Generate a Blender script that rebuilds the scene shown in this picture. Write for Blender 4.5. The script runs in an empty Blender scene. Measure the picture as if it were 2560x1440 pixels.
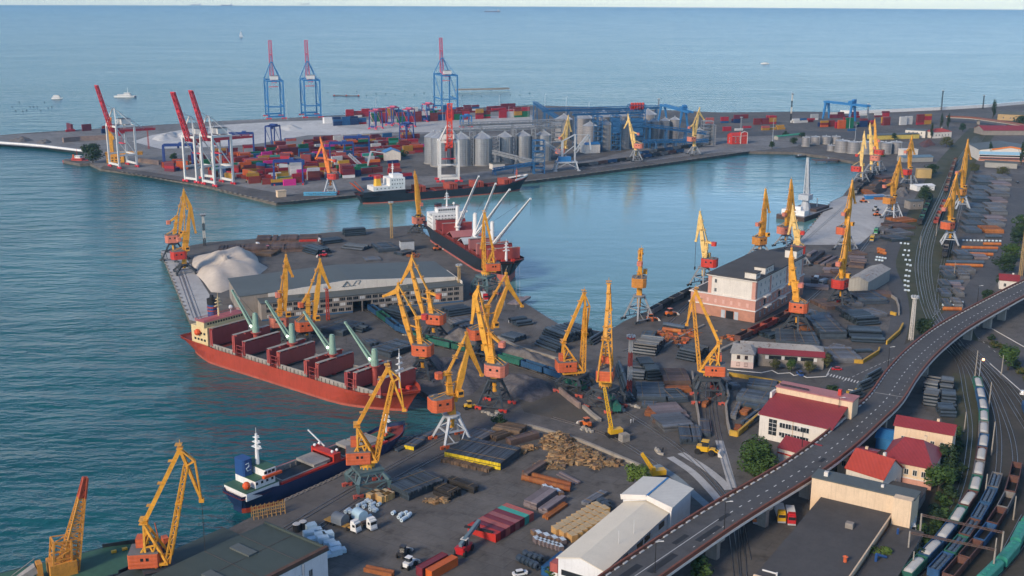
import bpy, math, random
from math import sin, cos, pi, radians, hypot, atan2, sqrt
from mathutils import Vector
random.seed(7)
S = bpy.context.scene
C = S.collection
FPX, HC = 2800.0, 155.0
PITCH = math.atan(725/FPX); ROLL = 0.0045
_F = Vector((0, cos(PITCH), -sin(PITCH))); _U = Vector((0, sin(PITCH), cos(PITCH)))
_R = Vector((1, 0, 0))
CR = _R*cos(ROLL)+_U*sin(ROLL); CU = -_R*sin(ROLL)+_U*cos(ROLL)
CAM = Vector((0, 0, HC))
def ray(px, py):
 return _F+CR*((px-1280)/FPX)+CU*((720-py)/FPX)
def g(px, py, z=0.0):
 d = ray(px, py); t = (z-HC)/d.z
 return (d.x*t, d.y*t)
def G(px, py, z=0.0):
 x, y = g(px, py, z); return Vector((x, y, z))
def sc(py):
 return (py+5)*cos(PITCH)/HC
class Plane:
 def __init__(s, b, th):
  s.b = b; s.d = Vector((cos(th), sin(th))); s.n = Vector((-sin(th), cos(th)))
 def __call__(s, px, py):
  r = ray(px, py)
  t = ((s.b[0]-CAM.x)*s.n.x+(s.b[1]-CAM.y)*s.n.y)/(r.x*s.n.x+r.y*s.n.y)
  p = CAM+r*t
  return ((p.x-s.b[0])*s.d.x+(p.y-s.b[1])*s.d.y, p.z)
def hz(px, py, b):
 return Plane(b, 0)(px, py)[1]
class MB:
 def __init__(s): s.v = []; s.f = []; s.m = []; s.k = 0; s.smooth = False; s.o = (0, 0, 0); s.a = 0
 def add(s, vs, fs):
  n = len(s.v)
  if s.a or s.o != (0, 0, 0):
   c, d = cos(s.a), sin(s.a)
   vs = [(p[0]*c-p[1]*d+s.o[0], p[0]*d+p[1]*c+s.o[1], p[2]+s.o[2]) for p in vs]
  s.v += [tuple(p) for p in vs]; s.f += [tuple(i+n for i in f) for f in fs]; s.m += [s.k]*len(fs)
  return s
 def box(s, x0, x1, y0, y1, z0, z1):
  return s.add([(x0,y0,z0),(x1,y0,z0),(x1,y1,z0),(x0,y1,z0),(x0,y0,z1),(x1,y0,z1),(x1,y1,z1),(x0,y1,z1)],
                     [(3,2,1,0),(4,5,6,7),(0,1,5,4),(1,2,6,5),(2,3,7,6),(3,0,4,7)])
 def cb(s, c, d):
  return s.box(c[0]-d[0]/2, c[0]+d[0]/2, c[1]-d[1]/2, c[1]+d[1]/2, c[2]-d[2]/2, c[2]+d[2]/2)
 def rb(s, c, d, yaw):
  cs, sn = cos(yaw), sin(yaw); x, y = d[0]/2, d[1]/2
  P = [(a*cs-b*sn+c[0], a*sn+b*cs+c[1]) for a, b in ((-x,-y),(x,-y),(x,y),(-x,y))]
  return s.prism(P, c[2], c[2]+d[2])
 def prism(s, P, z0, z1, top=None):
  n = len(P); T = top or P
  vs = [(p[0], p[1], z0) for p in P]+[(p[0], p[1], z1) for p in T]
  A = sum(P[i][0]*P[(i+1) % n][1]-P[(i+1) % n][0]*P[i][1] for i in range(n))
  fs = [tuple(range(n-1, -1, -1)), tuple(range(n, 2*n))]+[(i, (i+1) % n, n+(i+1) % n, n+i) for i in range(n)]
  if A < 0: fs = [f[::-1] for f in fs]
  return s.add(vs, fs)
 def sheet(s, P, z=0):
  A = sum(P[i][0]*P[(i+1) % len(P)][1]-P[(i+1) % len(P)][0]*P[i][1] for i in range(len(P)))
  f = tuple(range(len(P)))
  return s.add([(p[0], p[1], z if len(p) < 3 else p[2]) for p in P], [f if A > 0 else f[::-1]])
 def beam(s, p, q, w, h=None, w2=None, h2=None, up=(0, 0, 1)):
  p, q = Vector(p), Vector(q); h = h or w; w2 = w2 or w; h2 = h2 or (h if w2 == w else h*w2/w)
  d = (q-p)
  if d.length < 1e-6: return s
  d.normalize(); u = Vector(up)
  if abs(d.dot(u)) > .98: u = Vector((1, 0, 0))
  a = d.cross(u).normalized(); b = a.cross(d)
  vs = []
  for c, ww, hh in ((p, w, h), (q, w2, h2)):
   for i, j in ((-1,-1),(1,-1),(1,1),(-1,1)): vs.append(c+a*(i*ww/2)+b*(j*hh/2))
  return s.add(vs, [(0,1,2,3),(7,6,5,4),(4,5,1,0),(5,6,2,1),(6,7,3,2),(7,4,0,3)])
 def path(s, pts, w, h=None):
  for a, b in zip(pts, pts[1:]): s.beam(a, b, w, h)
  return s
 def tube(s, p, q, r, r2=None, n=8, cap=True):
  p, q = Vector(p), Vector(q); r2 = r if r2 is None else r2
  d = (q-p).normalized(); u = Vector((0, 0, 1)) if abs(d.z) < .98 else Vector((1, 0, 0))
  a = d.cross(u).normalized(); b = a.cross(d)
  vs = [c+a*(cos(2*pi*i/n)*rr)+b*(sin(2*pi*i/n)*rr) for c, rr in ((p, r), (q, r2)) for i in range(n)]
  fs = [(n+i, n+(i+1) % n, (i+1) % n, i) for i in range(n)]
  if cap: fs += [tuple(range(n)), tuple(range(2*n-1, n-1, -1))]
  return s.add(vs, fs)
 def lathe(s, prof, n=20, c=(0, 0), cap=True):
  vs = [(c[0]+r*cos(2*pi*i/n), c[1]+r*sin(2*pi*i/n), z) for r, z in prof for i in range(n)]
  fs = [(k*n+i, k*n+(i+1) % n, (k+1)*n+(i+1) % n, (k+1)*n+i) for k in range(len(prof)-1) for i in range(n)]
  if cap: fs += [tuple(range(n-1, -1, -1)), tuple(range((len(prof)-1)*n, len(prof)*n))]
  return s.add(vs, fs)
 def ball(s, c, r, n=8, m=5, sq=1):
  return s.add(*_ball(c, r, n, m, sq))
 def lattice(s, p, q, w, h, w2, h2, n, r=.22, rd=.13, side=(0, 1, 0)):
  p, q = Vector(p), Vector(q); d = (q-p).normalized(); a = Vector(side); b = a.cross(d).normalized()
  cor = lambda t, i: p.lerp(q, t)+a*((-1, 1, 1, -1)[i]*(w+(w2-w)*t)/2)+b*((-1, -1, 1, 1)[i]*(h+(h2-h)*t)/2)
  for i in range(4): s.beam(cor(0, i), cor(1, i), r*2*.7)
  for k in range(n):
   t0, t1 = k/n, (k+1)/n
   for i in range(4):
    j = (i+1) % 4
    s.beam(cor(t0, i), cor(t1, j), rd*1.4) if k % 2 else s.beam(cor(t0, j), cor(t1, i), rd*1.4)
    s.beam(cor(t1, i), cor(t1, j), rd*1.4)
  return s
 def mesh(s, name, mats):
  me = bpy.data.meshes.new(name); me.from_pydata(s.v, [], s.f)
  mats = mats if isinstance(mats, (list, tuple)) else [mats]
  for m in mats: me.materials.append(m)
  if len(mats) > 1: me.polygons.foreach_set('material_index', s.m)
  if s.smooth: me.shade_smooth()
  me.update(); return me
def _ball(c, r, n, m, sq):
 vs = [(c[0], c[1], c[2]-r*sq)]
 for k in range(1, m):
  t = -pi/2+pi*k/m
  vs += [(c[0]+r*cos(t)*cos(2*pi*i/n), c[1]+r*cos(t)*sin(2*pi*i/n), c[2]+r*sq*sin(t)) for i in range(n)]
 vs.append((c[0], c[1], c[2]+r*sq)); e = len(vs)-1
 fs = [(0, 1+(i+1) % n, 1+i) for i in range(n)]
 for k in range(m-2):
  fs += [(1+k*n+i, 1+k*n+(i+1) % n, 1+(k+1)*n+(i+1) % n, 1+(k+1)*n+i) for i in range(n)]
 fs += [(e, 1+(m-2)*n+i, 1+(m-2)*n+(i+1) % n) for i in range(n)]
 return vs, fs
def tag(o, label=None, cat=None, group=None, kind=None):
 if label: o['label'] = label
 if cat: o['category'] = cat
 if group: o['group'] = group
 if kind: o['kind'] = kind
 return o
def thing(name, label, cat, loc=(0, 0, 0), rz=0, group=None):
 o = bpy.data.objects.new(name, None); C.objects.link(o)
 o.empty_display_size = .5
 o.location = (loc[0], loc[1], loc[2] if len(loc) > 2 else 0); o.rotation_euler = (0, 0, rz)
 return tag(o, label, cat, group)
def part(name, mb, mats, parent=None, loc=(0, 0, 0), rz=0):
 me = mb if isinstance(mb, bpy.types.Mesh) else mb.mesh(name, mats)
 o = bpy.data.objects.new(name, me); C.objects.link(o)
 o.location = (loc[0], loc[1], loc[2] if len(loc) > 2 else 0); o.rotation_euler = (0, 0, rz)
 if parent is not None: o.parent = parent
 return o
def one(name, label, cat, mb, mats, loc=(0, 0, 0), rz=0, group=None):
 return tag(part(name, mb, mats, None, loc, rz), label, cat, group)
def struct(name, mb, mats, kind='structure'):
 return tag(part(name, mb, mats), kind=kind)
def dup(o, loc=None, rz=None, label=None, group=None, scale=None, parent=None):
 c = o.copy(); C.objects.link(c)
 if parent is not None: c.parent = parent
 for ch in KIDS.get(o.name) or [x for x in o.children]: dup(ch, parent=c)
 if loc is not None: c.location = (loc[0], loc[1], loc[2] if len(loc) > 2 else 0)
 if rz is not None: c.rotation_euler = (0, 0, rz)
 if scale: c.scale = (scale,)*3 if not isinstance(scale, tuple) else scale
 if label: c['label'] = label
 if group: c['group'] = group
 return c
KIDS = {}
def yawof(a, b): return atan2(b[1]-a[1], b[0]-a[0])
def dst(a, b): return hypot(a[0]-b[0], a[1]-b[1])
def lp(a, b, t): return tuple(x+(y-x)*t for x, y in zip(a, b))
# ---------- materials ----------
def rgb(r, g_, b):
 f = lambda c: (c/255/12.92 if c/255 <= .04045 else ((c/255+.055)/1.055)**2.4)
 return (f(r), f(g_), f(b))
class NT:
 def __init__(s, name):
  s.m = bpy.data.materials.new(name); s.m.use_nodes = True; s.t = s.m.node_tree; s.n = s.t.nodes; s.L = s.t.links
  s.b = s.n['Principled BSDF']
 def new(s, t, **kw):
  n = s.n.new(t)
  for k, v in kw.items():
   if hasattr(n, k): setattr(n, k, v)
   else: n.inputs[k.replace('_', ' ')].default_value = v
  return n
 def ln(s, a, b): s.L.new(a, b)
 def mixc(s, fac, a, b, mode='MIX'):
  n = s.n.new('ShaderNodeMix'); n.data_type = 'RGBA'; n.blend_type = mode
  for sock, v in ((n.inputs[0], fac), (n.inputs[6], a), (n.inputs[7], b)):
   if hasattr(v, 'links') or isinstance(v, bpy.types.NodeSocket): s.L.new(v, sock)
   else: sock.default_value = v if not isinstance(v, tuple) else tuple(v)+((1,) if len(v) == 3 else ())
  return n.outputs[2]
 def math(s, op, a, b=0.0):
  n = s.n.new('ShaderNodeMath'); n.operation = op
  for sock, v in ((n.inputs[0], a), (n.inputs[1], b)):
   if isinstance(v, bpy.types.NodeSocket): s.L.new(v, sock)
   else: sock.default_value = v
  return n.outputs[0]
 def ramp(s, x, lo, hi):
  n = s.n.new('ShaderNodeMapRange'); n.clamp = True
  s.L.new(x, n.inputs[0]); n.inputs[1].default_value = lo; n.inputs[2].default_value = hi
  return n.outputs[0]
 def coord(s, kind='Object', scale=None):
  tc = s.n.new('ShaderNodeTexCoord').outputs[kind]
  if scale is None: return tc
  mp = s.n.new('ShaderNodeMapping'); mp.inputs['Scale'].default_value = scale; s.L.new(tc, mp.inputs[0]); return mp.outputs[0]
 def noise(s, co, scale, detail=3, rough=.55):
  n = s.n.new('ShaderNodeTexNoise'); n.inputs['Scale'].default_value = scale; n.inputs['Detail'].default_value = detail
  n.inputs['Roughness'].default_value = rough; s.L.new(co, n.inputs['Vector']); return n.outputs['Fac']
def sh(c, k): return tuple(min(1, x*k) for x in c)
def sh2(t, c, k):
 return t.mixc(1.0, c, (k, k, k), 'MULTIPLY')
MC = {}
def mat(name, col, rough=.6, var=.22, scale=.35, rust=0, metal=0, rnd=0, bump=0, rib=None, spec=.4, streak=0, isl=0):
 """painted or plain surface: uneven tone, optional rust patches, streaks, per-object tint, ribs (axis, per metre)"""
 if name in MC: return MC[name]
 t = NT(name); co = t.coord('Object')
 n1 = t.noise(co, scale, 4); n2 = t.noise(co, scale*6, 3)
 f = t.math('ADD', t.math('MULTIPLY', n1, .65), t.math('MULTIPLY', n2, .35))
 c = t.mixc(t.ramp(f, .33, .67), sh(col, 1-var), sh(col, 1+var*.8))
 if streak:
  st = t.noise(t.coord('Object', (1.6, 1.6, .12)), 1.0, 3)
  c = t.mixc(t.math('MULTIPLY', t.ramp(st, .52, .72), streak), c, sh(col, .45))
 if rust:
  r = t.noise(co, scale*2.3, 5, .7)
  c = t.mixc(t.math('MULTIPLY', t.ramp(r, .56, .66), rust), c, (.13, .045, .02))
 if isl:
  c = t.mixc(t.n.new('ShaderNodeNewGeometry').outputs['Random Per Island'], sh2(t, c, 1-isl), sh2(t, c, 1+isl))
 if rnd:
  oi = t.n.new('ShaderNodeObjectInfo')
  hs = t.n.new('ShaderNodeHueSaturation'); t.ln(c, hs.inputs['Color'])
  t.ln(t.math('ADD', t.math('MULTIPLY', oi.outputs['Random'], rnd), 1-rnd/2), hs.inputs['Value'])
  t.ln(t.math('ADD', t.math('MULTIPLY', oi.outputs['Random'], rnd*.04), .5-rnd*.02), hs.inputs['Hue'])
  c = hs.outputs[0]
 t.ln(c, t.b.inputs['Base Color'])
 t.b.inputs['Roughness'].default_value = rough; t.b.inputs['Metallic'].default_value = metal
 t.b.inputs['Specular IOR Level'].default_value = spec
 hgt = None
 if rib:
  ax, per = rib
  sx = t.n.new('ShaderNodeSeparateXYZ'); t.ln(co, sx.inputs[0])
  v = sx.outputs['XYZ'.index(ax)] if ax in 'XYZ' else t.math('ADD', sx.outputs[0], sx.outputs[1])
  hgt = t.math('MULTIPLY', t.math('SINE', t.math('MULTIPLY', v, per*2*pi)), .5)
  t.ln(t.mixc(t.ramp(hgt, -.5, .5), c, t.mixc(.22, c, sh(col, .5))), t.b.inputs['Base Color'])
 if bump and hgt is None: hgt = t.noise(co, scale*9, 4)
 if hgt is not None:
  b = t.n.new('ShaderNodeBump'); b.inputs['Strength'].default_value = bump or .6; b.inputs['Distance'].default_value = .05
  t.ln(hgt, b.inputs['Height']); t.ln(b.outputs[0], t.b.inputs['Normal'])
 MC[name] = t.m
 return t.m
# ---------- camera, light, air ----------
cd = bpy.data.cameras.new('camera'); co_ = bpy.data.objects.new('camera', cd); C.objects.link(co_); S.camera = co_
cd.sensor_width = 36; cd.lens = 36*FPX/2560; cd.clip_start = 1; cd.clip_end = 60000
from mathutils import Matrix
co_.matrix_world = Matrix(((CR.x, CU.x, -_F.x, 0), (CR.y, CU.y, -_F.y, 0), (CR.z, CU.z, -_F.z, HC), (0, 0, 0, 1)))
W = bpy.data.worlds.new('World'); S.world = W; W.use_nodes = True
SUN_EL, SUN_AZ = radians(27), radians(222)
sky = W.node_tree.nodes.new('ShaderNodeTexSky'); sky.sky_type = 'NISHITA'; sky.sun_disc = False
sky.sun_elevation = SUN_EL; sky.sun_rotation = SUN_AZ; sky.dust_density = 0.0; sky.ozone_density = 1.2; sky.air_density = .7
bg = W.node_tree.nodes['Background']; W.node_tree.links.new(sky.outputs[0], bg.inputs[0]); bg.inputs[1].default_value = .13
sl = bpy.data.lights.new('sun', 'SUN'); sl.energy = 2.6; sl.angle = radians(14); sl.color = (1, .82, .62)
so = bpy.data.objects.new('sun', sl); C.objects.link(so)
sd = Vector((sin(SUN_AZ)*cos(SUN_EL), cos(SUN_AZ)*cos(SUN_EL), sin(SUN_EL)))
so.rotation_euler = sd.to_track_quat('Z', 'Y').to_euler()
S.view_settings.view_transform = 'Standard'; S.view_settings.look = 'None'; S.view_settings.exposure = 0.72; S.view_settings.gamma = 1
S.cycles.use_denoising = True; S.cycles.max_bounces = 6; S.cycles.volume_bounces = 0; S.cycles.caustics_reflective = False; S.cycles.caustics_refractive = False
S.cycles.use_adaptive_sampling = True; S.cycles.adaptive_threshold = .02
ZW = -2.6
RSEA = 22000.0
# ---------- water ----------
t = NT('sea_water'); t.b.inputs['IOR'].default_value = 1.33
co = t.coord('Object')
sx = t.n.new('ShaderNodeSeparateXYZ'); t.ln(co, sx.inputs[0])
q0 = G(1560, 560); 
vm = t.n.new('ShaderNodeVectorMath'); vm.operation = 'DISTANCE'; vm.inputs[1].default_value = (q0.x, q0.y, ZW)
mp = t.n.new('ShaderNodeMapping'); t.ln(co, mp.inputs[0]); t.ln(mp.outputs[0], vm.inputs[0])
calm = t.ramp(vm.outputs['Value'], 420, 150)
big = t.noise(t.coord('Object', (.35, 1, 1)), .006, 3)
depth = t.mixc(t.ramp(big, .35, .65), (.004, .072, .084), (.008, .100, .114))
colw = t.mixc(calm, depth, (.11, .25, .245))
t.ln(colw, t.b.inputs['Base Color'])
t.ln(t.math('ADD', t.math('MULTIPLY', big, .10), t.math('SUBTRACT', .15, t.math('MULTIPLY', calm, .06))), t.b.inputs['Roughness'])
wv = t.coord('Object', (.55, 1.0, 1)); wv2 = t.coord('Object', (.30, 1.0, 1))
a = t.noise(wv, .34, 3, .6); b_ = t.noise(wv2, .10, 2); c_ = t.noise(co, 1.1, 2)
e_ = t.noise(t.coord('Object', (.45, 1, 1)), .042, 3, .65); h = t.math('ADD', t.math('ADD', t.math('MULTIPLY', a, 1.2), t.math('MULTIPLY', b_, 2.4)), t.math('ADD', t.math('MULTIPLY', c_, .22), t.math('MULTIPLY', e_, 6.0)))
gust = t.ramp(t.noise(t.coord('Object', (.25, 1, 1)), .0035, 3), .35, .7)
bm = t.n.new('ShaderNodeBump'); bm.inputs['Distance'].default_value = 1.0
t.ln(h, bm.inputs['Height'])
t.ln(t.math('MULTIPLY', t.math('SUBTRACT', 1.0, t.math('MULTIPLY', calm, .94)), t.math('ADD', t.math('MULTIPLY', gust, .35), .65)), bm.inputs['Strength'])
t.ln(bm.outputs[0], t.b.inputs['Normal'])
M_SEA = t.m
mb = MB(); n = 96
mb.sheet([(RSEA*cos(2*pi*i/n), RSEA*sin(2*pi*i/n)) for i in range(n)], ZW)
struct('water', mb, M_SEA)
# ---------- ground materials ----------
def ground_mat(name, lo, hi, stain, pitch=.02, bump=.15, rough=.85, slab=0):
 t = NT(name); co = t.coord('Object')
 a = t.noise(co, pitch, 5, .6); b = t.noise(co, pitch*9, 4, .6); c = t.noise(co, .9, 3)
 col = t.mixc(t.ramp(a, .32, .68), lo, hi)
 col = t.mixc(t.math('MULTIPLY', t.ramp(b, .50, .72), .55), col, stain)
 col = t.mixc(t.math('MULTIPLY', t.ramp(c, .3, .7), .30), col, sh(lo, .6))
 st = t.noise(t.coord('Object', (.25, .03, 1)), .55, 4)
 col = t.mixc(t.math('MULTIPLY', t.ramp(st, .55, .7), .25), col, sh(hi, 1.25))
 if slab:
  bk = t.n.new('ShaderNodeTexBrick'); t.ln(t.coord('Object'), bk.inputs['Vector'])
  for k_, v_ in (('Color1', (1.0,)*3+(1,)), ('Color2', (.80,)*3+(1,)), ('Mortar', (.55,)*3+(1,)), ('Scale', 1/slab), ('Mortar Size', .012), ('Brick Width', 1.0), ('Row Height', .62)): bk.inputs[k_].default_value = v_
  mpb = t.n.new('ShaderNodeMapping'); mpb.inputs['Rotation'].default_value = (0, 0, .56); t.ln(t.coord('Object'), mpb.inputs[0]); t.ln(mpb.outputs[0], bk.inputs['Vector'])
  col = t.mixc(.75, col, t.mixc(1.0, col, bk.outputs['Color'], 'MULTIPLY'))
  d = t.noise(t.coord('Object'), .012, 6, .65); col = t.mixc(t.math('MULTIPLY', t.ramp(d, .52, .66), .45), col, sh(hi, 1.35))
  ol = t.noise(t.coord('Object'), .09, 5, .7); col = t.mixc(t.math('MULTIPLY', t.ramp(ol, .60, .70), .6), col, sh(lo, .38))
 t.ln(col, t.b.inputs['Base Color']); t.b.inputs['Roughness'].default_value = rough
 t.b.inputs['Specular IOR Level'].default_value = .25
 bm = t.n.new('ShaderNodeBump'); bm.inputs['Strength'].default_value = bump; bm.inputs['Distance'].default_value = .1
 t.ln(c, bm.inputs['Height']); t.ln(bm.outputs[0], t.b.inputs['Normal'])
 return t.m
M_YARD = ground_mat('yard_asphalt', (.098, .092, .086), (.160, .150, .140), (.045, .042, .039), slab=9)
M_QUAY = ground_mat('quay_concrete', (.092, .088, .086), (.145, .138, .132), (.060, .056, .052), slab=6)
M_TERM = ground_mat('terminal_paving', (.17, .17, .17), (.26, .255, .25), (.075, .072, .070), slab=12)
M_SAND = ground_mat('pale_sand', (.46, .47, .47), (.62, .62, .60), (.33, .32, .28), pitch=.012)
M_PALE = ground_mat('pale_concrete', (.38, .38, .38), (.50, .50, .48), (.27, .26, .25))
M_ROAD = ground_mat('road_asphalt', (.075, .076, .080), (.110, .110, .112), (.055, .055, .056))
M_BALL = ground_mat('track_ballast', (.050, .044, .036), (.085, .075, .060), (.035, .045, .022), pitch=.05)
M_VERGE = ground_mat('grass_verge', (.048, .056, .026), (.092, .085, .055), (.034, .058, .016), pitch=.06)
M_WALL = mat('quay_wall', (.13, .115, .10), .9, .4, .25, bump=.4)
M_WHITE = mat('road_paint', (.62, .62, .60), .7, .12)
def px_poly(P, z=0): return [g(x, y, z) for x, y in P]
# ---------- land ----------
MAIN = [(1080,1076),(1121,1046),(1108,1024),(1088,1000),(1030,960),(840,897),(620,838),(474,800),(402,627),(520,606),(700,592),(1042,562),
  (1062,584),(1207,678),(1275,733),(1360,788),(1398,811),(1508,829),(1525,825),(1560,803),(1630,772),(1733,724),(1790,678),(1882,632),(1960,617),(2015,580),(2081,502),(2107,490),(2140,445),
  (2162,418),(2140,405),(2060,390),(1984,380),(1868,378),(1640,410),(1440,437),(1318,452),(1100,474),(875,488),(725,503),(690,506),(660,499),(500,459),(375,437),(250,420),
  (225,408),(200,409),(158,401),(160,398),(205,394),(214,379),(110,366),(0,358),(-220,344)]
OUTER = [(-220,352),(0,338),(70,332),(300,318),(560,302),(810,291),(1000,279),(1320,263),(1500,268),(1800,281),(2000,279),(2140,281),(2350,272),(2560,257),(2900,240)]
land = px_poly(MAIN)+[]
outer = px_poly(OUTER[1:])
inner = px_poly(MAIN)
near = px_poly([(1036,1092),(970,1125),(835,1195),(700,1256),(600,1307),(505,1357),(435,1391),(340,1436)])
a_, b_ = Vector(near[-2]), Vector(near[-1]); d_ = (b_-a_).normalized()
near.append(tuple(b_+d_*120))
tail = [(near[-1][0], 60), (500, 60), (1400, 900)]
P = inner+[outer[0]]+outer[1:]+tail[::-1]+near[::-1]
import bmesh
def land_mesh(P, ztop, zbot):
 me = bpy.data.meshes.new('ground'); bm_ = bmesh.new()
 vs = [bm_.verts.new((x, y, ztop)) for x, y in P]
 f = bm_.faces.new(vs); bmesh.ops.triangulate(bm_, faces=[f])
 for fc in bm_.faces:
  fc.normal_update()
  if fc.normal.z < 0: fc.normal_flip()
 n = len(P); lo = [bm_.verts.new((x, y, zbot)) for x, y in P]
 for i in range(n):
  j = (i+1) % n
  fc = bm_.faces.new((vs[i], vs[j], lo[j], lo[i])); fc.material_index = 1
 bm_.to_mesh(me); bm_.free(); me.materials.append(M_YARD); me.materials.append(M_WALL); return me
o = bpy.data.objects.new('ground', land_mesh(P, 0, -8)); C.objects.link(o); tag(o, kind='structure')
def patch(name, pts, m, z, kind='structure'):
 return struct(name, MB().sheet(px_poly(pts), z), m, kind)
Z1, Z2, Z3, Z4 = .03, .06, .09, .12
patch('terminal_pavement', [(250,421),(375,438),(500,460),(660,500),(690,507),(725,504),(875,489),(1100,475),(1318,453),(1440,438),(1640,411),(1868,379),(1990,366),(2050,340),(1760,330),(1480,400),(1100,440),(880,440),(860,345),(1330,322),(1340,275),(1010,280),(560,303),(300,319),(0,339),(-60,344),(-60,354),(0,357),(110,365),(214,378),(225,405)], M_TERM, Z1)
patch('sand_ground', [(330,354),(380,338),(470,322),(560,312),(700,304),(830,300),(845,318),(980,330),(860,337),(770,338),(640,360),(560,366),(470,370),(400,372)], M_SAND, Z2)
patch('pale_apron', [(845,318),(830,300),(900,300),(1330,288),(1338,322),(1150,330),(985,331)], M_PALE, Z2)
patch('seawall_path', [(-60,352),(0,357),(110,365),(214,378),(214,381.5),(110,369),(0,361),(-60,356)], M_PALE, Z2+.05)
patch('quay_apron', [(402,628),(474,800),(520,812),(560,800),(520,730),(470,652),(452,630)], M_PALE, Z2)
patch('pale_pier', [(2016,581),(2081,503),(2108,491),(2226,487),(2208,560),(2148,612),(1990,612)], M_PALE, Z2)
patch('quay_strip', [(1080,1077),(1036,1093),(835,1196),(600,1308),(435,1392),(340,1437),(300,1470),(380,1470),(520,1400),(640,1340),(900,1232),(1180,1112),(1120,1048)], M_QUAY, Z2)
patch('quay_strip', [(250,420.5),(500,460),(660,499.5),(690,507),(725,503.5),(875,488.5),(1100,474.5),(1440,437.5),(1868,378.5),(1800,381),(1440,425),(1100,460),(875,474),(720,487),(500,448),(260,414)], M_QUAY, Z2)
# ---------- portal cranes ----------
M_YEL = mat('crane_yellow', (.68, .32, .035), .5, .24, .5, rust=.45, streak=.4, rnd=.14)
M_CREAM = mat('crane_cream', (.72, .49, .17), .5, .18, .5, rust=.3, streak=.2)
M_ORNG = mat('crane_orange', (.72, .20, .035), .5, .18, .5, rust=.3)
M_HORG = mat('house_orange', (.60, .125, .045), .55, .18, .6, streak=.3, rib=('Z', .9))
M_HPNK = mat('house_pink', (.62, .20, .13), .55, .18, .6, streak=.25, rib=('Z', .9))
M_HRED = mat('house_red', (.55, .045, .03), .5, .18, .6, streak=.2, rib=('Z', .9))
M_HYEL = mat('house_yellow', (.55, .22, .04), .55, .2, .6, streak=.2, rib=('Z', .9))
M_DARK = mat('portal_dark', (.045, .055, .065), .6, .3, .6, rust=.3)
M_TEAL = mat('portal_teal', (.085, .14, .15), .6, .3, .6, rust=.35)
M_GREY = mat('portal_grey', (.24, .26, .28), .6, .2, .6, rust=.3)
M_LGREY = mat('portal_pale', (.40, .43, .46), .55, .18, .6, rust=.2)
M_BOGR = mat('bogie_red', (.50, .10, .07), .6, .25, .8, rust=.3)
M_BLK = mat('rubber_black', (.018, .018, .02), .8, .2)
M_ROOF = mat('roof_felt', (.15, .15, .15), .8, .25, .3)
M_GLASS = mat('dark_glass', (.02, .025, .03), .15, .1, spec=.6)
M_WIRE = mat('steel_wire', (.03, .03, .03), .5, .1)
def chamfer(lx, ly, c):
 x, y = lx/2, ly/2
 return [(-x+c,-y),(x-c,-y),(x,-y+c),(x,y-c),(x-c,y),(-x+c,y),(-x,y-c),(-x,-y+c)]
def portal(root, hr, gy, gauge, m, mb_, knee=False, ring=2.2, rot=0):
 h = gauge/2; k = rot; cs, sn = cos(k), sin(k)
 R_ = lambda x, y, z: (x*cs-y*sn, x*sn+y*cs, z)
 for sx_ in (-1, 1):
  for sy in (-1, 1):
   mb = MB()
   f = R_(sx_*h, sy*h, 1.1); top = R_(sx_*ring*.75, sy*ring*.75, hr)
   if knee:
    kn = R_(sx_*h*1.02, sy*h*1.02, hr*.62); tp = R_(sx_*h*.72, sy*h*.72, hr-.6)
    mb.beam(f, kn, .7, .7, 1.5, 1.5); mb.beam(kn, tp, 1.5, 1.3, .9, .9)
    mid = R_(sx_*h*.3, sy*h*.98, hr*.60); mb.beam(kn, mid, .4)
    mb.beam(mid, tp, .35)
    mb.beam(R_(sx_*h*.1, sy*h, 2.2), kn, .3); mb.beam(f, R_(sx_*h*.1, sy*h, 2.2), .35)
   else:
    mb.beam(f, top, .75, .75, 1.0, 1.0)
    q = [f[i]+(top[i]-f[i])*.45 for i in range(3)]
    o2 = R_(-sx_*h*.55, sy*h*.62, hr*.5)
    mb.beam(q, o2, .4); mb.beam(R_(sx_*h*.25, sy*h, 1.6), q, .35)
    mb.beam(q, R_(0, 0, hr*.8), .35)
   lg = part('leg', mb, m, root)
   b = MB(); b.o = f[:2]+(0,); b.a = k
   b.cb((0, 0, .95), (3.4, .9, .5)); b.cb((-1.1, 0, .45), (1.1, .7, .8)); b.cb((1.1, 0, .45), (1.1, .7, .8)); b.beam((0, 0, .9), (0, 0, 1.5), .8)
   part('bogie', b, mb_, lg)
 r = MB()
 if knee:
  r.a = k; a = h*.78
  r.box(-a, a, -a, a, hr-.5, hr+.6); r.box(-a*1.06, a*1.06, -a*1.06, a*1.06, hr+.6, hr+.75)
  for s_ in (-1, 1):
   r.beam((-h, s_*h, hr*.62), (h, s_*h, hr*.62), .45); r.beam((s_*h, -h, hr*.62), (s_*h, h, hr*.62), .45)
   for d in (-1, 1):
    r.beam((s_*h, d*h*.5, hr*.62), (s_*h*.8, d*h*.2, hr-.4), .3); r.beam((d*h*.5, s_*h, hr*.62), (d*h*.2, s_*h*.8, hr-.4), .3)
  r.a = 0
  r.lathe([(2.6, hr+.75), (2.6, hr+1.4)], 14)
 else:
  r.lathe([(ring*1.25, hr-.6), (ring*1.45, hr), (ring*1.45, hr+.35), (ring*1.0, hr+.5)], 14)
  part('slewing_ring', r, m, root); r = MB()
  r.a = k
  q = h-(h-ring*.75)*.45; z = 1.1+(hr-1.1)*.45
  for s_ in (-1, 1):
   r.beam((-q, s_*q, z), (q, s_*q, z), .5); r.beam((s_*q, -q, z), (s_*q, q, z), .5)
   r.beam((-h, s_*h, 1.6), (h, s_*h, 1.6), .4)
  r.a = 0
 part('portal_brace' if not knee else 'portal_table', r, m, root)
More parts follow.
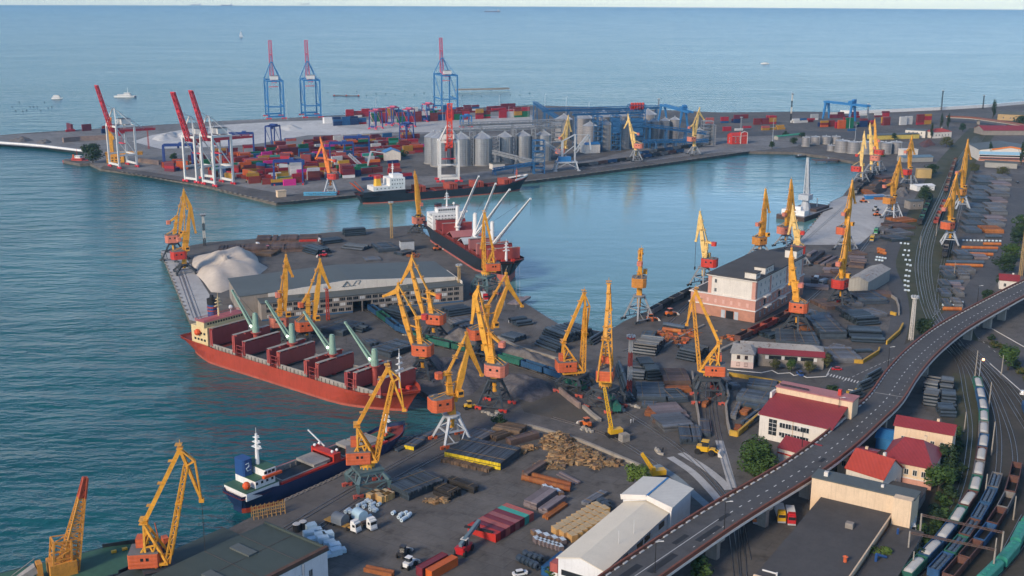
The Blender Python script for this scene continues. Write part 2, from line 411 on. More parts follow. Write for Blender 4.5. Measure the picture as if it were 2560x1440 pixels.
def hook(root, tip, z):
 w = MB(); w.beam((tip[0], .25, tip[1]), (tip[0], .25, z), .09); w.beam((tip[0], -.25, tip[1]), (tip[0], -.25, z), .09)
 c = part('hoist_cable', w, M_WIRE, root)
 b = MB(); b.cb((tip[0], 0, z-.5), (.7, .9, 1.3)); b.tube((tip[0], 0, z-1.1), (tip[0], 0, z-1.9), .3, .12)
 part('hook_block', b, M_BLK, c)
CRANES = 'portal cranes along the quays'
def tcrane(label, base, ring, th, ct, bf, bt, ap, tip, cw, house, m=None, mh=None, mp=None, mbog=None, gy=0, gauge=10.5, knee=False, raw=False, hk=None, mcw=None):
 m = m or M_YEL; mh = mh or M_HPNK; mp = mp or M_DARK; mbog = mbog or M_DARK; mcw = mcw or M_HPNK
 th = radians(th); b = g(*base); P = Plane(b, th)
 if raw: K = 1.0; PP = lambda p: p
 else: PP = lambda p: P(*p)
 root = thing('portal_crane', label, 'crane', b, th, CRANES)
 hr = P(base[0], ring)[1]
 portal(root, hr, gy, gauge, mp, mbog, knee, rot=radians(gy)-th)
 ct, bf, bt, ap, tip, cw, house = [PP(p) if p else None for p in (ct, bf, bt, ap, tip, cw, house)]
 X = lambda p, y=0: (p[0], y, p[1])
 mb = MB(); mb.tube((0, 0, hr*.55), (0, 0, hr+1), .9, 1.2, 10)
 mb.beam((0, 0, hr+.3), X(ct), 2.7, 2.5, 1.5, 1.4)
 for t_ in (.45, .7, .95):
  c = lp((0, 0, hr), X(ct), t_); mb.cb((c[0], c[1], c[2]), (3.4-t_, 3.4-t_, .18))
  mb.cb((c[0], c[1], c[2]+.9), (3.4-t_, 3.4-t_, .1))
 mb.beam(lp((0,0,hr), X(ct), .3), (X(ct)[0]*.9, 1.3, ct[1]-.5), .25)
 part('column', mb, m, root)
 sgn = 1 if bf[0] >= 0 and (tip[0] >= ct[0]) else -1
 mb = MB(); n = lp(bf, bt, .45)
 mb.beam(X(bf), X(n), 1.9, 1.3, 1.9, 2.3); mb.beam(X(n), X(bt), 1.9, 2.3, 1.0, 1.1)
 for t_ in (.3, .55, .78):
  c = lp(X(bf), X(bt), t_); mb.cb((c[0], 1.2, c[2]-.5), (1.3, 1.4, .15)); mb.cb((c[0], 1.85, c[2]+.1), (1.3, .08, .1))
 mb.beam((ct[0], 0, ct[1]-(ct[1]-hr)*.25), lp(X(bf), X(bt), .38), .5)
 part('boom', mb, m, root)
 mb = MB(); mb.beam(X(ap), X(bt), .8, .9, 1.3, 2.2); mb.beam(X(bt), X(tip), 1.3, 2.2, .7, .8); mb.cb(X(tip), (1.2, 1.4, 1.0))
 mb.cb((ap[0], 0, ap[1]+.6), (.9, 1.2, .8)); mb.beam((ap[0], 0, ap[1]), (ap[0], 0, ap[1]+2.4), .12)
 part('jib', mb, m, root)
 mb = MB()
 for s_ in (-.55, .55): mb.beam(X(ap, s_*.6), X(ct, s_*1.2), .42)
 for t_ in (.3, .62):
  c = lp(X(ap), X(ct), t_); mb.cb((c[0], c[1], c[2]), (1.6, 2.2, .2)); mb.cb((c[0], c[1], c[2]+.8), (1.6, 2.2, .08))
 part('stay', mb, m, root)
 if cw:
  mb = MB(); s0 = (ct[0], 0, ct[1]-.3)
  for s_ in (-.6, .6): mb.beam((s0[0], s_, s0[2]), (cw[0], s_, cw[1]), .5, 1.3, .4, .7)
  mb.cb(lp(s0, X(cw), .5), (1, 1.4, .3))
  a = part('counterweight_arm', mb, m, root)
  part('counterweight', MB().prism([(cw[0]+x, y) for x, y in chamfer(2.6, 2.6, .5)], cw[1]-1.1, cw[1]+1.1), mcw, a)
 if house:
  z = house[1]; mb = MB(); u = house[0]
  mb.prism([(u+x, y) for x, y in chamfer(8.6, 7.0, 1.4)], z-2.4, z+2.2)
  hs = part('machinery_house', mb, mh, root)
  r = MB(); r.prism([(u+x, y) for x, y in chamfer(8.3, 6.7, 1.3)], z+2.2, z+2.35); r.cb((u-1.5, 1.2, z+2.7), (1.6, 1.2, .7)); r.cb((u+2, -1, z+2.6), (1, 1, .5))
  part('roof', r, M_ROOF, hs)
  w = MB()
  for s_ in (-1, 1):
   for k in (-1.6, 1.2): w.cb((u+k, s_*3.5, z+.5), (1, .08, .9))
  part('window', w, M_GLASS, hs)
  c = MB(); c.cb((bf[0]+sgn*1.2, -2.4, z+3.4), (2.2, 2, 2.4)); cb_ = part('cabin', c, m, root)
  part('window', MB().cb((bf[0]+sgn*2.32, -2.4, z+3.7), (.06, 1.7, 1.3)).cb((bf[0]+sgn*1.2, -3.42, z+3.7), (1.7, .06, 1.1)), M_GLASS, cb_)
  mb = MB(); mb.beam((u-sgn*3.5, 1.5, z+2.3), (ct[0]*.8, .6, hr+(ct[1]-hr)*.55), .2); mb.beam((u-sgn*3.5, -1.5, z+2.3), (ct[0]*.8, -.6, hr+(ct[1]-hr)*.55), .2)
  part('tie_rod', mb, m, root)
 if hk: hook(root, tip, P(*hk)[1])
 return root
def lcrane(label, base, ring, th, ap, node, upper, tip, sf, bf, cl, cr, house, m=None, mh=None, mp=None, mbog=None, gy=0, raw=False, gauge=10.5, hk=None, cwp=None):
 m = m or M_YEL; mh = mh or M_HORG; mp = mp or M_DARK; mbog = mbog or M_BOGR
 th = radians(th); b = g(*base); P = Plane(b, th)
 PP = (lambda p: p) if raw else (lambda p: P(*p))
 root = thing('lattice_crane', label, 'crane', b, th, CRANES)
 hr = P(base[0], ring)[1]
 portal(root, hr, gy, gauge, mp, mbog, True, rot=radians(gy)-th)
 ap, node, upper, tip, sf, bf, cl, cr, house = [PP(p) for p in (ap, node, upper, tip, sf, bf, cl, cr, house)]
 X = lambda p, y=0: (p[0], y, p[1]); wy = 2.6
 mb = MB()
 for s_ in (-wy, wy):
  mb.beam(X(cl, s_), X(cr, s_), .8, .7)
  mid = lp(cl, cr, .42); md2 = lp(cl, cr, .75)
  k1 = (sf[0], cl[1]+(sf[1]-cl[1])*.45)
  mb.beam(X(sf, s_*.35), X(k1, s_*.8), .55); mb.beam(X(k1, s_*.8), X(mid, s_), .55)
  mb.beam(X(sf, s_*.35), X(bf, s_), .65); mb.beam(X(k1, s_*.8), X(cl, s_), .5)
  k2 = lp(sf, bf, .52); mb.beam(X(k1, s_*.8), X(k2, s_*.8), .4); mb.beam(X(k2, s_*.8), X(mid, s_), .4); mb.beam(X(lp(k1, k2, .5), s_*.8), X(md2, s_), .4)
  mb.beam(X(k1, s_*.8), X(lp(sf, bf, .25), s_*.5), .3)
 for p, q in ((cl, 1), (cr, 1), (lp(sf, bf, .5), .8), (sf, .35)): mb.beam(X(p, -wy*q), X(p, wy*q), .4)
 c = lp(cl, cr, .5); mb.lathe([(2.6, hr+.7), (2.6, cl[1]-.2)], 12)
 mb.cb((sf[0], 0, sf[1]+.2), (2.2, 3.2, .2)); mb.cb((sf[0], 0, sf[1]+1.2), (2.2, 3.2, .1))
 part('slewing_frame', mb, m, root)
 mb = MB(); L_ = dst(bf, node)
 mb.lattice(X(bf), X(node), wy*2, 1.2, 1.3, 1.0, max(6, int(L_/2.6)), .27, .15)
 mb.cb(lp(X(bf), X(node), .62), (1.8, 4, .2))
 part('boom', mb, m, root)
 mb = MB(); 
 for s_ in (-.5, .5):
  mb.beam(X(ap, s_), X(tip, s_*.7), .42, .8, .42, .6); mb.beam(X(ap, s_), X(upper, s_), .36); mb.beam(X(upper, s_), X(tip, s_*.7), .36); mb.beam(X(node, s_), X(upper, s_), .34)
 mb.cb(X(tip), (1.3, 1.5, 1.0)); mb.cb((ap[0], 0, ap[1]+.3), (1.6, 2, .3)); mb.cb((ap[0]-.3, 0, ap[1]+1.3), (1.8, 2.2, .1)); mb.beam((ap[0], 0, ap[1]), (ap[0], 0, ap[1]+2.6), .12)
 part('jib', mb, m, root)
 mb = MB(); mb.beam(X(ap), X(sf), 1.2, 1.1); 
 for t_ in (.2, .5, .8):
  c = lp(X(ap), X(sf), t_); mb.cb((c[0], 0, c[2]+.9), (2.2, 1.6, .12))
 part('stay', mb, m, root)
 u, z = house; mb = MB().prism([(u+x, y) for x, y in chamfer(8.0, 6.6, .3)], z-2.1, z+1.9)
 hs = part('machinery_house', mb, mh, root)
 part('roof', MB().cb((u, 0, z+2.0), (7.8, 6.4, .2)).cb((u+1, .5, z+2.4), (1.4, 1.2, .7)), M_ROOF, hs)
 w = MB()
 for s_ in (-1, 1):
  for k in (-.3, 1.1): w.cb((u+k, s_*3.3, z+.4), (.8, .08, .9))
 part('window', w, M_GLASS, hs)
 s_ = 1 if bf[0] > u else -1
 cw = cwp and P(*cwp) or (u, z+5.5)
 a = MB(); a.beam(X(lp(sf, bf, .2)), X(cw), .6); a = part('counterweight_arm', a, m, root)
 part('counterweight', MB().cb((cw[0], 0, cw[1]), (2.2, 3.2, 2.6)), mh, a)
 if hk: hook(root, tip, P(*hk)[1])
 return root
T = tcrane
T('yellow portal crane with salmon house at the outermost pier corner', (437,650), 607, 20, (442,540), (448,588), (458,497), (459,477), (467,522), (421,556), (431,595), gy=-20)
T('yellow portal crane with red house straddling the pale track beside the sand pile', (462,682), 660, 25, (461,579), (463,645), (475,517), (461,482), (489,581), (447,598), (446,636), mh=M_HRED, gy=-65)
T('yellow portal crane standing upright before the warehouse, nearer the red ship stern', (700,842), 818, 20, (701,727), (712,777), (715,655), (715,641), (731,690), (695,737), (697,802), mh=M_HPNK, gy=-20, mcw=M_HPNK)
T('yellow portal crane with drooping jib before the grey warehouse gable, second over the red ship', (770,850), 826, 20, (770,735), (785,798), (801,668), (800,652), (824,719), (752,762), (762,812), mh=M_HORG, gy=-20, mcw=M_HORG)
T('yellow portal crane with wide open jib before the warehouse windows', (1085,852), 812, 165, (1070,727), (1060,788), (1026,664), (1030,642), (1002,707), (1097,741), (1090,795), mh=M_HORG, gy=-20, mcw=M_HORG)
T('yellow portal crane leaning its boom left above the bow holds of the red ship', (1058,945), 897, 165, (1042,792), (1033,862), (993,727), (996,712), (960,740), (1062,792), (1057,872), mh=M_HORG, gy=-20, mcw=M_HRED)
T('tall yellow portal crane with ribbed red house over the gravel piles', (1237,1016), 947, 160, (1224,830), (1224,905), (1189,738), (1196,720), (1180,806), (1255,861), (1241,922), mh=M_HPNK, gy=-20, mbog=M_HRED)
T('yellow portal crane raising its jib right, behind the tall ribbed house one', (1208,905), 852, 25, (1220,762), (1228,822), (1269,712), (1265,686), (1305,765), (1202,772), (1195,832), mh=M_HORG, gy=-20)
T('yellow portal crane on pale grey straddling legs at the water corner beside the red bow', (1130,1104), 1037, 25, (1120,930), (1136,1003), (1171,868), (1166,836), (1204,937), (1097,939), (1102,1007), mh=M_HORG, mp=M_LGREY, mbog=M_HORG, gy=28, mcw=M_HORG)
T('yellow portal crane with salmon house beside the stern of the black bulk carrier', (1050,580), 556, 25, (1044,490), (1046,542), (1038,440), (1037,432), (1052,509), (1053,511), (1047,549), mh=M_HPNK, gy=-25)
T('yellow portal crane with boom turned away on grey trestle legs', (1596,800), 747, 80, (-1, 36), (1.5, 21), (6, 33.5), (5, 34.5), (13, 31), (-5, 30), (-4.5, 21), mh=M_HYEL, mp=M_GREY, gy=35, raw=True)
T('cream portal crane with dark red house at the basin edge beside the pink warehouse', (1757,716), 668, 155, (1768,603), (1762,660), (1751,545), (1750,532), (1740,602), (1785,610), (1774,655), m=M_CREAM, mh=M_HRED, mp=M_GREY, gy=35, hk=(1740,668), mcw=M_HRED)
T('yellow portal crane with mustard house behind the roof of the pink warehouse', (1899,642), 612, 30, (1904,555), (1908,597), (1914,490), (1914,476), (1923,530), (1894,561), (1899,600), mh=M_HYEL, mp=M_GREY, gy=35, hk=(1923,585))
T('yellow portal crane with salmon house by the dark barge, seen past the pink warehouse corner', (1964,617), 587, 30, (1968,527), (1971,572), (1978,466), (1978,452), (1986,525), (1961,536), (1960,574), mh=M_HPNK, mp=M_GREY, gy=35)
T('cream portal crane standing behind the far tower of the pink warehouse', (1994,664), 632, 160, (1996,575), (1992,612), (1982,535), (1982,517), (1971,584), (2006,582), (1995,622), m=M_CREAM, mh=M_HRED, mp=M_GREY, gy=35, mcw=M_HRED)
T('yellow portal crane with orange house in front of the long side of the pink warehouse', (1991,832), 785, 155, (1991,702), (1990,760), (1978,645), (1979,624), (1974,710), (2002,713), (1997,766), mh=M_HORG, mp=M_DARK, gy=35)
T('tall yellow portal crane with bright red house beside the grey gabled shed', (2101,764), 722, 50, (2104,647), (2107,690), (2121,560), (2122,546), (2125,626), (2096,660), (2100,707), mh=M_HRED, mp=M_DARK, mbog=M_HRED, gy=35)
T('yellow portal crane with orange house at the end of the pale concrete pier', (2114,626), 592, 45, (2117,522), (2119,565), (2130,468), (2131,454), (2138,507), (2109,535), (2108,575), mh=M_HORG, mp=M_GREY, gy=35)
T('cream portal crane with red house at the head of the coal quay', (2152,458), 430, 155, (2152,378), (2152,425), (2160,342), (2161,331), (2165,370), (2142,388), (2141,421), m=M_CREAM, mh=M_HRED, mp=M_GREY, gy=40, mcw=M_HRED)
T('cream portal crane with slim upright boom, in front of the grey storage tanks', (2176,440), 412, 150, (2181,360), (2178,398), (2175,322), (2175,310), (2180,352), (2186,370), (2188,394), m=M_CREAM, mh=M_HPNK, mp=M_GREY, gy=40)
T('ochre portal crane with upright boom, closest to the storage tanks', (2194,428), 402, 150, (2192,345), (2189,385), (2187,312), (2187,300), (2191,340), (2197,352), (2198,380), mh=M_HRED, mp=M_GREY, gy=40)
T('yellow portal crane with ochre house and blue grey legs beside the pale pier yard', (2230,546), 507, 30, (2229,458), (2233,495), (2249,410), (2250,397), (2257,442), (2211,466), (2223,500), mh=M_HYEL, mp=M_LGREY, gy=35, knee=False)
T('yellow portal crane with red house behind the orange crates near the railway', (2272,462), 433, 30, (2272,372), (2274,422), (2279,354), (2280,342), (2286,385), (2264,380), (2266,429), mh=M_HRED, mp=M_GREY, gy=40)
T('yellow portal crane with ochre house straddling the freight wagons, farther of the railway pair', (2404,525), 492, 35, (2405,425), (2408,470), (2419,365), (2420,352), (2427,397), (2393,432), (2401,478), mh=M_HYEL, mp=M_LGREY, gy=80)
T('yellow portal crane with orange house straddling the freight wagons, nearer of the railway pair', (2373,614), 580, 40, (2374,495), (2376,555), (2390,450), (2392,436), (2400,500), (2360,523), (2369,562), mh=M_HORG, mp=M_LGREY, gy=75)
T('cream portal crane on the silo quay, in front of the pale silo bases', (1589,403), 376, 150, (1583,329), (1584,370), (1572,298), (1570,287), (1561,320), (1596,335), (1597,364), m=M_CREAM, mh=M_HPNK, mp=M_GREY, gy=18)
T('cream portal crane on the silo quay nearest the red brick house', (1735,387), 367, 30, (1733,311), (1736,345), (1747,281), (1749,271), (1760,299), (1723,319), (1729,347), m=M_CREAM, mh=M_HPNK, mp=M_GREY, gy=18)
T('cream portal crane half hidden behind the white ship loader', (1407,410), 385, 30, (1408,335), (1410,382), (1420,302), (1421,290), (1428,328), (1400,345), (1400,377), m=M_CREAM, mh=M_HPNK, mp=M_GREY, gy=18)
T('orange portal crane on pale blue legs among the containers by the black freighter stern', (827,484), 447, 155, (820,397), (823,440), (806,362), (801,345), (790,396), (837,402), (832,440), m=M_ORNG, mh=M_HRED, mp=M_LGREY, mbog=M_HRED, gy=8, mcw=M_HRED)
L = lcrane
L('yellow lattice crane on teal legs beside the blue coaster', (920,1222), 1172, 8, (970,920), (982,953), (998,945), (1010,1024), (892,1066), (940,1144), (872,1150), (943,1146), (896,1137), mp=M_TEAL, gy=28, cwp=(885,1104))
L('yellow lattice crane nearest the green roofed warehouse at the quay edge', (398,1462), 1416, 8, (450,1122), (465,1163), (487,1152), (504,1250), (360,1307), (422,1397), (335,1405), (424,1397), (363,1389), gy=28, hk=(504,1390), cwp=(352,1352))
L('yellow lattice crane with orange house beside the pipe piles at the inner basin corner', (1437,978), 938, 10, (1461,733), (1463,770), (1474,765), (1466,834), (1408,857), (1456,925), (1404,930), (1458,925), (1415,912), gy=-35, cwp=(1405,893))
L('yellow lattice crane seen head on above the parked freight wagons', (1512,1018), 975, 80, (3, 49), (5, 43), (7, 44), (14, 36), (-5, 29), (3, 13), (-6, 12.5), (4, 12.5), (-1.5, 14.6), gy=-40, raw=True)
L('yellow lattice crane with deep truss boom before the pipe stacks and the pink warehouse', (1770,1000), 942, 170, (1739,727), (1733,750), (1725,755), (1717,811), (1798,858), (1749,922), (1806,932), (1747,922), (1788,922), gy=-5, cwp=(1797,893))
L('slim yellow lattice crane on teal legs beside the black bulk carrier bow', (1215,738), 690, 12, (1211,533), (1209,560), (1207,556), (1203,620), (1233,625), (1210,673), (1238,676), (1209,674), (1231,665), mp=M_TEAL, mh=M_HORG, gy=-40, cwp=(1234,650))
# ---------- ships ----------
M_HULR = mat('hull_red', (.36, .052, .028), .5, .16, .12, rust=.35, streak=.45)
M_HULRB = mat('boot_red_worn', (.42, .10, .065), .6, .2, .2, rust=.3, streak=.3)
M_HULK = mat('hull_black', (.016, .022, .030), .45, .25, .15, streak=.15)
M_BOOT = mat('boot_topping', (.40, .12, .10), .6, .2, .2, streak=.3)
M_HULB = mat('hull_blue', (.013, .028, .085), .4, .2, .2, streak=.2)
M_DECKR = mat('deck_red', (.20, .035, .028), .7, .25, .3, rust=.3)
M_COVR = mat('cover_red', (.34, .062, .055), .6, .12, .2, streak=.25, rnd=.2)
M_COVP = mat('cover_faded', (.40, .15, .14), .6, .12, .2, streak=.2, rnd=.2)
M_COAM = mat('coaming_buff', (.30, .28, .25), .7, .2, .3, streak=.4)
M_HOLD = mat('hold_dark', (.06, .07, .08), .8, .3, .3, streak=.4)
M_HGRN = mat('crane_green', (.25, .38, .30), .5, .15, .5, rust=.25)
M_WHT = mat('ship_white', (.74, .74, .72), .45, .08, .4, streak=.25, rust=.12)
M_CRM = mat('ship_cream', (.66, .52, .28), .5, .12, .4, streak=.2)
M_DGRN = mat('deck_green', (.04, .11, .07), .7, .2, .4)
M_BLUE = mat('funnel_blue', (.02, .07, .22), .5, .1)
M_FYEL = mat('funnel_yellow', (.70, .40, .03), .5, .1)
M_LIFE = mat('lifeboat_orange', (.70, .10, .02), .45, .1)
M_LGRY2 = mat('cover_grey', (.42, .46, .48), .55, .12, .3)
M_GLOW = NT('lamp_glow'); M_GLOW.b.inputs['Emission Color'].default_value = (1, .95, .8, 1); M_GLOW.b.inputs['Emission Strength'].default_value = 6; M_GLOW = M_GLOW.m
class Ship:
 def __init__(s, name, label, cat, p1, p2, z, B, far, stern, bow, zd, zb, hull, boot, deck, zdeck=None, bow_h=1.6, flare=.22, bowf=.16, group=None, aft_drop=0):
  a, b = Vector(g(*p1, z)), Vector(g(*p2, z)); e = (b-a).normalized(); n = Vector((-e.y, e.x))
  if n.y*far < 0: n = -n
  mid = a+n*(B/2)
  x0 = (Vector(g(*stern, z))-mid).dot(e); x1 = (Vector(g(*bow, z+bow_h))-mid).dot(e)
  s.org = mid+e*x0; s.e = e; s.n = n; s.L = x1-x0; s.B = B; s.zd = zd; s.yaw = atan2(e.y, e.x)
  s.sg = 1 if (n.x*-e.y+n.y*e.x) > 0 else -1
  s.root = thing(name, label, cat, (s.org.x, s.org.y, 0), s.yaw, group)
  L = s.L; N = 30; mb = MB(); mb.smooth = False
  bd = lambda t: B/2*((.80+.20*min(1, t/.10)**.6) if t < .10 else 1 if t < 1-bowf else max(.02, 1-((t-1+bowf)/bowf)**2.2))
  bw = lambda t: B/2*((.35+.65*min(1, t/.16)**.7) if t < .16 else 1 if t < 1-bowf*1.5 else max(.012, 1-((t-1+bowf*1.5)/(bowf*1.5))**1.7))
  ts = [0, .015, .03, .06]+[.1+.7*i/14 for i in range(14)]+[.8+.2*i/14 for i in range(15)]
  rows = []
  zt = lambda t: zd+(bow_h*max(0, (t-.80)/.2)**1.3 if t > .8 else 0)+(.6 if t < .16 else 0)-(aft_drop if .2 < t < .86 else 0)
  s.zt = zt
  for t in ts:
   xd = t*L; xw = L*.025+t*L*(.975-.025-.02*0)*(1-flare*.12)
   xm = (xd+xw)/2; m_ = (bd(t)*.55+bw(t)*.45)
   lev = [(xw, bw(t)*.97, -4.2), (xw, bw(t), zb), (xm, m_, zb+(zt(t)-zb)*.55), (xd, bd(t), zt(t))]
   rows.append(lev)
  for sd_ in (-1, 1):
   base = len(mb.v); vs = [(x, sd_*y, z_) for r in rows for x, y, z_ in r]
   fs = []; ks = []
   for i in range(len(ts)-1):
    for j in range(3):
     f = (i*4+j, (i+1)*4+j, (i+1)*4+j+1, i*4+j+1); fs.append(f if sd_ < 0 else f[::-1]); ks.append(1 if j == 0 else 0)
   n0 = len(mb.m); mb.add(vs, fs); mb.m[n0:] = ks
  r = rows[0]; st = [(x, -y, z_) for x, y, z_ in r]+[(x, y, z_) for x, y, z_ in r[::-1]]
  mb.add(st, [tuple(range(7, -1, -1))])
  s.hull = part('hull', mb, [hull, boot], s.root)
  d = MB(); zk = lambda t: zt(t)-(zdeck if zdeck is not None else 1.0)
  top = [(t*L, -bd(t)*.985, zk(t)) for t in ts]; bot = [(t*L, bd(t)*.985, zk(t)) for t in ts]
  for i in range(len(ts)-1): d.add([top[i], top[i+1], bot[i+1], bot[i]], [(0, 1, 2, 3)])
  part('deck', d, deck, s.root)
  s.zk = zk
  rl = MB()
  for sd_ in (-1, 1):
   rl.path([(t*L, sd_*(bd(t)-.1), zt(t)+.05) for t in ts], .18, .12)
  part('gunwale', rl, hull, s.root)
 def x(s, px, py, z): return (Vector(g(px, py, z))-s.org).dot(s.e)
 def y(s, px, py, z):
  v = Vector(g(px, py, z))-s.org; return v.x*-s.e.y+v.y*s.e.x
 def hatch(s, x0, x1, w, h, cov, covers=(1, 1), ch=7.5, mc=None, lean=0):
  z = s.zk(((x0+x1)/2)/s.L); mb = MB(); t_ = .5
  for y in (-w/2, w/2): mb.box(x0, x1, y-t_/2, y+t_/2, z, z+h)
  for x in (x0, x1): mb.box(x-t_/2, x+t_/2, -w/2-.26, w/2+.26, z, z+h+.02)
  for y in (-w/2, w/2):
   k = x0+1
   while k < x1: mb.box(k, k+.25, y-.6, y+.6, z, z+h*.8); k += 2.4
  part('hatch_coaming', mb, mc or M_COAM, s.root)
  part('hold', MB().box(x0+.3, x1-.3, -w/2+.3, w/2-.3, z-.2, z+.12), M_HOLD, s.root)
  for x, on, d in ((x0, covers[0], 1), (x1, covers[1], -1)):
   if on:
    c = MB(); a = .9
    for k in range(2):
     c.box(x+d*(.2+k*a*1.15)-a/2*0, x+d*(.2+k*a*1.15)+a*.9, -w/2-.4, w/2+.4, z+h*.55, z+h*.55+ch-k*.5)
    c.k = 1
    c.box(x+d*.2-.1, x+d*.2+a*2.05-.1, -w/2-.35, w/2+.35, z+h*.55+ch, z+h*.55+ch+.12) if d > 0 else c.box(x-.2-a*1.15, x-.2+a*.9, -w/2-.35, w/2+.35, z+h*.55+ch, z+h*.55+ch+.12)
    c.k = 0
    for yy in range(5): c.box(x+d*.2-.15, x+d*.2+a+1.2, -w/2+yy*w/4-.1, -w/2+yy*w/4+.1, z+h*.55+ch-.3, z+h*.55+ch+.1)
    part('hatch_cover', c, [cov, M_COAM], s.root)
 def crane(s, basepx, toppx, tippx, zb, m, r=1.3, ped=None, y=0):
  bx = s.x(*basepx, zb); o = s.org+s.e*bx; P = Plane(o, s.yaw)
  z1 = P(*toppx)[1]; u, v = P(*tippx); zdk = s.zk(bx/s.L)
  rt = part('deck_crane', MB().tube((bx, y, zdk-.5), (bx, y, zb), r*.95, n=14).lathe([(r*1.7, zb), (r*1.75, zb+.3)], 14, (bx, y)), ped or m, s.root)
  part('post', MB().tube((bx, y, zb+.3), (bx, y, zb+2.6), r*1.15, n=14).tube((bx, y, zb+2.6), (bx, y, z1), r, r*.85, 14).cb((bx, y, z1+.2), (1.6, 1.2, .7)), m, rt)
  sg = 1 if u > 0 else -1
  j = MB(); j.beam((bx+sg*r, y-.9, zb+1.6), (bx+u, y-.25, v), .5, 1.1, .35, .6); j.beam((bx+sg*r, y+.9, zb+1.6), (bx+u, y+.25, v), .5, 1.1, .35, .6)
  for k in range(1, 9):
   c = lp((bx+sg*r, y, zb+1.6), (bx+u, y, v), k/9); j.cb(c, (.4, 1.9*(1-k/13), .3))
  j.cb((bx+u, y, v), (.9, .9, .9))
  part('jib', j, m, rt)
  w = MB(); w.beam((bx, y, z1), (bx+u*.95, y, v), .08); w.beam((bx+u, y, v), (bx+u, y, v-9), .08)
  part('hoist_cable', w, M_WIRE, rt)
  return rt
 def block(s, name, x0, x1, w, z0, z1, m, parent=None, y=0):
  return part(name, MB().box(x0, x1, y-w/2, y+w/2, z0, z1), m, parent or s.root)
 def windows(s, par, x, w, z, n, h=1.0, side='x', y=0, wd=None):
  st = w/n; wd = wd or st*.6
  me = MB().cb((0, 0, 0), (.12, wd, h) if side == 'x' else (wd, .12, h)).mesh('window', M_GLASS)
  for i in range(n):
   c = -w/2+(i+.5)*st; part('window', me, None, par, (x, y+c, z) if side == 'x' else (x+c, y, z))
 def mast(s, x, z0, z1, m, y=0, r=.45):
  mb = MB(); mb.tube((x, y, z0), (x, y, z1), r, r*.5, 8)
  for k, w in ((.55, 4), (.72, 3), (.88, 2)):
   z = z0+(z1-z0)*k; mb.cb((x, y, z), (1.2, w, .2)); mb.cb((x+.4, y, z+.5), (.25, w*.8, .25))
  mb.tube((x, y, z1), (x, y, z1+2), .1, .05, 5)
  return part('mast', mb, m, s.root)
r = Ship('bulk_carrier', 'big red bulk carrier with open hatches and four pale green deck cranes', 'ship', (517,867), (920,990), 5, 24, 1, (456,838), (1072,966), 4.8, -1.6, M_HULR, M_HULRB, M_DECKR, bow_h=3)
X = lambda a: r.x(a[0], a[1], 6)
hx = [(X((521,860)), X((577,878))), (X((597,886)), X((667,903))), (X((687,911)), X((763,930))), (X((784,940)), X((866,960))), (X((880,968)), X((950,984)))]
for i, (a, b) in enumerate(hx):
 r.hatch(a-.3, b+.6, 19, 2.2, M_COVR, (1, 1), 6.3 if i else 8)
for bpx, tpx, tip in (((637,832),(639,786),(581,727)), ((727,858),(729,812),(666,754)), ((823,888),(825,838),(761,781)), ((922,920),(925,872),(864,807))):
 c = r.crane(bpx, tpx, tip, 12.5, M_HGRN, 1.35, M_COVR)
 bx = r.x(*bpx, 12.5); part('work_lamp', MB().ball((bx-1.7, -1.2*r.sg, 15.4), .45, 6, 4), M_GLOW, c)
x1 = hx[0][0]; zk = r.zk(.05)
h = r.block('deckhouse', x1-12, x1-.5, 21.5, zk, zk+8.6, M_CRM)
for z in (3, 5.8): r.windows(h, x1-12.05, 16, zk+z, 8)
r.windows(h, x1-6, 9, zk+5.6, 4, side='y', y=-r.sg*10.8); r.windows(h, x1-6, 9, zk+2.6, 4, side='y', y=-r.sg*10.8)
w = r.block('bridge', x1-7, x1-1.5, 23, zk+8.6, zk+11.2, M_CRM); r.windows(w, x1-1.45, 20, zk+10.2, 14, .9); r.windows(w, x1-7.05, 20, zk+10.2, 14, .9)
part('railing', MB().box(x1-8, x1-1, -11.6, 11.6, zk+11.2, zk+11.35).path([(x1-8,-11.6,zk+12.2),(x1-1,-11.6,zk+12.2),(x1-1,11.6,zk+12.2),(x1-8,11.6,zk+12.2),(x1-8,-11.6,zk+12.2)], .15).path([(x1-8,-11.6,zk+11.8),(x1-1,-11.6,zk+11.8),(x1-1,11.6,zk+11.8),(x1-8,11.6,zk+11.8),(x1-8,-11.6,zk+11.8)], .12), mat('rail_pink', (.45,.12,.12)), w)
f = part('funnel', MB().prism(chamfer(4, 3.4, .8), 0, 1), M_BLUE, r.root); f.location = (x1-12.5, r.sg*1.5, zk+6); f.scale = (1, 1, 10.5)
part('funnel_band', MB().lathe([(2.3, zk+12.0), (2.3, zk+12.6)], 12, (x1-12.5, r.sg*1.5)).lathe([(2.3, zk+13.6), (2.3, zk+14.2)], 12, (x1-12.5, r.sg*1.5)), M_COVR, r.root)
part('funnel_cap', MB().lathe([(2.25, zk+15.2), (2.25, zk+17.8), (1.0, zk+18), (.8, zk+19.4)], 12, (x1-12.5, r.sg*1.5)), M_BLK, r.root)
r.mast(x1-6, zk+11, zk+20, M_CRM)
part('radar_dome', MB().tube((x1-5, 6*r.sg, zk+11), (x1-5, 6*r.sg, zk+13.5), .15).ball((x1-5, 6*r.sg, zk+14.2), 1.0), M_WHT, r.root)
part('lifeboat', MB().ball((x1-6.5, -r.sg*11.6, zk+6), 1.5, 10, 6), M_LIFE, r.root).scale = (1, 1, 1)
fm = r.L-11; r.mast(fm, r.zk(.93), r.zk(.93)+15, M_WHT)
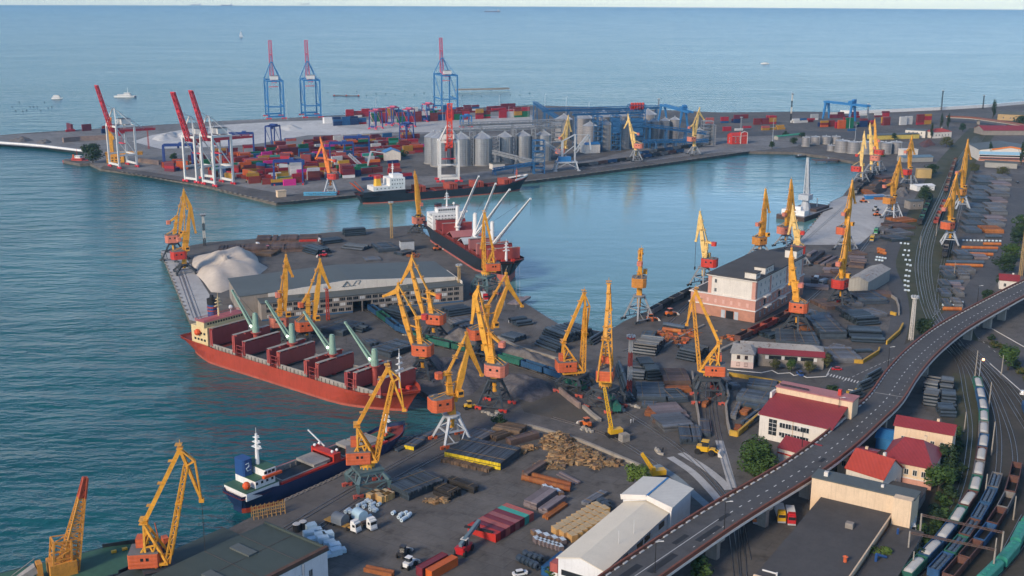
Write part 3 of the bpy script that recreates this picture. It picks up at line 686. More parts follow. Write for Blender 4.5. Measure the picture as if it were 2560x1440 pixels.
part('winch', MB().cb((fm+3, 2, r.zk(.95)+.7), (2, 1.6, 1.3)).cb((fm+3, -2.4, r.zk(.95)+.7), (2, 1.6, 1.3)).cb((fm-3, 4, r.zk(.93)+.6), (1.4, 1.4, 1.2)), M_HRED, r.root)
lad = MB()
for x in [a for a, b in hx[1:]]:
 y = -r.sg*11.0
 for dx in (-2.6, .6, 1.6): lad.beam((x+dx, y, 4), (x+dx, y, 9.5), .2)
 for z in (6, 7.8, 9.4): lad.beam((x-2.6, y, z), (x+1.6, y, z), .16)
part('access_frame', lad, M_COVR, r.root)
k = Ship('bulk_carrier', 'black bulk carrier with white deck cranes and salmon waterline moored at the inner basin', 'ship', (1075,574), (1206,655), 8, 25, 1, (1068,556), (1364,650), 8.6, 1.2, M_HULK, M_BOOT, M_DECKR, bow_h=2.4, bowf=.13)
zk = k.zk(.5)
X = lambda a: k.x(a[0], a[1], 9)
hb = [(1093,591),(1118,606),(1140,620),(1163,633),(1188,649),(1212,664),(1236,680)]
xs = [k.x(*q, 8) for q in hb]
L = k.L; hx = [(.20*L, .30*L), (.345*L, .455*L), (.50*L, .605*L), (.65*L, .755*L), (.79*L, .885*L)]
for i, (a, b) in enumerate(hx):
 k.hatch(a, b, 19, 2.0, (M_COVR, M_COVP, M_COVP, M_COVP, M_COVR)[i], ((1, 1), (0, 0), (0, 0), (1, 1), (1, 1))[i], 6.5, M_DECKR)
for i, m_ in ((1, M_COVP), (2, M_LGRY2)):
 a, b = hx[i]; c = (a+b)/2; q = MB()
 for s_ in (-1, 1): q.beam((c, 0, zk+5.2), (c+s_*(b-a)*.42, 0, zk+2.4), 19.5, .5, up=(0, 0, 1))
 part('hatch_cover', q, m_, k.root)
for bpx, tpx, tip in (((1152,567),(1151,520),(1197,441)), ((1189,592),(1187,535),(1239,459)), ((1226,590),(1225,553),(1274,474)), ((1266,614),(1265,573),(1326,497))):
 k.crane(bpx, tpx, tip, 12.5, M_WHT, 1.35)
x1 = hx[0][0]-2.5; h = k.block('deckhouse', x1-13, x1, 22, zk, zk+10.5, M_WHT)
for z in (4.5, 7.2, 9.2): k.windows(h, x1+.05, 20, zk+z, 9, .7, wd=.8)
for z in (2, 4.5, 7.2): k.windows(h, x1-6.5, 11, zk+z, 4, .8, side='y', y=-k.sg*11.02, wd=.8)
part('screen_panel', MB().box(x1+.02, x1+.5, -9, 9, zk, zk+6.2), M_COVR, k.root)
w = k.block('bridge', x1-6, x1-.6, 26.5, zk+10.5, zk+11.6, M_WHT); w2 = k.block('wheelhouse', x1-7, x1-.2, 15, zk+11.6, zk+14.2, M_WHT)
k.windows(w2, x1-.14, 14.4, zk+13.2, 11, 1.1)
part('railing', MB().path([(x1-7,-7.5,zk+15.2),(x1-.2,-7.5,zk+15.2),(x1-.2,7.5,zk+15.2),(x1-7,7.5,zk+15.2),(x1-7,-7.5,zk+15.2)], .18), M_COVR, w2)
f = part('funnel', MB().box(x1-12, x1-9, -2-4*k.sg, 2-4*k.sg, zk+10.5, zk+16), M_HULK, k.root)
k.mast(x1-4, zk+14.2, zk+24, M_WHT, r=.7); k.mast(L-12, k.zk(.92), k.zk(.92)+11, M_WHT, r=.9)
part('radar_dome', MB().tube((x1-3, 4.5, zk+14), (x1-3, 4.5, zk+16), .15).ball((x1-3, 4.5, zk+16.6), .9), M_WHT, k.root)
part('winch', MB().cb((L-9, 3, k.zk(.93)+.7), (2, 2, 1.3)).cb((L-9, -3, k.zk(.93)+.7), (2, 2, 1.3)).cb((L-17, 6, k.zk(.9)+.6), (1.4, 2, 1.2)), M_HRED, k.root)
ln = MB()
for (a, b) in (((L*.985, -3, 8.5), (1240,752)), ((L*.97, -6, 8.5), (1262,765)), ((L*.99, 2, 8.5), (1290,770)), ((L*.99, 4, 8), (1300,775))):
 q = G(b[0], b[1]); v = Vector((q.x, q.y))-k.org
 ln.beam(a, (v.dot(k.e), v.x*-k.e.y+v.y*k.e.x, .3), .14)
part('mooring_line', ln, mat('rope', (.35, .35, .33)), k.root)
q = Ship('freighter', 'long black freighter with rusty red deck, white aft house and yellow funnel', 'ship', (1000,484), (1247,464), 4, 17, 1, (876,481), (1323,443), 4.6, -1.9, M_HULK, M_HULRB, M_DECKR, bow_h=4, bowf=.12, aft_drop=.8)
L = q.L; zk = q.zk(.5)
for px in ((1045,470),(1120,462),(1185,457),(1252,450)):
 x = q.x(*px, 6); c = MB()
 for d in (-2.9, -.9, 1.5, 3.3): c.box(x+d, x+d+1.2, -6.4, 6.4, zk, zk+5.4)
 part('hatch_cover', c, mat('cover_rust', (.33, .065, .04), .65, .2, .3, rust=.3), q.root)
for a, b in ((.27, .38), (.43, .54), (.59, .70), (.74, .84)):
 q.hatch(a*L, b*L, 12, 1.6, M_DECKR, (0, 0), mc=M_DECKR)
h = q.block('poop', .02*L, .25*L, 15.5, zk, q.zd+2.4, M_HULK); z = q.zd+2.4
h = q.block('deckhouse', .075*L, .25*L, 14, z, z+3.4, M_WHT)
for d in (-1, 1): q.windows(h, .16*L, .15*L, z+1.8, 7, .8, 'y', y=d*7.03, wd=.8)
w = q.block('bridge', .165*L, .25*L, 14.5, z+3.4, z+9.5, M_WHT)
for zz in (1.4, 4.5): q.windows(w, .25*L+.05, 13, z+3.4+zz, 8, .9)
for zz in (1.4, 4.5): q.windows(w, .207*L, .07*L, z+3.4+zz, 5, .9, 'y', y=-q.sg*7.27, wd=.7)
q.block('wheelhouse', .19*L, .245*L, 9, z+9.5, z+11.8, M_WHT); q.mast(.20*L, z+11, z+20, M_WHT, r=.6)
part('funnel', MB().prism([(.115*L+x, y) for x, y in chamfer(6, 4.5, 1)], z+3.4, z+9, [(.115*L+x*.8, y*.8) for x, y in chamfer(6, 4.5, 1)]), M_FYEL, q.root)
part('funnel_cap', MB().prism([(.115*L+x, y) for x, y in chamfer(5, 3.8, .8)], z+9, z+11.2), M_HRED, q.root)
part('lifeboat_davit', MB().beam((.02*L, 2, z), (-.03*L, 2, z+7), .6).beam((.02*L, -2, z), (-.03*L, -2, z+7), .6).beam((.04*L, 0, z), (-.01*L, 0, z+8), .5), M_LIFE, q.root)
part('forecastle_rail', MB().path([(L*.90, -6.5, q.zt(.9)+1), (L*.96, -4.5, q.zt(.96)+1.1), (L, 0, q.zt(1)+1.2), (L*.96, 4.5, q.zt(.96)+1.1), (L*.90, 6.5, q.zt(.9)+1)], .4, 1.2), M_WHT, q.root)
q.mast(L*.93, q.zk(.93), q.zk(.93)+9, M_HORG, r=.3)
b = Ship('coaster', 'blue and red coaster with one open hold and white stern house', 'ship', (712,1212), (872,1148), 3.5, 12.5, 1, (588,1243), (996,1049), 3.6, -1.0, M_HULB, M_HULR, M_DECKR, bow_h=2.4, bowf=.14)
L = b.L; zk = b.zk(.5)
x0, x1, x2, x3 = b.x(722,1205,5), b.x(830,1160,5), b.x(872,1142,5), b.x(945,1092,5)
b.hatch(x0, x1, 9.6, 2.0, M_COAM, (0, 0)); b.hatch(x2, x3, 9.6, 2.0, M_COAM, (0, 0))
part('side_coaming', MB().box(x0-1, x3+1, -5.9, -5.0, zk, zk+1.7).box(x0-1, x3+1, 5.0, 5.9, zk, zk+1.7), mat('coaming_red', (.50, .035, .02), .5, .15), b.root)
part('hatch_cover', MB().box(x1-5, x1+2, -4.6, 4.6, zk+1.9, zk+2.8).box(x3-9, x3-2, -4.6, 4.6, zk+1.9, zk+2.7).box(x3-14, x3-10, -4.6, 4.6, zk+1.9, zk+2.9), M_COAM, b.root)
part('hatch_crane', MB().box(x1+2.5, x1+5.5, -5.4, 5.4, zk+3.2, zk+4).box(x1+2.5, x1+5.5, -5.8, -5.2, zk, zk+4.4).box(x1+2.5, x1+5.5, 5.2, 5.8, zk, zk+4.4), mat('coaming_red', (.5, .035, .02)), b.root)
part('vent', MB().ball((x1+3, -4.5, zk+5), .55).ball((x1+5, -4.5, zk+5), .55).ball((x1+3, 4.5, zk+5), .55).ball((x1+5, 4.5, zk+5), .55).beam((x1+6, 3, zk+4), (x1+4, 9, zk+9), .35), M_WHT, b.root)
h = b.block('poop', 1.5, x0-2, 11.6, zk, zk+2.6, M_WHT); b.block('poop_deck', 1.2, x0-1.8, 11.7, zk+2.6, zk+2.75, M_DGRN)
d = b.block('deckhouse', 5.5, x0-3, 10.4, zk+2.75, zk+5.4, M_WHT); b.windows(d, 9, 8, zk+4.3, 4, .8, 'y', y=-b.sg*5.23, wd=.8); b.block('boat_deck', 5.0, x0-2.8, 10.8, zk+5.4, zk+5.55, M_DGRN)
w = b.block('bridge', 9, x0-3, 11.5, zk+5.55, zk+8.1, M_WHT); b.windows(w, x0-2.94, 10.8, zk+7.3, 9, 1.0); b.windows(w, x0-5.5, 4.5, zk+7.2, 3, .9, 'y', y=-b.sg*5.8, wd=1.1); b.block('bridge_roof', 8.7, x0-2.7, 11, zk+8.1, zk+8.25, M_DGRN)
part('lifeboat', MB().ball((3.2, -b.sg*3.6, zk+4.2), 1.3, 10, 6), M_LIFE, b.root)
part('gangway', MB().beam((8, -b.sg*5.9, zk+5.9), (15, -b.sg*5.9, zk+5.9), 1.2, .8), M_LIFE, b.root)
part('funnel', MB().prism([(6.6+x, 2.2*b.sg+y) for x, y in chamfer(3.6, 5, .5)], zk+5.5, zk+11), M_BLUE, b.root)
part('funnel_mark', MB().path([(5.6, -.42*b.sg, zk+9.6), (6.8, -.42*b.sg, zk+9.8), (6.8, -.42*b.sg, zk+8.6), (5.8, -.42*b.sg, zk+8.2), (6.2, -.42*b.sg, zk+7.2), (7.4, -.42*b.sg, zk+7.4)], .3, .12), mat('mark_pale', (.5, .62, .7)), b.root)
b.mast(10.5, zk+8.2, zk+18.5, M_WHT, r=.75); b.mast(L-9, b.zk(.93), b.zk(.93)+9, M_WHT, r=.35)
part('forecastle_deck', MB().box(L-15, L-8, -3.2, 3.2, b.zk(.93)+.1, b.zk(.93)+.3), M_DGRN, b.root)
part('winch', MB().cb((L-7, 1, b.zk(.95)+.6), (1.4, 1.6, 1)).cb((L-11, -1.8, b.zk(.93)+.7), (1.2, 1.2, 1)), M_HORG, b.root)
# ---------- smaller craft ----------
def boat(name, label, cat, p, yaw, L, B, zd, hull, sup, houses, group=None, deck=None, boot=None):
 """houses: (x0, x1, width, height[, material]) stacked from the deck"""
 x, y = g(*p, ZW); r_ = thing(name, label, cat, (x, y, ZW), yaw, group); mb = MB()
 N = 10; rows = []
 for i in range(N+1):
  t_ = i/N; bd = B/2*(.8+.2*min(1, t_/.2)) if t_ < .55 else B/2*max(.03, 1-((t_-.55)/.45)**2.2)
  z = zd*(1+.35*max(0, (t_-.6)/.4)); rows.append(((t_-.5)*L, bd, z))
 for sd_ in (-1, 1):
  vs = []; [vs.extend([(x_*.96, sd_*b_*.9, -.6), (x_, sd_*b_, z_)]) for x_, b_, z_ in rows]
  mb.add(vs, [(2*i, 2*i+2, 2*i+3, 2*i+1)[::(1 if sd_ < 0 else -1)] for i in range(N)])
 x_, b_, z_ = rows[0]; mb.add([(x_*.96, -b_*.9, -.6), (x_, -b_, z_), (x_, b_, z_), (x_*.96, b_*.9, -.6)], [(0, 1, 2, 3)])
 part('hull', mb, hull, r_)
 d = MB()
 for (xa, ba, za), (xb, bb, zb_) in zip(rows, rows[1:]): d.add([(xa, -ba*.97, za-.2), (xb, -bb*.97, zb_-.2), (xb, bb*.97, zb_-.2), (xa, ba*.97, za-.2)], [(0, 1, 2, 3)])
 part('deck', d, deck or M_ROOF, r_)
 z = zd-.2
 for h_ in houses:
  a = part('cabin', MB().box(h_[0]*L, h_[1]*L, -h_[2]*B/2, h_[2]*B/2, z, z+h_[3]), h_[4] if len(h_) > 4 else sup, r_)
  n = max(2, int((h_[1]-h_[0])*L/1.6)); w = MB()
  for i in range(n):
   c = h_[0]*L+(i+.5)*(h_[1]-h_[0])*L/n
   for sd_ in (-1, 1): w.cb((c, sd_*h_[2]*B/2, z+h_[3]*.6), ((h_[1]-h_[0])*L/n*.6, .08, h_[3]*.3))
  w.cb((h_[1]*L, 0, z+h_[3]*.6), (.08, h_[2]*B*.8, h_[3]*.3))
  part('window', w, M_GLASS, a)
  z += h_[3]
 return r_, z
a, z = boat('tugboat', 'small bright red tugboat tied up at the tip of the container mole', 'boat', (192,407), radians(-10), 26, 9, 2.4, M_HRED, M_HRED, [(-.15, .28, .65, 2.6), (-.02, .2, .5, 2.4, M_WHT)], deck=M_HRED)
part('mast', MB().tube((1, 0, z), (1, 0, z+7), .25, .1).cb((1, 0, z+4), (.3, 2.5, .2)), M_HRED, a); part('funnel', MB().tube((-3, 0, z-2.5), (-3, 0, z+1), .9), M_HORG, a)
a, z = boat('ferry', 'white and navy passenger ferry under way on the open sea', 'boat', (314,243), 0, 36, 7.5, 2.2, M_WHT, M_WHT, [(-.35, .25, .8, 2.6), (-.05, .22, .7, 2.6)], deck=M_WHT)
part('mast', MB().tube((4, 0, z), (4, 0, z+8), .3, .1), M_WHT, a); part('bow_band', MB().box(9, 17.2, -1.4, 1.4, .3, 2.5), M_HULB, a)
a, z = boat('tour_boat', 'small white tour boat trailing a wake near the left edge', 'boat', (143,247), 0, 17, 5, 1.5, M_WHT, M_WHT, [(-.4, .3, .8, 2.4), (-.3, .2, .7, 2.0)], deck=M_WHT)
x, y = g(603, 93, ZW); a = thing('sailing_boat', 'lone white sailing boat far out on the sea', 'boat', (x, y, ZW), .5)
part('hull', MB().prism([(-7, -2), (3, -2), (8, 0), (3, 2), (-7, 2)], 0, 1.8), M_WHT, a); part('mast', MB().tube((0, 0, 1), (0, 0, 26), .3), M_WHT, a)
part('sail', MB().prism([(-.3, -.1), (-9, -.1), (-9, .1), (-.3, .1)], 3, 25, [(-.3, -.1), (-.8, -.1), (-.8, .1), (-.3, .1)]).prism([(.4, -.1), (7.5, -.1), (7.5, .1), (.4, .1)], 2, 21, [(.4, -.1), (.7, -.1), (.7, .1), (.4, .1)]), mat('sailcloth', (.9, .9, .9)), a)
for (px, py, L_, dx, lab) in ((1231,30,190,1,'distant cargo ship with derricks, largest on the skyline'), (490,13,150,1,'faint distant ship, leftmost on the horizon'), (567,14,170,1,'faint distant ship between two others on the horizon'), (763,11,160,1,'faint distant ship above the blue cranes on the horizon')):
 k_ = 1.0 if py > 20 else 1.25
 a, z = boat('cargo_ship', lab, 'ship', (px, py), 0 if py > 20 else pi, L_*k_, 26*k_, 9*k_, mat('far_hull', (.30, .16, .15)) if py < 20 else M_DECKR, M_WHT, [(-.44, -.32, .8, 12*k_), (-.42, -.34, .6, 5*k_)] if py < 20 else [(.30, .44, .8, 14), (.32, .40, .6, 6)], 'distant ships near the horizon', deck=M_DECKR)
 if py > 20:
  for i in range(4): part('derrick', MB().box(-70+i*28, -66+i*28, -3, 3, 8, 24), M_WHT, a)
a, z = boat('speedboat', 'tiny white speedboat with a long wake at the right', 'boat', (1912,160), pi, 20, 6, 2, M_WHT, M_WHT, [(-.2, .2, .6, 2)])
for px, py, lab in ((2003,392,'small dark pontoon boat left of the rusty jetty platform'), (2078,399,'small dark boat right of the rusty jetty platform')):
 boat('workboat', lab, 'boat', (px, py), .3, 12, 4, 1.2, M_HULK, M_GREY, [(-.3, 0, .6, 1.6)])
bx, by = g(2012,538,ZW); a = thing('crane_barge', 'dark floating barge carrying a tall pale grey crane', 'ship', (bx, by, ZW), radians(52))
part('hull', MB().box(-26, 26, -11, 11, -1, 3.4), mat('barge_rust', (.06, .04, .035), .7, .3, .3, rust=.4), a)
part('deck', MB().box(-25.4, 25.4, -10.4, 10.4, 3.4, 3.5), M_GREY, a)
part('deckhouse', MB().box(-22, -14, -9, 9, 3.5, 7).box(-20, -16, -5, 5, 7, 9.5), M_WHT, a)
part('crane_base', MB().prism(chamfer(8, 8, 2), 3.5, 12, [(x*.5, y*.5) for x, y in chamfer(8, 8, 2)]).box(-5, 3, -4, 4, 12, 16), M_LGREY, a)
z1 = hz(2024, 367, (bx, by)); part('boom', MB().lattice((1, 0, 14), (3, 2, z1-6), 4, 3, 1.2, 1, 12, .4, .2).beam((1, 0, 14), (3, 2, z1-6), 1.6, 1.2, .8, .8), M_LGREY, a)
part('cargo_hold', MB().box(0, 24, -9, 9, 3.5, 5.4), mat('barge_rust', (.06, .04, .035)), a)
part('deck_gear', MB().cb((8, 5, 6.2), (3, 2, 1.6)).cb((-8, 6, 4.6), (2, 2, 2.2)).cb((-9, -5, 4.4), (3, 2, 1.8)).tube((12, -4, 5.4), (12, -4, 12), .4), M_LGREY, a)
bx, by = g(205,1452,ZW); a = thing('floating_crane', 'dark green floating crane vessel with tall rusty yellow lattice mast', 'ship', (bx, by, ZW), radians(33)); P = Plane((bx, by), radians(33))
part('hull', MB().prism([(-40, -9), (-40, 9), (10, 9), (20, 5.5), (25, 0), (20, -5.5), (10, -9)], -1, 4.0), M_HULK, a)
part('deck', MB().sheet([(-39, -8.5), (10, -8.5), (19.5, -5.2), (23.5, 0), (19.5, 5.2), (10, 8.5), (-39, 8.5)], 4.03), M_DGRN, a)
part('bulwark', MB().path([(8, -9, 4.4), (20, -5.5, 4.8), (25, 0, 5.2), (20, 5.5, 4.8), (8, 9, 4.4)], .3, 1.2), M_HULK, a)
part('bow_gear', MB().cb((23.5, 0, 6.0), (1.6, 2.4, 2)).tube((22, 0, 5), (21, 0, 12), .15), M_HORG, a)
part('winch', MB().ball((15, 1, 5), 1, 8, 5).cb((10, 4, 4.4), (1.4, .8, .6)).cb((13, 4, 4.4), (1.4, .8, .6)).cb((16, -3, 4.4), (1.4, .8, .6)), M_FYEL, a)
M_YRUST = mat('crane_rusty_yellow', (.60, .27, .045), .6, .25, .5, rust=.45)
b0 = P(172, 1440); tp = P(211, 1172)
mm = MB(); mm.lattice((b0[0], 0, 5), (b0[0]+(tp[0]-b0[0])*.78, 0, 5+(tp[1]-5)*.78), 4.6, 5, 1.8, 1.7, 16, .28, .14); part('mast', mm, M_YRUST, a)
mm = MB(); c0 = (b0[0]+(tp[0]-b0[0])*.78, 0, 5+(tp[1]-5)*.78); mm.lattice(c0, (tp[0], 0, tp[1]), 1.8, 1.7, 1.1, 1.0, 4, .35, .2); mm.beam(c0, (tp[0], 0, tp[1]), 1.0, 1.0); part('mast_head', mm, mat('mast_red', (.42, .08, .04), .6, .3, rust=.4), a)
t1 = P(140, 1381); t2 = P(10, 1448)
part('machinery_tower', MB().lattice((b0[0]-2, 0, 4), (b0[0]-1, 0, 14), 5, 5, 4.4, 4.4, 4, .35, .2).box(b0[0]-8.0, b0[0]-6.6, -1.5, 1.5, 4, t1[1]+1).box(b0[0]-5, b0[0]+2, -3, 3, 4, 8), M_YRUST, a)
part('lowered_jib', MB().beam((b0[0]-8, 0, t1[1]-.5), (t2[0], 0, t2[1]), 2.4, 2.2, 1.2, 1.2).path([(b0[0]-8, 1.2, t1[1]+1.8), (t2[0], .6, t2[1]+1.6)], .15), mat('jib_grey', (.30, .28, .26), .6, .2, rust=.4), a)
# ---------- quay gantry cranes ----------
M_STW = mat('gantry_white', (.66, .66, .63), .5, .1, .4, streak=.2, rust=.1)
M_STR = mat('gantry_red', (.60, .035, .05), .5, .12, .4)
M_STB = mat('gantry_blue', (.03, .17, .40), .5, .15, .4, streak=.15)
M_STP = mat('gantry_navy', (.02, .05, .21), .5, .15, .4)
M_PINK = mat('boom_rose', (.52, .10, .17), .5, .12, .4)
QG = 'ship to shore gantry cranes of the container terminal'
def sts(label, w0, w1, l0, top, portal_y, apex, tip, hinge, rear, mleg, mboom, raw=None, boomw=1.9, light=1.0, house_px=None):
 """w0, w1: the two waterside feet, l0: a landside foot"""
 W0, W1, L0 = Vector(g(*w0)), Vector(g(*w1)), Vector(g(*l0))
 o = (W0+W1)/2; th = yawof(W0, W1)-pi/2; d = Vector((cos(th), sin(th)))
 if (L0-o).dot(d) < 0: th += pi; d = -d
 gau = (L0-o).dot(d); hw = (W1-W0).length/2; P = Plane(o, th)
 if raw: zt, zp, apex, tip, hinge, rear = raw; gau = gau if gau > 13 else 16
 else:
  zt, zp = P(*top)[1], P(*portal_y)[1]; apex, tip, hinge, rear = P(*apex), P(*tip), P(*hinge), P(*rear)
 r = thing('gantry_crane', label, 'crane', o, th, QG)
 for x in (0, gau):
  for s in (-1, 1):
   lg = part('leg', MB().beam((x, s*hw, 1.8), (x, s*hw, zt), 1.5*light, 1.7*light), mleg, r)
   b = MB(); b.cb((x, s*hw, 1.5), (1.4, 7, .8)); b.cb((x, s*hw-2.2, .7), (1.2, 2.6, 1.1)); b.cb((x, s*hw+2.2, .7), (1.2, 2.6, 1.1)); part('bogie', b, M_STR, lg)
 f = MB(); w = 1.3*light
 for s in (-1, 1):
  f.beam((0, s*hw, zp), (gau, s*hw, zp), w, w*1.2); f.beam((0, s*hw, zt-1), (gau, s*hw, zt-1), w, w*1.2)
  f.beam((gau, s*hw, zp), (0, s*hw, zt-2), w*.55); f.beam((0, s*hw, zt), (apex[0], s*1.5, apex[1]), w*.75); f.beam((gau*.95, s*hw*.9, zt), (apex[0], s*1.5, apex[1]), w*.3)
 for x in (0, gau): f.beam((x, -hw, zt-1), (x, hw, zt-1), w, w*1.3); f.beam((x, -hw, 3.4), (x, hw, 3.4), w, w*1.4)
 f.beam((gau, -hw, zp), (gau, hw, zp), w); f.cb((apex[0], 0, apex[1]), (1.2, 3.6, 1.6))
 part('portal_frame', f, mleg, r)
 g_ = MB()
 for s in (-1, 1): g_.beam((hinge[0], s*2.2, hinge[1]), (rear[0], s*2.2, rear[1]), 1.0, 1.8)
 n = max(4, int(abs(rear[0]-hinge[0])/4))
 for i in range(n+1):
  c = lp((hinge[0], hinge[1]), rear, i/n); g_.beam((c[0], -2.2, c[1]), (c[0], 2.2, c[1]), .5)
  g_.beam((c[0], 2.6, c[1]), (c[0], 2.6, c[1]+2), .2); g_.beam((c[0], -2.6, c[1]), (c[0], -2.6, c[1]+2), .2)
 g_.path([(hinge[0], 2.6, hinge[1]+2), (rear[0], 2.6, rear[1]+2)], .25).path([(hinge[0], -2.6, hinge[1]+2), (rear[0], -2.6, rear[1]+2)], .25)
 part('trolley_girder', g_, mboom, r)
 b = MB(); b.lattice((hinge[0], 0, hinge[1]), (tip[0], 0, tip[1]), 4.6, boomw, 3.4, boomw*.8, max(8, int(dst(hinge, tip)/4)), .55*light, .3*light)
 c = lp((hinge[0], 0, hinge[1]), (tip[0], 0, tip[1]), .62); b.cb(c, (2.2, 3.6, 2.2)); b.cb((tip[0], 0, tip[1]), (1.6, 5, .8)); part('boom', b, mboom, r)
 st = MB()
 for s in (-1.4, 1.4): st.beam((apex[0], s, apex[1]), (rear[0]*.75+hinge[0]*.25, s*1.4, rear[1]+1), .3); st.beam((apex[0], s, apex[1]), c, .2)
 part('stay', st, mleg, r)
 hx = gau*.72
 h = part('machinery_house', MB().box(hx-4.5, hx+4.5, -5, 5, zt+.4, zt+5), M_STW, r)
 part('roof', MB().box(hx-4.7, hx+4.7, -5.2, 5.2, zt+5, zt+5.3), M_ROOF, h)
 tx = gau*.5; part('trolley', MB().box(tx-2.5, tx+2.5, -2.8, 2.8, hinge[1]-2.6, hinge[1]-.9).box(tx-1, tx+1, 1, 3, hinge[1]-5, hinge[1]-2.6), mboom, r)
 s = MB().box(tx-1.2, tx+1.2, -6, 6, hinge[1]-12, hinge[1]-11.2)
 for a in (-2, 2):
  for q in (-.8, .8): s.beam((tx+q, a, hinge[1]-2.6), (tx+q, a, hinge[1]-11.2), .1)
 part('spreader', s, M_STR, r)
 return r
sts('white gantry crane with raised red boom, leftmost, beside the yellow column crane', (275,416), (299,422), (341,417), (272,313), (272,388), (283,271), (241,214), (279,328), (385,322), M_STW, M_STR)
sts('white gantry crane with raised red boom, left one of the close pair', (464,454), (493,458), (541,452), (465,340), (465,420), (475,292), (432,231), (472,352), (585,345), M_STW, M_STR)
sts('white gantry crane with raised red boom, right one of the close pair', (509,461), (538,467), (584,461), (510,338), (511,420), (519,290), (477,227), (516,350), (627,341), M_STW, M_STR)
sts('white gantry crane with orange red boom seen end on before the silos', (1101,456), (1147,455), (1110,449), 0, 0, 0, 0, 0, 0, M_STW, mat('gantry_vermilion', (.70, .06, .03), .5, .1), raw=(36, 13, (5, 48), (-6, 68), (-2, 31), (20, 33)))
for i, (px, py, lab) in enumerate(((686,298,'blue gantry crane with raised rose boom on the outer shore, left of the three'), (775,295,'blue gantry crane with raised rose boom on the outer shore, middle of the three'), (1107,277,'blue gantry crane with raised rose boom rising behind the long container row'))):
 k = sc(py); w = 18/k*k
 r = sts(lab, (px+17, py-8), (px-21, py-7), (px-2, py), 0, 0, 0, 0, 0, 0, M_STB, M_PINK, raw=(50, 16, (4, 71), (-3, 99), (1, 52), (32, 47)), boomw=2.6, light=1.1)
def yard_gantry(label, p, yaw, span, width, h, m, mtop, group='yard gantry cranes over the container stacks'):
 r = thing('yard_crane', label, 'crane', g(*p), radians(yaw), group); a, b = span/2, width/2
 for x in (-a, a):
  for y in (-b, b):
   lg = part('leg', MB().beam((x, y*1.0, 1.2), (x, y*.75, h), .95, 1.1), m, r)
   part('wheel_set', MB().cb((x, y, .7), (1.3, 2.8, 1.3)), M_STR, lg)
 f = MB()
 for y in (-b*.75, b*.75): f.beam((-a, y, h), (a, y, h), 1.1, 1.6)
 for x in (-a, a): f.beam((x, -b, 2), (x, b, 2), .9); f.beam((x, -b*.75, h), (x, b*.75, h), .9); f.beam((x, -b*.9, 5), (x, b*.78, h-2), .4)
 part('top_frame', f, mtop, r)
 t_ = part('trolley', MB().cb((a*.25, 0, h+1.3), (4, width*.8, 1.6)).cb((a*.25-2.5, 0, h-2), (1.8, 2, 2.2)), mtop, r)
 part('power_pack', MB().cb((-a, 0, 3.2), (1.8, width*.5, 2.2)), m, r)
 return r
YG = [((940,322),60,14,10,22,M_STP,M_PINK,'navy and rose yard crane, first before the long container row'), ((982,313),55,14,10,22,M_STP,M_PINK,'navy and rose yard crane, second before the long container row'), ((1022,318),60,14,10,22,M_STP,M_PINK,'navy and rose yard crane, third before the long container row'), ((1070,303),55,14,10,22,M_STP,M_PINK,'navy and rose yard crane, close to the tall blue gantry crane'),
 ((1017,355),60,14,10,20,M_STP,M_STP,'dark navy yard crane among containers left of the silos'), ((684,372),60,14,10,24,M_STP,M_STP,'dark navy yard crane at the edge of the pale sand'), ((722,460),10,24,12,20,M_STP,M_STP,'navy yard crane nearest the quay, above grey container stack'), ((447,415),10,26,12,20,M_STP,M_STP,'navy yard crane left of the close pair of white gantries'),
 ((855,412),10,22,12,21,M_STP,M_STP,'navy yard crane left of the ship hull house with blue roof'), ((893,398),10,24,12,22,M_STP,M_STP,'navy yard crane in the thick of the red containers'), ((605,388),10,24,12,22,M_STP,M_STP,'navy yard crane right behind the close pair of white gantries'), ((1165,318),30,12,9,14,M_STB,M_STB,'small blue yard crane behind the first silos')]
for p, yw, sp, wd, h, m, mt, lab in YG: yard_gantry(lab, p, yw, sp, wd, h, m, mt)
def rail_gantry(label, p0, p1, top0, over):
 a, b = Vector(g(*p0)), Vector(g(*p1)); o = (a+b)/2; th = yawof(a, b); L = (b-a).length; P = Plane(o, th); h = P(*top0)[1]
 r = thing('rail_gantry_crane', label, 'crane', o, th, 'big blue cantilever gantries over the right container yard')
 for x in (-L/2, L/2):
  for y in (-6, 6): part('leg', MB().beam((x, y, 0), (x, y*.4, h-1), 1.6, 2.2, 2.2, 3), M_STB, r)
 g_ = MB()
 for y in (-3, 3): g_.beam((-L/2-3, y, h), (L/2+over, y, h), 1.6, 2.6)
 for i in range(9): x = -L/2+i*(L+over)/8.5; g_.beam((x, -3, h), (x, 3, h), 1)
 part('girder', g_, M_STB, r)
 part('trolley', MB().cb((L/2-2, 0, h+3), (7, 8, 3.4)).cb((L/2+1, 0, h+5.6), (4, 5, 2.4)), M_STB, r)
rail_gantry('big blue cantilever gantry crane behind the right hand silos', (1656,306), (1708,322), (1656,262), 22)
rail_gantry('big blue cantilever gantry crane over the far right container stacks', (2065,296), (2130,304), (2065,254), 26)
x, y = g(288,408); a = thing('column_crane', 'tall yellow column crane with yellow base house beside the leftmost white gantry', 'crane', (x, y), radians(10)); z = hz(282, 300, (x, y))
part('column', MB().box(-4.6, -.4, -2, 2, 8, z).cb((-2.5, 0, z-16), (7, 5, 5)), M_YEL, a); part('base', MB().box(-7, 9, -4, 4, 1, 8).box(-8, 26, -3, 3, 8, 11), M_YEL, a)
w = MB()
for i in range(4):
 for j in range(2): w.cb((-5+i*3.4, -4.02, 3+j*2.6), (1.6, .1, 1.2))
part('window', w, M_GLASS, a); part('boom_tip', MB().cb((-2.5, 0, z+1), (5, 3, 3)), M_ORNG, a)
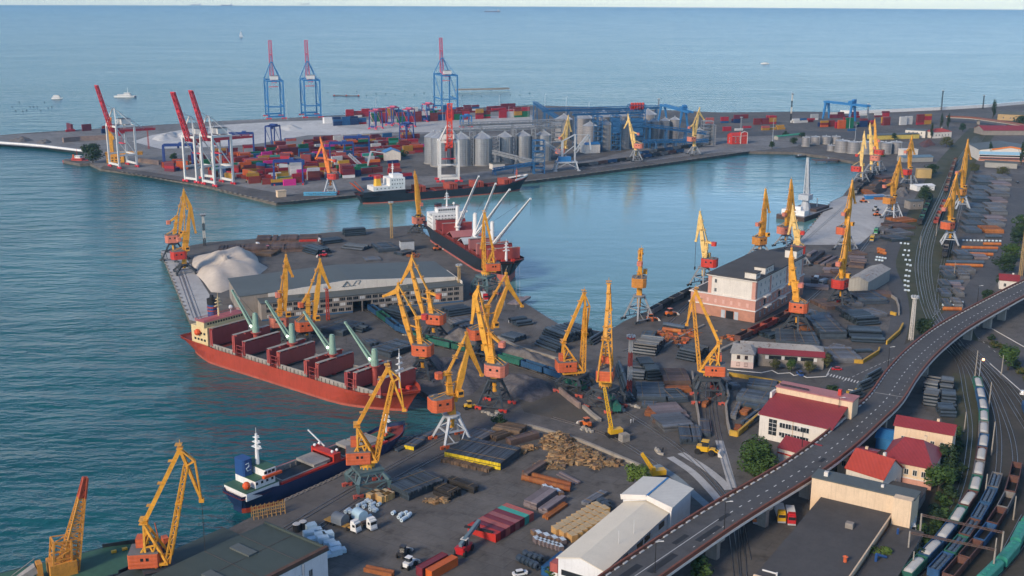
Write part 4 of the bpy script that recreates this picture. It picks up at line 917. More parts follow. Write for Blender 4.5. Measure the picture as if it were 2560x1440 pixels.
# ---------- containers ----------
CL, CW, CH = 10.7, 2.44, 2.62
CCOL = {'brick red': (.22, .035, .028), 'red': (.42, .02, .025), 'maroon': (.17, .022, .035), 'orange': (.60, .13, .02), 'blue': (.02, .10, .27), 'navy': (.012, .035, .13), 'yellow': (.48, .27, .03), 'green': (.01, .16, .07), 'grey': (.42, .44, .45), 'white': (.68, .68, .66), 'magenta': (.62, .03, .26), 'teal': (.05, .35, .28), 'salmon': (.46, .13, .10), 'dull pink': (.34, .12, .115)}
CM = {}
for c_, v in CCOL.items(): CM[c_] = mat('container_'+c_.replace(' ', '_'), v, .5, .16, .4, rust=.18, rnd=.35, rib=('A', 2.4), bump=.5, streak=.2)
def cont_mesh(L=CL, W=CW, H=CH):
 mb = MB(); x, y = L/2, W/2; e = .12
 mb.box(-x+e, x-e, -y+.06, y-.06, .12, H-.06)
 for sx_ in (-1, 1):
  for sy in (-1, 1): mb.cb((sx_*(x-e/2), sy*(y-e/2), H/2), (e, e, H))
 for z in (.07, H-.06):
  for sy in (-1, 1): mb.cb((0, sy*(y-.06), z), (L-2*e, .12, .13))
  for sx_ in (-1, 1): mb.cb((sx_*(x-.06), 0, z), (.12, W-.24, .13))
 for k in (-.85, -.35, .35, .85): mb.beam((x-.02, k, .2), (x-.02, k, H-.2), .09)
 return mb
CME = {}
for c_ in CCOL:
 CME[c_] = cont_mesh().mesh('container', CM[c_])
CLIST = []
RED = ['brick red']*6+['red']*5+['maroon']*4+['orange']*3+['blue']*2+['navy']*1+['yellow']*3+['green']*2+['teal']+['grey']*1+['white']*2+['salmon']*2+['magenta']
LV = ['resting on the ground', 'on the second layer', 'on the third layer', 'on the fourth layer', 'on the fifth layer']
def cblock(p0, p1, rows, lev, where, pal=RED, end=False, fill=.9, gap=.6, seed=0, rowgap=.25, uni=.5):
 R = random.Random(seed); a, b = Vector(g(*p0)), Vector(g(*p1)); d = (b-a).normalized(); n = Vector((-d.y, d.x))
 if n.y < 0: n = -n
 st, dp = ((CW+.35, CL+.5) if end else (CL+gap, CW+rowgap)); N = max(1, int((b-a).length/st)); yaw = atan2(d.y, d.x)+(pi/2 if end else 0)
 for i in range(N):
  base = R.choice(pal)
  for j in range(rows):
   if R.random() > fill: continue
   h = R.randint(*lev)
   for k in range(h):
    if R.random() > uni: base = R.choice(pal)
    p = a+d*((i+.5)*st)+n*((j+.5)*dp)
    CLIST.append((p.length, p.x, p.y, k*(CH+.02), yaw, base, f'{base} shipping container {LV[k]} {where}', 'shipping containers '+where))
W1 = 'in the dense yard behind the white gantries'; W2 = 'in the long row along the outer shore'; W3 = 'in the right hand yard beyond the basin'; W4 = 'near the end of the outer mole'; W5 = 'between the black freighter and the silos'
for i, (p0, p1, rw, lv) in enumerate([((612,441),(690,437),2,(1,2)), ((600,428),(720,420),3,(1,3)), ((560,418),(760,405),3,(1,3)), ((655,462),(680,461),3,(1,2)), ((680,466),(712,464),3,(2,3)), ((770,452),(812,450),3,(2,4)), ((726,445),(742,444),4,(4,5)), ((745,438),(790,434),3,(1,4)), ((860,447),(905,444),4,(2,4)), ((850,432),(930,425),3,(1,4)),
   ((410,428),(440,430),2,(1,3)), ((440,424),(500,424),3,(1,3)), ((600,405),(760,392),3,(1,3)), ((760,410),(880,402),3,(1,3)), ((600,395),(700,388),2,(1,2)), ((690,374),(760,370),3,(2,4)), ((760,384),(1000,368),3,(1,3)), ((820,372),(1010,362),3,(1,3)), ((880,392),(1040,380),3,(1,3)), ((860,360),(960,352),2,(1,3)), ((960,352),(1060,346),3,(1,3)), ((975,380),(1042,376),4,(3,4)), ((500,412),(560,408),3,(1,2)), ((470,402),(560,398),2,(1,2))]):
 cblock(p0, p1, rw, lv, W1, seed=i+3, fill=.86, pal=RED if i != 6 else ['white', 'grey', 'grey'])
cblock((700,372), (705,372), 1, (2, 2), W1, ['magenta'], seed=5); cblock((903,345), (935,343), 1, (1, 3), W1, ['magenta', 'white'], seed=2)
for i, (p0, p1, rw, lv) in enumerate([((975,438),(1008,436),3,(2,2)), ((1005,450),(1045,447),3,(1,2)), ((930,447),(965,444),3,(1,1)), ((973,424),(1000,422),2,(2,3)), ((905,452),(932,450),2,(1,1))]):
 cblock(p0, p1, rw, lv, W5, ['red', 'brick red', 'salmon', 'navy'], seed=i+40)
cblock((834,315), (930,310), 2, (3, 5), W2, ['blue', 'blue', 'navy', 'red'], seed=61, fill=1, uni=.8)
cblock((930,310), (1190,298), 2, (4, 5), W2, ['red', 'brick red', 'maroon', 'navy', 'white', 'green', 'blue', 'red', 'brick red'], seed=62, fill=.97, uni=.7)
cblock((1190,298), (1325,292), 2, (4, 5), W2, ['red', 'brick red', 'maroon', 'yellow', 'yellow', 'green', 'white', 'red'], seed=63, fill=1, uni=.6)
cblock((865,294), (1325,276), 2, (2, 4), W2, ['red', 'brick red', 'maroon', 'maroon', 'blue', 'yellow', 'white'], seed=64, fill=.9, uni=.6)
cblock((255,326), (300,324), 2, (2, 3), W4, ['red', 'brick red', 'navy'], seed=77)
cblock((165,330), (180,329), 1, (1, 3), W4, ['red'], seed=71); cblock((178,328), (195,327), 2, (3, 3), W4, ['red', 'maroon'], seed=72, end=True); cblock((206,328), (250,325), 2, (2, 3), W4, ['red', 'maroon', 'brick red'], seed=73); cblock((255,334), (300,330), 2, (1, 3), W4, ['blue', 'navy'], seed=75)
for i, (p0, p1, rw, lv, pal) in enumerate([((1765,310),(1800,309),2,(1,3),['brick red','salmon']), ((1802,308),(1838,307),2,(1,3),['red','blue']), ((1835,308),(1890,306),3,(2,4),['blue','navy','maroon','brick red']), ((1885,312),(1955,309),3,(2,4),['red','maroon','yellow','brick red','red']), ((1808,328),(1836,327),1,(2,3),['navy','red']), ((1838,327),(1890,325),1,(1,2),['white','red','red']), ((1905,326),(1975,323),2,(1,2),['yellow','red','salmon','yellow']),
 ((1985,308),(2045,305),3,(1,2),['white','white','red','blue']), ((2030,301),(2065,300),3,(3,4),['white','grey']), ((2052,318),(2110,316),3,(2,3),['orange','brick red','yellow','navy']), ((2095,322),(2150,320),3,(3,5),['green','red','orange','red']), ((2150,318),(2205,316),3,(2,4),['red','brick red','green','navy','yellow']), ((2208,314),(2250,312),3,(3,4),['brick red','yellow','red','teal']), ((2250,313),(2292,311),2,(4,4),['white','white','grey']), ((2292,312),(2345,310),3,(4,5),['red','red','yellow','brick red']), ((2120,328),(2160,327),1,(1,2),['blue','navy']), ((2075,296),(2240,292),2,(1,3),['white','red','maroon','white'])]):
 cblock(p0, p1, rw, lv, W3, pal, seed=80+i, fill=.95, uni=.6)
cblock((1000,331), (1010,331), 1, (1, 1), 'alone on the pale apron', ['brick red'], seed=1)
for i, (p0, p1, rw, lv) in enumerate([((520,440),(600,452),2,(1,2)), ((545,432),(600,440),3,(1,3)), ((600,446),(655,455),3,(1,3)), ((640,428),(720,436),3,(2,3)), ((700,410),(830,418),4,(2,4)), ((830,420),(960,410),4,(2,4)), ((610,384),(700,380),4,(2,3)), ((700,392),(860,376),4,(2,4)), ((870,376),(1050,366),4,(2,4)), ((540,392),(610,388),3,(1,3)), ((905,436),(960,430),4,(2,3)), ((760,362),(960,350),3,(1,3)), ((430,412),(520,410),2,(1,3)), ((735,432),(830,428),4,(2,4))]):
 cblock(p0, p1, rw, lv, W1, seed=i+130, fill=.82)
occ = set(); keep = []
def cell(x, y): return (round(x/5), round(y/1.3))
def claim(c, keep_=True):
 p_, q_ = cos(c[4]), sin(c[4]); ks = {cell(c[1]+p_*a_-q_*b_, c[2]+q_*a_+p_*b_)+(round(c[3]/CH),) for a_ in (-5, -2.5, 0, 2.5, 5) for b_ in (-1, 0, 1)}
 if len(ks & occ) > 1: return False
 occ.update(ks); return True
for c in CLIST:
 if claim(c): keep.append(c)
CLIST = keep
FP = [g(*p_) for p_ in ((415,404),(470,396),(560,390),(640,377),(690,368),(760,360),(960,350),(1055,346),(1062,372),(1040,384),(985,388),(955,402),(925,430),(865,446),(770,452),(720,466),(650,463),(560,438),(480,424),(420,428))]
def inside(x, y):
 r_ = False
 for (x0, y0), (x1, y1) in zip(FP, FP[1:]+FP[:1]):
  if (y0 > y) != (y1 > y) and x < (x1-x0)*(y-y0)/(y1-y0)+x0: r_ = not r_
 return r_
R = random.Random(77); th = yawof(g(690,505), g(1318,453)); o_ = Vector(g(690,505)); d_ = Vector((cos(th), sin(th))); n_ = Vector((-d_.y, d_.x))
for i in range(-14, 34):
 for j in range(0, 90):
  if j % 8 == 7 or i % 9 == 8: continue
  p_ = o_+d_*(i*(CL+.7))+n_*(j*(CW+.3)+4)
  if not inside(p_.x, p_.y) or R.random() < .13: continue
  base = R.choice(RED)
  for k in range(R.choice((1, 1, 2, 2, 2, 3))):
   if R.random() > .5: base = R.choice(RED)
   c = (p_.length, p_.x, p_.y, k*(CH+.02), th, base, f'{base} shipping container {LV[k]} {W1}', 'shipping containers '+W1)
   if not claim(c): break
   CLIST.append(c)
CLIST.sort(key=lambda c: c[0])
NIND = 262
for c in CLIST[:NIND]:
 tag(part('shipping_container', CME[c[5]], None, None, (c[1], c[2], c[3]), c[4]), c[6], 'container', c[7])
mb = MB(); keys = list(CCOL)
for c in CLIST[NIND:]:
 mb.k = keys.index(c[5]); mb.o = (c[1], c[2], c[3]); mb.a = c[4]
 mb.box(-CL/2, CL/2, -CW/2, CW/2, .05, CH)
mb.o = (0, 0, 0); mb.a = 0
CN = len(CLIST)
struct('stacked_containers', mb, [CM[k_] for k_ in keys], 'stuff')
# ---------- grain silos ----------
M_SILO = mat('silo_steel', (.36, .37, .38), .42, .12, .25, metal=.55, rib=('Z', .55), bump=.25, streak=.3)
M_SILO2 = mat('silo_grey', (.30, .29, .29), .5, .12, .25, metal=.35, rib=('Z', .4), bump=.2, streak=.3)
M_CONE = mat('silo_roof', (.46, .48, .50), .4, .1, .3, metal=.5)
M_CONC = mat('plain_concrete', (.30, .29, .27), .85, .2, .2)
def silo(label, px, base, eave, rpx, group, m=M_SILO, cone=.42, n=22):
 k = sc(base); r_ = rpx*1.1/k; x, y = g(px, base); y += r_*.9
 a = thing('grain_silo', label, 'silo', (x, y), 0, group); z = hz(px, eave, (x, y-r_*.9))
 mb = MB(); mb.smooth = False; mb.lathe([(r_, 1), (r_, z*.34), (r_*1.012, z*.345), (r_*1.012, z*.36), (r_, z*.365), (r_, z*.80), (r_*1.012, z*.805), (r_*1.012, z*.82), (r_, z*.825), (r_, z)], n, cap=False); part('shell', mb, m, a)
 c = MB(); c.lathe([(r_*1.03, z), (r_*.12, z+r_*cone*1.25), (r_*.12, z+r_*cone*1.25+1.2)], n)
 for i in range(0, n, 2): t_ = 2*pi*i/n; c.beam((r_*1.03*cos(t_), r_*1.03*sin(t_), z+.12), (r_*.12*cos(t_), r_*.12*sin(t_), z+r_*cone*1.25+.12), .22)
 part('roof', c, M_CONE, a)
 part('plinth', MB().lathe([(r_*1.08, 0), (r_*1.08, 1)], n), M_CONC, a)
 l = MB(); t_ = -pi*.30; q = (r_+.35)
 l.beam((q*cos(t_), q*sin(t_), 0), (q*cos(t_), q*sin(t_), z), .5); l.cb((q*cos(t_), q*sin(t_), z*.5), (1.4, 1.4, .2)); part('ladder', l, M_GREY, a)
GS = 'steel grain silos on the basin quay'
for px, b_, e_, r_, lab in ((1085,411,344,23,'ribbed steel silo half hidden at the left end of the front row'), (1101,418,346,23,'ribbed steel silo behind the end-on white gantry crane legs'), (1152,416,348,23,'wide ribbed steel silo just right of the end-on gantry crane'), (1205,415,347,23.2,'wide ribbed steel silo on a pale plinth, last wide one of the front row'), (1262,410,343,18,'slimmer ribbed silo right of the ladder tower in front row'), (1307,407,341,18.5,'slimmer ribbed silo in the middle of the front row'), (1358,403,339,18,'slimmer ribbed silo partly behind the blue loading tower')):
 silo(lab, px, b_, e_, r_, GS)
G2 = 'grey silos under the blue conveyor bridges'
for px, b_, e_, r_, lab in ((1460,360,297,22,'large pale coned silo at back under conveyor, left'), (1509,358,293,22,'large pale coned silo at back under conveyor, middle'), (1557,356,291,20,'large coned silo at back behind the red cyclones'), (1620,348,287,20,'large coned silo at back right of the red cyclones'), (1475,378,316,16.5,'smooth grey silo beside the ship loader arm'), (1514,376,312,16,'smooth grey silo between two blue lattice towers'), (1559,373,311,16,'smooth grey silo left of the cream crane'), (1410,352,300,20,'coned silo at back above the front row'), (1613,366,306,11.5,'slim grey silo half behind the cream crane'), (1635,365,304,11.5,'slim grey silo with pale upper band, left of three'), (1662,362,302,11,'slim grey silo with pale upper band, middle of three'), (1686,360,300,11.5,'slim grey silo with pale upper band, right of three'), (1749,356,328,11,'short silo behind the cream crane by the brick house')):
 silo(lab, px, b_, e_, r_, G2, M_SILO2)
G3 = 'round storage tanks by the coal quay'
for px, b_, e_, r_, lab in ((2016,367,344,9,'small round tank, first of the back row of tanks'), (2041,362,343,10,'small round tank, second of the back row of tanks'), (2067,361,342,10,'small round tank, third of the back row of tanks'), (2092,360,342,10,'small round tank, fourth of the back row of tanks'), (2080,378,364,9,'low round tank under the yellow pipe bridge'), (2109,382,353,16,'large round tank, first of the front row of tanks'), (2137,385,356,14,'large round tank, second of the front row of tanks'), (2166,386,356,14,'large round tank hidden by the cream cranes'), (2196,385,355,14,'large round tank behind the ochre crane'), (2217,386,358,14,'large round tank with pale rim, next to last at right'), (2243,384,356,13,'large round tank, rightmost of the front row')):
 silo(lab, px, b_, e_, r_, G3, M_SILO2, cone=.05)
# ---------- conveyors and towers ----------
def truss(name, label, cat, p0, p1, z0, z1, w, h, m, legs=(), group=None, nseg=None, mleg=None):
 """bridge between two pixels, the lower edge at heights z0, z1; legs: fractions carried by trestles"""
 a, b = Vector(g(*p0)), Vector(g(*p1)); o = a; th = yawof(a, b); L = (b-a).length
 r = thing(name, label, cat, (o.x, o.y), th, group); mb = MB(); n = nseg or max(4, int(L/(h*1.6)))
 mb.lattice((0, 0, z0+h/2), (L, 0, z1+h/2), w, h, w, h, n, .38, .2); mb.beam((0, 0, z0+h*.35), (L, 0, z1+h*.35), w*.7, h*.35)
 part('bridge', mb, m, r)
 for f in legs:
  x = L*f; z = z0+(z1-z0)*f; l = MB()
  for s in (-1, 1): l.beam((x, s*w*.8, 0), (x, s*w*.5, z), .6); l.beam((x-2, s*w*.8, 0), (x-1, s*w*.5, z), .5)
  for i in range(4): l.beam((x, -w*.8, z*i/4), (x, w*.75, z*(i+1)/4), .3)
  part('trestle', l, mleg or m, r)
 return r
def tower(label, p, yaw, wx, wy, h, m, fl=5, clad=None, name='conveyor_tower'):
 r = thing(name, label, 'tower', g(*p), radians(yaw)); mb = MB(); x, y = wx/2, wy/2
 for sx_ in (-x, x):
  for sy in (-y, y): mb.beam((sx_, sy, 0), (sx_, sy, h), .6)
 for i in range(fl+1):
  z = h*i/fl+.1
  mb.beam((-x, -y, z), (x, -y, z), .4); mb.beam((-x, y, z), (x, y, z), .4); mb.beam((-x, -y, z), (-x, y, z), .4); mb.beam((x, -y, z), (x, y, z), .4)
  if i < fl:
   z1 = h*(i+1)/fl; mb.beam((-x, -y, z), (x, -y, z1), .3); mb.beam((x, -y, z), (x, y, z1), .3); mb.beam((-x, y, z), (-x, -y, z1), .3)
 part('frame', mb, m, r)
 f = MB()
 for i in range(1, fl+1): f.box(-x*.95, x*.95, -y*.95, y*.95, h*i/fl-.12, h*i/fl)
 part('floor_deck', f, m, r)
 if clad: part('cladding', MB().box(-x*.8, x*.8, -y*.8, y*.8, h*clad[0], h*clad[1]), clad[2], r)
 return r
M_STB2 = mat('conveyor_blue', (.026, .12, .27), .6, .2, .4, rust=.2)
CV = 'blue conveyor bridges of the grain terminal'
truss('conveyor_bridge', 'long blue conveyor bridge along the top of the back silos', 'conveyor', (1355,345), (1645,335), 30, 30, 4, 3.5, M_STB2, (.02, .22, .44, .66, .98), CV)
truss('conveyor_bridge', 'blue conveyor bridge over the smooth grey silos', 'conveyor', (1430,365), (1608,358), 33, 33, 4, 3.5, M_STB2, (.05, .35, .62, .95), CV)
truss('conveyor_bridge', 'blue conveyor bridge sloping down right behind the cream crane', 'conveyor', (1598,372), (1762,366), 24, 13, 4, 3.2, M_STB2, (.15, .4, .7), CV)
truss('conveyor_bridge', 'low blue conveyor bridge running above the wagons', 'conveyor', (1606,376), (1768,369), 8, 6, 4, 3, M_STB2, (.2, .5, .8), CV)
truss('conveyor_bridge', 'blue sloping conveyor at the back left, by the container row end', 'conveyor', (1335,312), (1400,332), 26, 14, 4, 3.5, M_STB2, (.05, .5), CV)
truss('conveyor_bridge', 'grey conveyor truss over the front silo row', 'conveyor', (1105,412), (1405,398), 31, 31, 3.6, 3.5, M_GREY, (.27, .52, .82), CV)
truss('conveyor_bridge', 'second grey conveyor truss behind the front silo roofs', 'conveyor', (1150,390), (1410,378), 30, 30, 3.6, 3.5, M_GREY, (.2, .5, .8), CV)
truss('conveyor_bridge', 'grey sloping conveyor descending to the blue loading tower', 'conveyor', (1232,415), (1336,428), 12, 7, 3, 3, M_GREY, (.1, .6), CV)
truss('conveyor_bridge', 'blue quay conveyor on low legs beside the freighter bow', 'conveyor', (1232,438), (1345,432), 3.5, 8, 3.5, 2.5, M_STB2, (.05, .5, .9), CV)
tower('tall blue loading tower on the quay beside the freighter bow', (1346,433), 8, 10, 9, 30, M_STB2, 6, (.35, .62, M_GREY))
tower('grey ladder tower between the wide and the slim silos', (1237,412), 8, 8, 6, 27, M_GREY, 7)
for px, py, w_ in ((1179,414,'between the first wide silos'), (1285,407,'between the slim silos'), (1333,404,'left of the last front silo')): tower('thin grey bucket elevator tower '+w_, (px,py), 8, 3.5, 3.5, 32, M_GREY, 8)
tower('blue lattice tower left of the smooth grey silos', (1492,377), 8, 9, 8, 36, M_STB2, 7)
tower('blue lattice tower between the smooth grey silos', (1537,375), 8, 10, 8, 36, M_STB2, 7, (.5, .95, M_STB2))
tower('blue tower crowded with red cyclones above the back silos', (1588,370), 8, 17, 12, 46, M_STB2, 8, (.3, .7, M_STB2))
r_ = tower('grey lattice dryer tower beside the red brick house', (1766,362), 8, 11, 10, 26, M_GREY, 7); part('dryer_column', MB().box(4, 9, -4, 4, 0, 22), M_SILO2, r_)
tower('grey conveyor head tower at the right end of the front silos', (1392,392), 8, 10, 9, 34, M_GREY, 7)
x, y = g(1588,370); a = thing('cyclone_bank', 'bank of rusty red cyclones on top of the blue tower', 'machinery', (x, y, 46), radians(8)); mb = MB()
for i in range(5):
 c = MB(); c.lathe([(.5, -4), (1.5, -1), (1.5, 2), (.6, 2.6)], 10, (-6+i*3, -4)); c.lathe([(.5, -6), (1.5, -3), (1.5, 0)], 10, (-6+i*3, 1)); part('cyclone', c, M_HRED, a)
x, y = g(1415,426); a = thing('ship_loader', 'pale grey ship loader with two splayed arms on the silo quay', 'crane', (x, y), radians(10)); P = Plane((x, y), radians(10))
for px, py in ((-11, -5), (-11, 5), (11, -5), (11, 5)): part('leg', MB().beam((px, py, 0), (px*.8, py*.8, 8), 1.1).cb((px, py, .5), (3, 1.4, 1)), M_LGREY, a)
mb = MB().box(-10, 10, -4.5, 4.5, 7.5, 8.6)
for s in (-1, 1): mb.beam((-11, s*5, 2), (0, s*4.2, 7.5), .5); mb.beam((11, s*5, 2), (0, s*4.2, 7.5), .5)
part('portal_frame', mb, M_LGREY, a)
part('control_house', MB().box(-7, 4, -3.4, 3.4, 8.6, 13), M_STB, a)
u0, z0 = P(1405, 400); u1, z1 = P(1438, 336); u2, z2 = P(1472, 337); u3, z3 = P(1362, 356); u4, z4 = P(1477, 375)
mb = MB().beam((u0, 0, 8), (u0, 0, z1-6), 2, 2).beam((u1, 0, 8), (u1, 0, z1), 1.3, 1.3).beam((u0, 0, z1-6), (u1, 0, z1), 1, 1).beam((u0, 0, 14), (u1, 0, z1-10), .6)
part('pylon', mb, M_LGREY, a)
part('loading_arm', MB().lattice((u1, 0, 17), (u2, 0, z2), 3, 2.4, 2.4, 2, 8, .35, .2).beam((u2, 0, z2), (u4, 0, z4), 1.3), M_LGREY, a)
part('feed_arm', MB().lattice((u0-1, 0, 16), (u3, 0, z3), 3, 2.6, 2.6, 2.2, 10, .35, .2), M_LGREY, a)
part('stay', MB().beam((u1, 0, z1), (u2, 0, z2), .4).beam((u0, 0, z1-6), (u3, 0, z3), .4), M_LGREY, a)
# ---------- buildings ----------
M_GRF = mat('grey_sheet_roof', (.092, .104, .098), .6, .14, .08, streak=.2)
M_BRICKG = mat('grey_brick', (.26, .23, .20), .85, .2, .3, streak=.25)
M_OFFW = mat('off_white_wall', (.62, .58, .52), .8, .10, .25, streak=.25)
M_CREAMW = mat('cream_wall', (.66, .50, .34), .8, .10, .25, streak=.3)
M_PINKW = mat('pink_wall', (.52, .27, .21), .8, .12, .25, streak=.2)
M_BRICKP = mat('brick_base', (.42, .20, .135), .85, .2, .4)
M_TRIM = mat('white_trim', (.66, .62, .57), .7, .1, .3)
M_REDRF = mat('red_metal_roof', (.26, .036, .042), .5, .14, .15, streak=.15, rib=('A', .7), bump=.3)
M_ORRF = mat('orange_red_roof', (.40, .055, .035), .5, .12, .15, rib=('A', .7), bump=.3)
M_FELT = mat('dark_felt_roof', (.070, .066, .064), .85, .22, .1, streak=.2)
M_RUSTRF = mat('patched_rusty_roof', (.34, .32, .29), .7, .2, .25, rust=.85)
M_GRNRF = mat('green_felt_roof', (.050, .066, .058), .7, .2, .06)
M_SHEDR = mat('white_sheet_roof', (.70, .63, .50), .5, .07, .08, streak=.12)
M_SHEDR2 = mat('ribbed_white_roof', (.60, .58, .52), .45, .08, .1, rib=('A', .8), bump=.6)
M_SHEDW = mat('shed_white_wall', (.68, .69, .70), .6, .08, .2, streak=.2)
M_GSHED = mat('grey_shed_sheet', (.33, .32, .29), .6, .12, .2, rib=('A', .6), streak=.2)
M_DOOR = mat('dark_opening', (.012, .012, .013), .9, .2)
M_FRAME = mat('window_frame_white', (.6, .6, .58), .6, .1)
M_DIRT = mat('bare_earth', (.09, .08, .065), .95, .25, .1)
class Frame:
 def __init__(s, a, b):
  s.a = Vector(a[:2]); s.u = (Vector(b[:2])-s.a).normalized(); s.v = Vector((-s.u.y, s.u.x)); s.L = (Vector(b[:2])-s.a).length; s.th = atan2(s.u.y, s.u.x)
 def l(s, p): d = Vector(p[:2])-s.a; return (d.dot(s.u), d.dot(s.v))
def bthing(name, label, fr, cat='building', group=None): return thing(name, label, cat, fr.a, fr.th, group)
def wins(par, axis, c0, c1, fix, z0, z1, n, wd, out, m=None, name='window', sill=True, frame=True):
 """n separate window parts along an axis of a wall; fix = wall plane, out = outward sign"""
 for i in range(n):
  c = c0+(c1-c0)*(i+.5)/n
  def bx(mb, a, b, lo, hi, t0, t1):
   t0, t1 = sorted((fix+out*t0, fix+out*t1))
   return mb.box(a, b, t0, t1, lo, hi) if axis == 'u' else mb.box(t0, t1, a, b, lo, hi)
  w = part(name, bx(MB(), c-wd/2, c+wd/2, z0, z1, -.1, .05), M_GLASS, par)
  if frame:
   f = MB(); e = .12
   bx(f, c-wd/2-e, c-wd/2, z0, z1, .0, .12); bx(f, c+wd/2, c+wd/2+e, z0, z1, .0, .12); bx(f, c-wd/2-e, c+wd/2+e, z1, z1+e, 0, .12); bx(f, c-wd/2-e*2, c+wd/2+e*2, z0-e, z0, 0, .22); bx(f, c-.05, c+.05, z0, z1, .05, .1)
   part('frame', f, m or M_FRAME, w)
def gable(mb, u0, u1, v0, v1, z0, zr, along='u', over=.4, t=.25):
 """two roof slopes with thickness"""
 if along == 'u':
  m = (v0+v1)/2; a, b = u0-over, u1+over
  for vv, s in ((v0-over, 1), (v1+over, -1)):
   mb.add([(a, vv, z0), (b, vv, z0), (b, m, zr), (a, m, zr), (a, vv, z0+t), (b, vv, z0+t), (b, m, zr+t), (a, m, zr+t)], [(0,1,2,3)[::-s], (4,5,6,7)[::s], (0,1,5,4)[::s], (1,2,6,5)[::s], (3,0,4,7)[::s]])
 else:
  m = (u0+u1)/2; a, b = v0-over, v1+over
  for uu, s in ((u0-over, -1), (u1+over, 1)):
   mb.add([(uu, a, z0), (uu, b, z0), (m, b, zr), (m, a, zr), (uu, a, z0+t), (uu, b, z0+t), (m, b, zr+t), (m, a, zr+t)], [(0,1,2,3)[::-s], (4,5,6,7)[::s], (0,1,5,4)[::s], (1,2,6,5)[::s], (3,0,4,7)[::s]])
 return mb
def gwalls(mb, u0, u1, v0, v1, z0, zr, along='u'):
 if along == 'u':
  m = (v0+v1)/2
  return mb.add([(u0,v0,0),(u1,v0,0),(u1,v1,0),(u0,v1,0),(u0,v0,z0),(u1,v0,z0),(u1,v1,z0),(u0,v1,z0),(u0,m,zr),(u1,m,zr)], [(0,1,5,4),(2,3,7,6),(1,2,6,9,5),(3,0,4,8,7)])
 m = (u0+u1)/2
 return mb.add([(u0,v0,0),(u1,v0,0),(u1,v1,0),(u0,v1,0),(u0,v0,z0),(u1,v0,z0),(u1,v1,z0),(u0,v1,z0),(m,v0,zr),(m,v1,zr)], [(1,2,6,5),(3,0,4,7),(0,1,5,8,4),(2,3,7,9,6)])
def hip(mb, u0, u1, v0, v1, z0, zr, rid=.5, over=.5):
 u0 -= over; u1 += over; v0 -= over; v1 += over; c = (v0+v1)/2; d = (u1-u0)*(1-rid)/2
 return mb.add([(u0,v0,z0),(u1,v0,z0),(u1,v1,z0),(u0,v1,z0),(u0+d,c,zr),(u1-d,c,zr)], [(0,1,5,4),(1,2,5),(2,3,4,5),(3,0,4),(3,2,1,0)])
fr = Frame(g(655,803), g(1158,754)); L = fr.L; ZE, ZR = 10.4, 13.0
r_ = bthing('warehouse', 'long warehouse with grey sheet roof, white pediment and three storey office front on the pier', fr)
bk = fr.l(g(575,697,ZE)); bk2 = fr.l(g(1076,648,ZE)); D = max(bk[1], 40); U0 = fr.l(g(605,752,ZE))[0]; U1 = L+.5; OD = 11
w = part('wall', gwalls(MB(), U0, U1-.6, OD, D, ZE, ZR, 'v'), M_BRICKG, r_)
part('roof', gable(MB(), U0, U1-.6, OD+.3, D, ZE, ZR, 'v', .5, .3), M_GRF, r_)
mU = (U0+U1-.6)/2; mu2 = fr.l(g(900,697,ZR))[0]
pd = MB(); pd.add([(U0+14, OD-.3, 9.2), (U1-1, OD-.3, 9.2), (U1-1, OD-.3, ZE+.6), (mU+3, OD-.3, ZR+1.0), (mU-3, OD-.3, ZR+1.2), (U0+14, OD-.3, ZE+.6)]+[(x, OD+.25, z) for x, z in ((U0+14, 9.2), (U1-1, 9.2), (U1-1, ZE+.6), (mU+3, ZR+1.0), (mU-3, ZR+1.2), (U0+14, ZE+.6))], [(0,1,2,3,4,5), (11,10,9,8,7,6), (2,8,9,3), (3,9,10,4), (4,10,11,5), (1,7,8,2), (5,11,6,0)])
p_ = part('pediment', pd, M_OFFW, r_)
lg = MB(); z = ZE+.8; lg.beam((mU-5, OD-.36, z), (mU-2.6, OD-.36, z+2.6), .9, .1); lg.beam((mU-2.6, OD-.36, z+2.6), (mU-1, OD-.36, z), .9, .1); lg.beam((mU-5.6, OD-.37, z), (mU+2, OD-.37, z), .45, .1); lg.beam((mU+.4, OD-.36, z), (mU+2.4, OD-.36, z+2.4), .4, .1); lg.beam((mU+2.4, OD-.36, z+2.4), (mU+4.6, OD-.36, z+2.4), .4, .1); lg.beam((mU+4.6, OD-.36, z+2.4), (mU+3.4, OD-.36, z+.4), .4, .1)
part('emblem', lg, mat('emblem_grey', (.12, .13, .14)), p_)
H3 = 8.8; gx0, gx1 = fr.l(g(882,780))[0], fr.l(g(930,776))[0]
ow = MB(); ow.box(0, gx0, 0, OD-.4, 0, H3); ow.box(gx1, L, 0, OD-.4, 0, H3); ow.box(gx0, gx1, 0, OD-.4, 5.6, H3); ow.box((gx0+gx1)/2-.3, (gx0+gx1)/2+.3, .1, .7, 0, 5.6)
o_ = part('office_wall', ow, M_BRICKG, r_)
part('office_roof', MB().box(-.3, L+.3, -.3, OD-.5, H3, H3+.35).cb((L*.74, 5, H3+1), (3.6, 3, 1.4)).cb((L*.2, 6, H3+.9), (2.4, 2, 1)), M_GRF, r_)
part('gateway', MB().box(gx0, gx1, OD-.6, OD-.45, 0, 5.6), M_DOOR, r_)
part('end_wall', MB().box(L+.02, L+.4, 2, D*.55, 0, ZE+.4), M_OFFW, r_)
for fl, z in enumerate((1.3, 4.1, 6.7)):
 n = 30 if fl else 28
 for i in range(n):
  u = 2+(L-4)*(i+.5)/n
  if gx0-1.5 < u < gx1+1.5 and z < 5.6: continue
  wd = MB()
  for k in (-.9, 0, .9): wd.box(u+k-.36, u+k+.36, -.07, .05, z, z+1.5)
  part('window', wd, M_GLASS if (i*7+fl*3) % 4 else M_FRAME, o_)
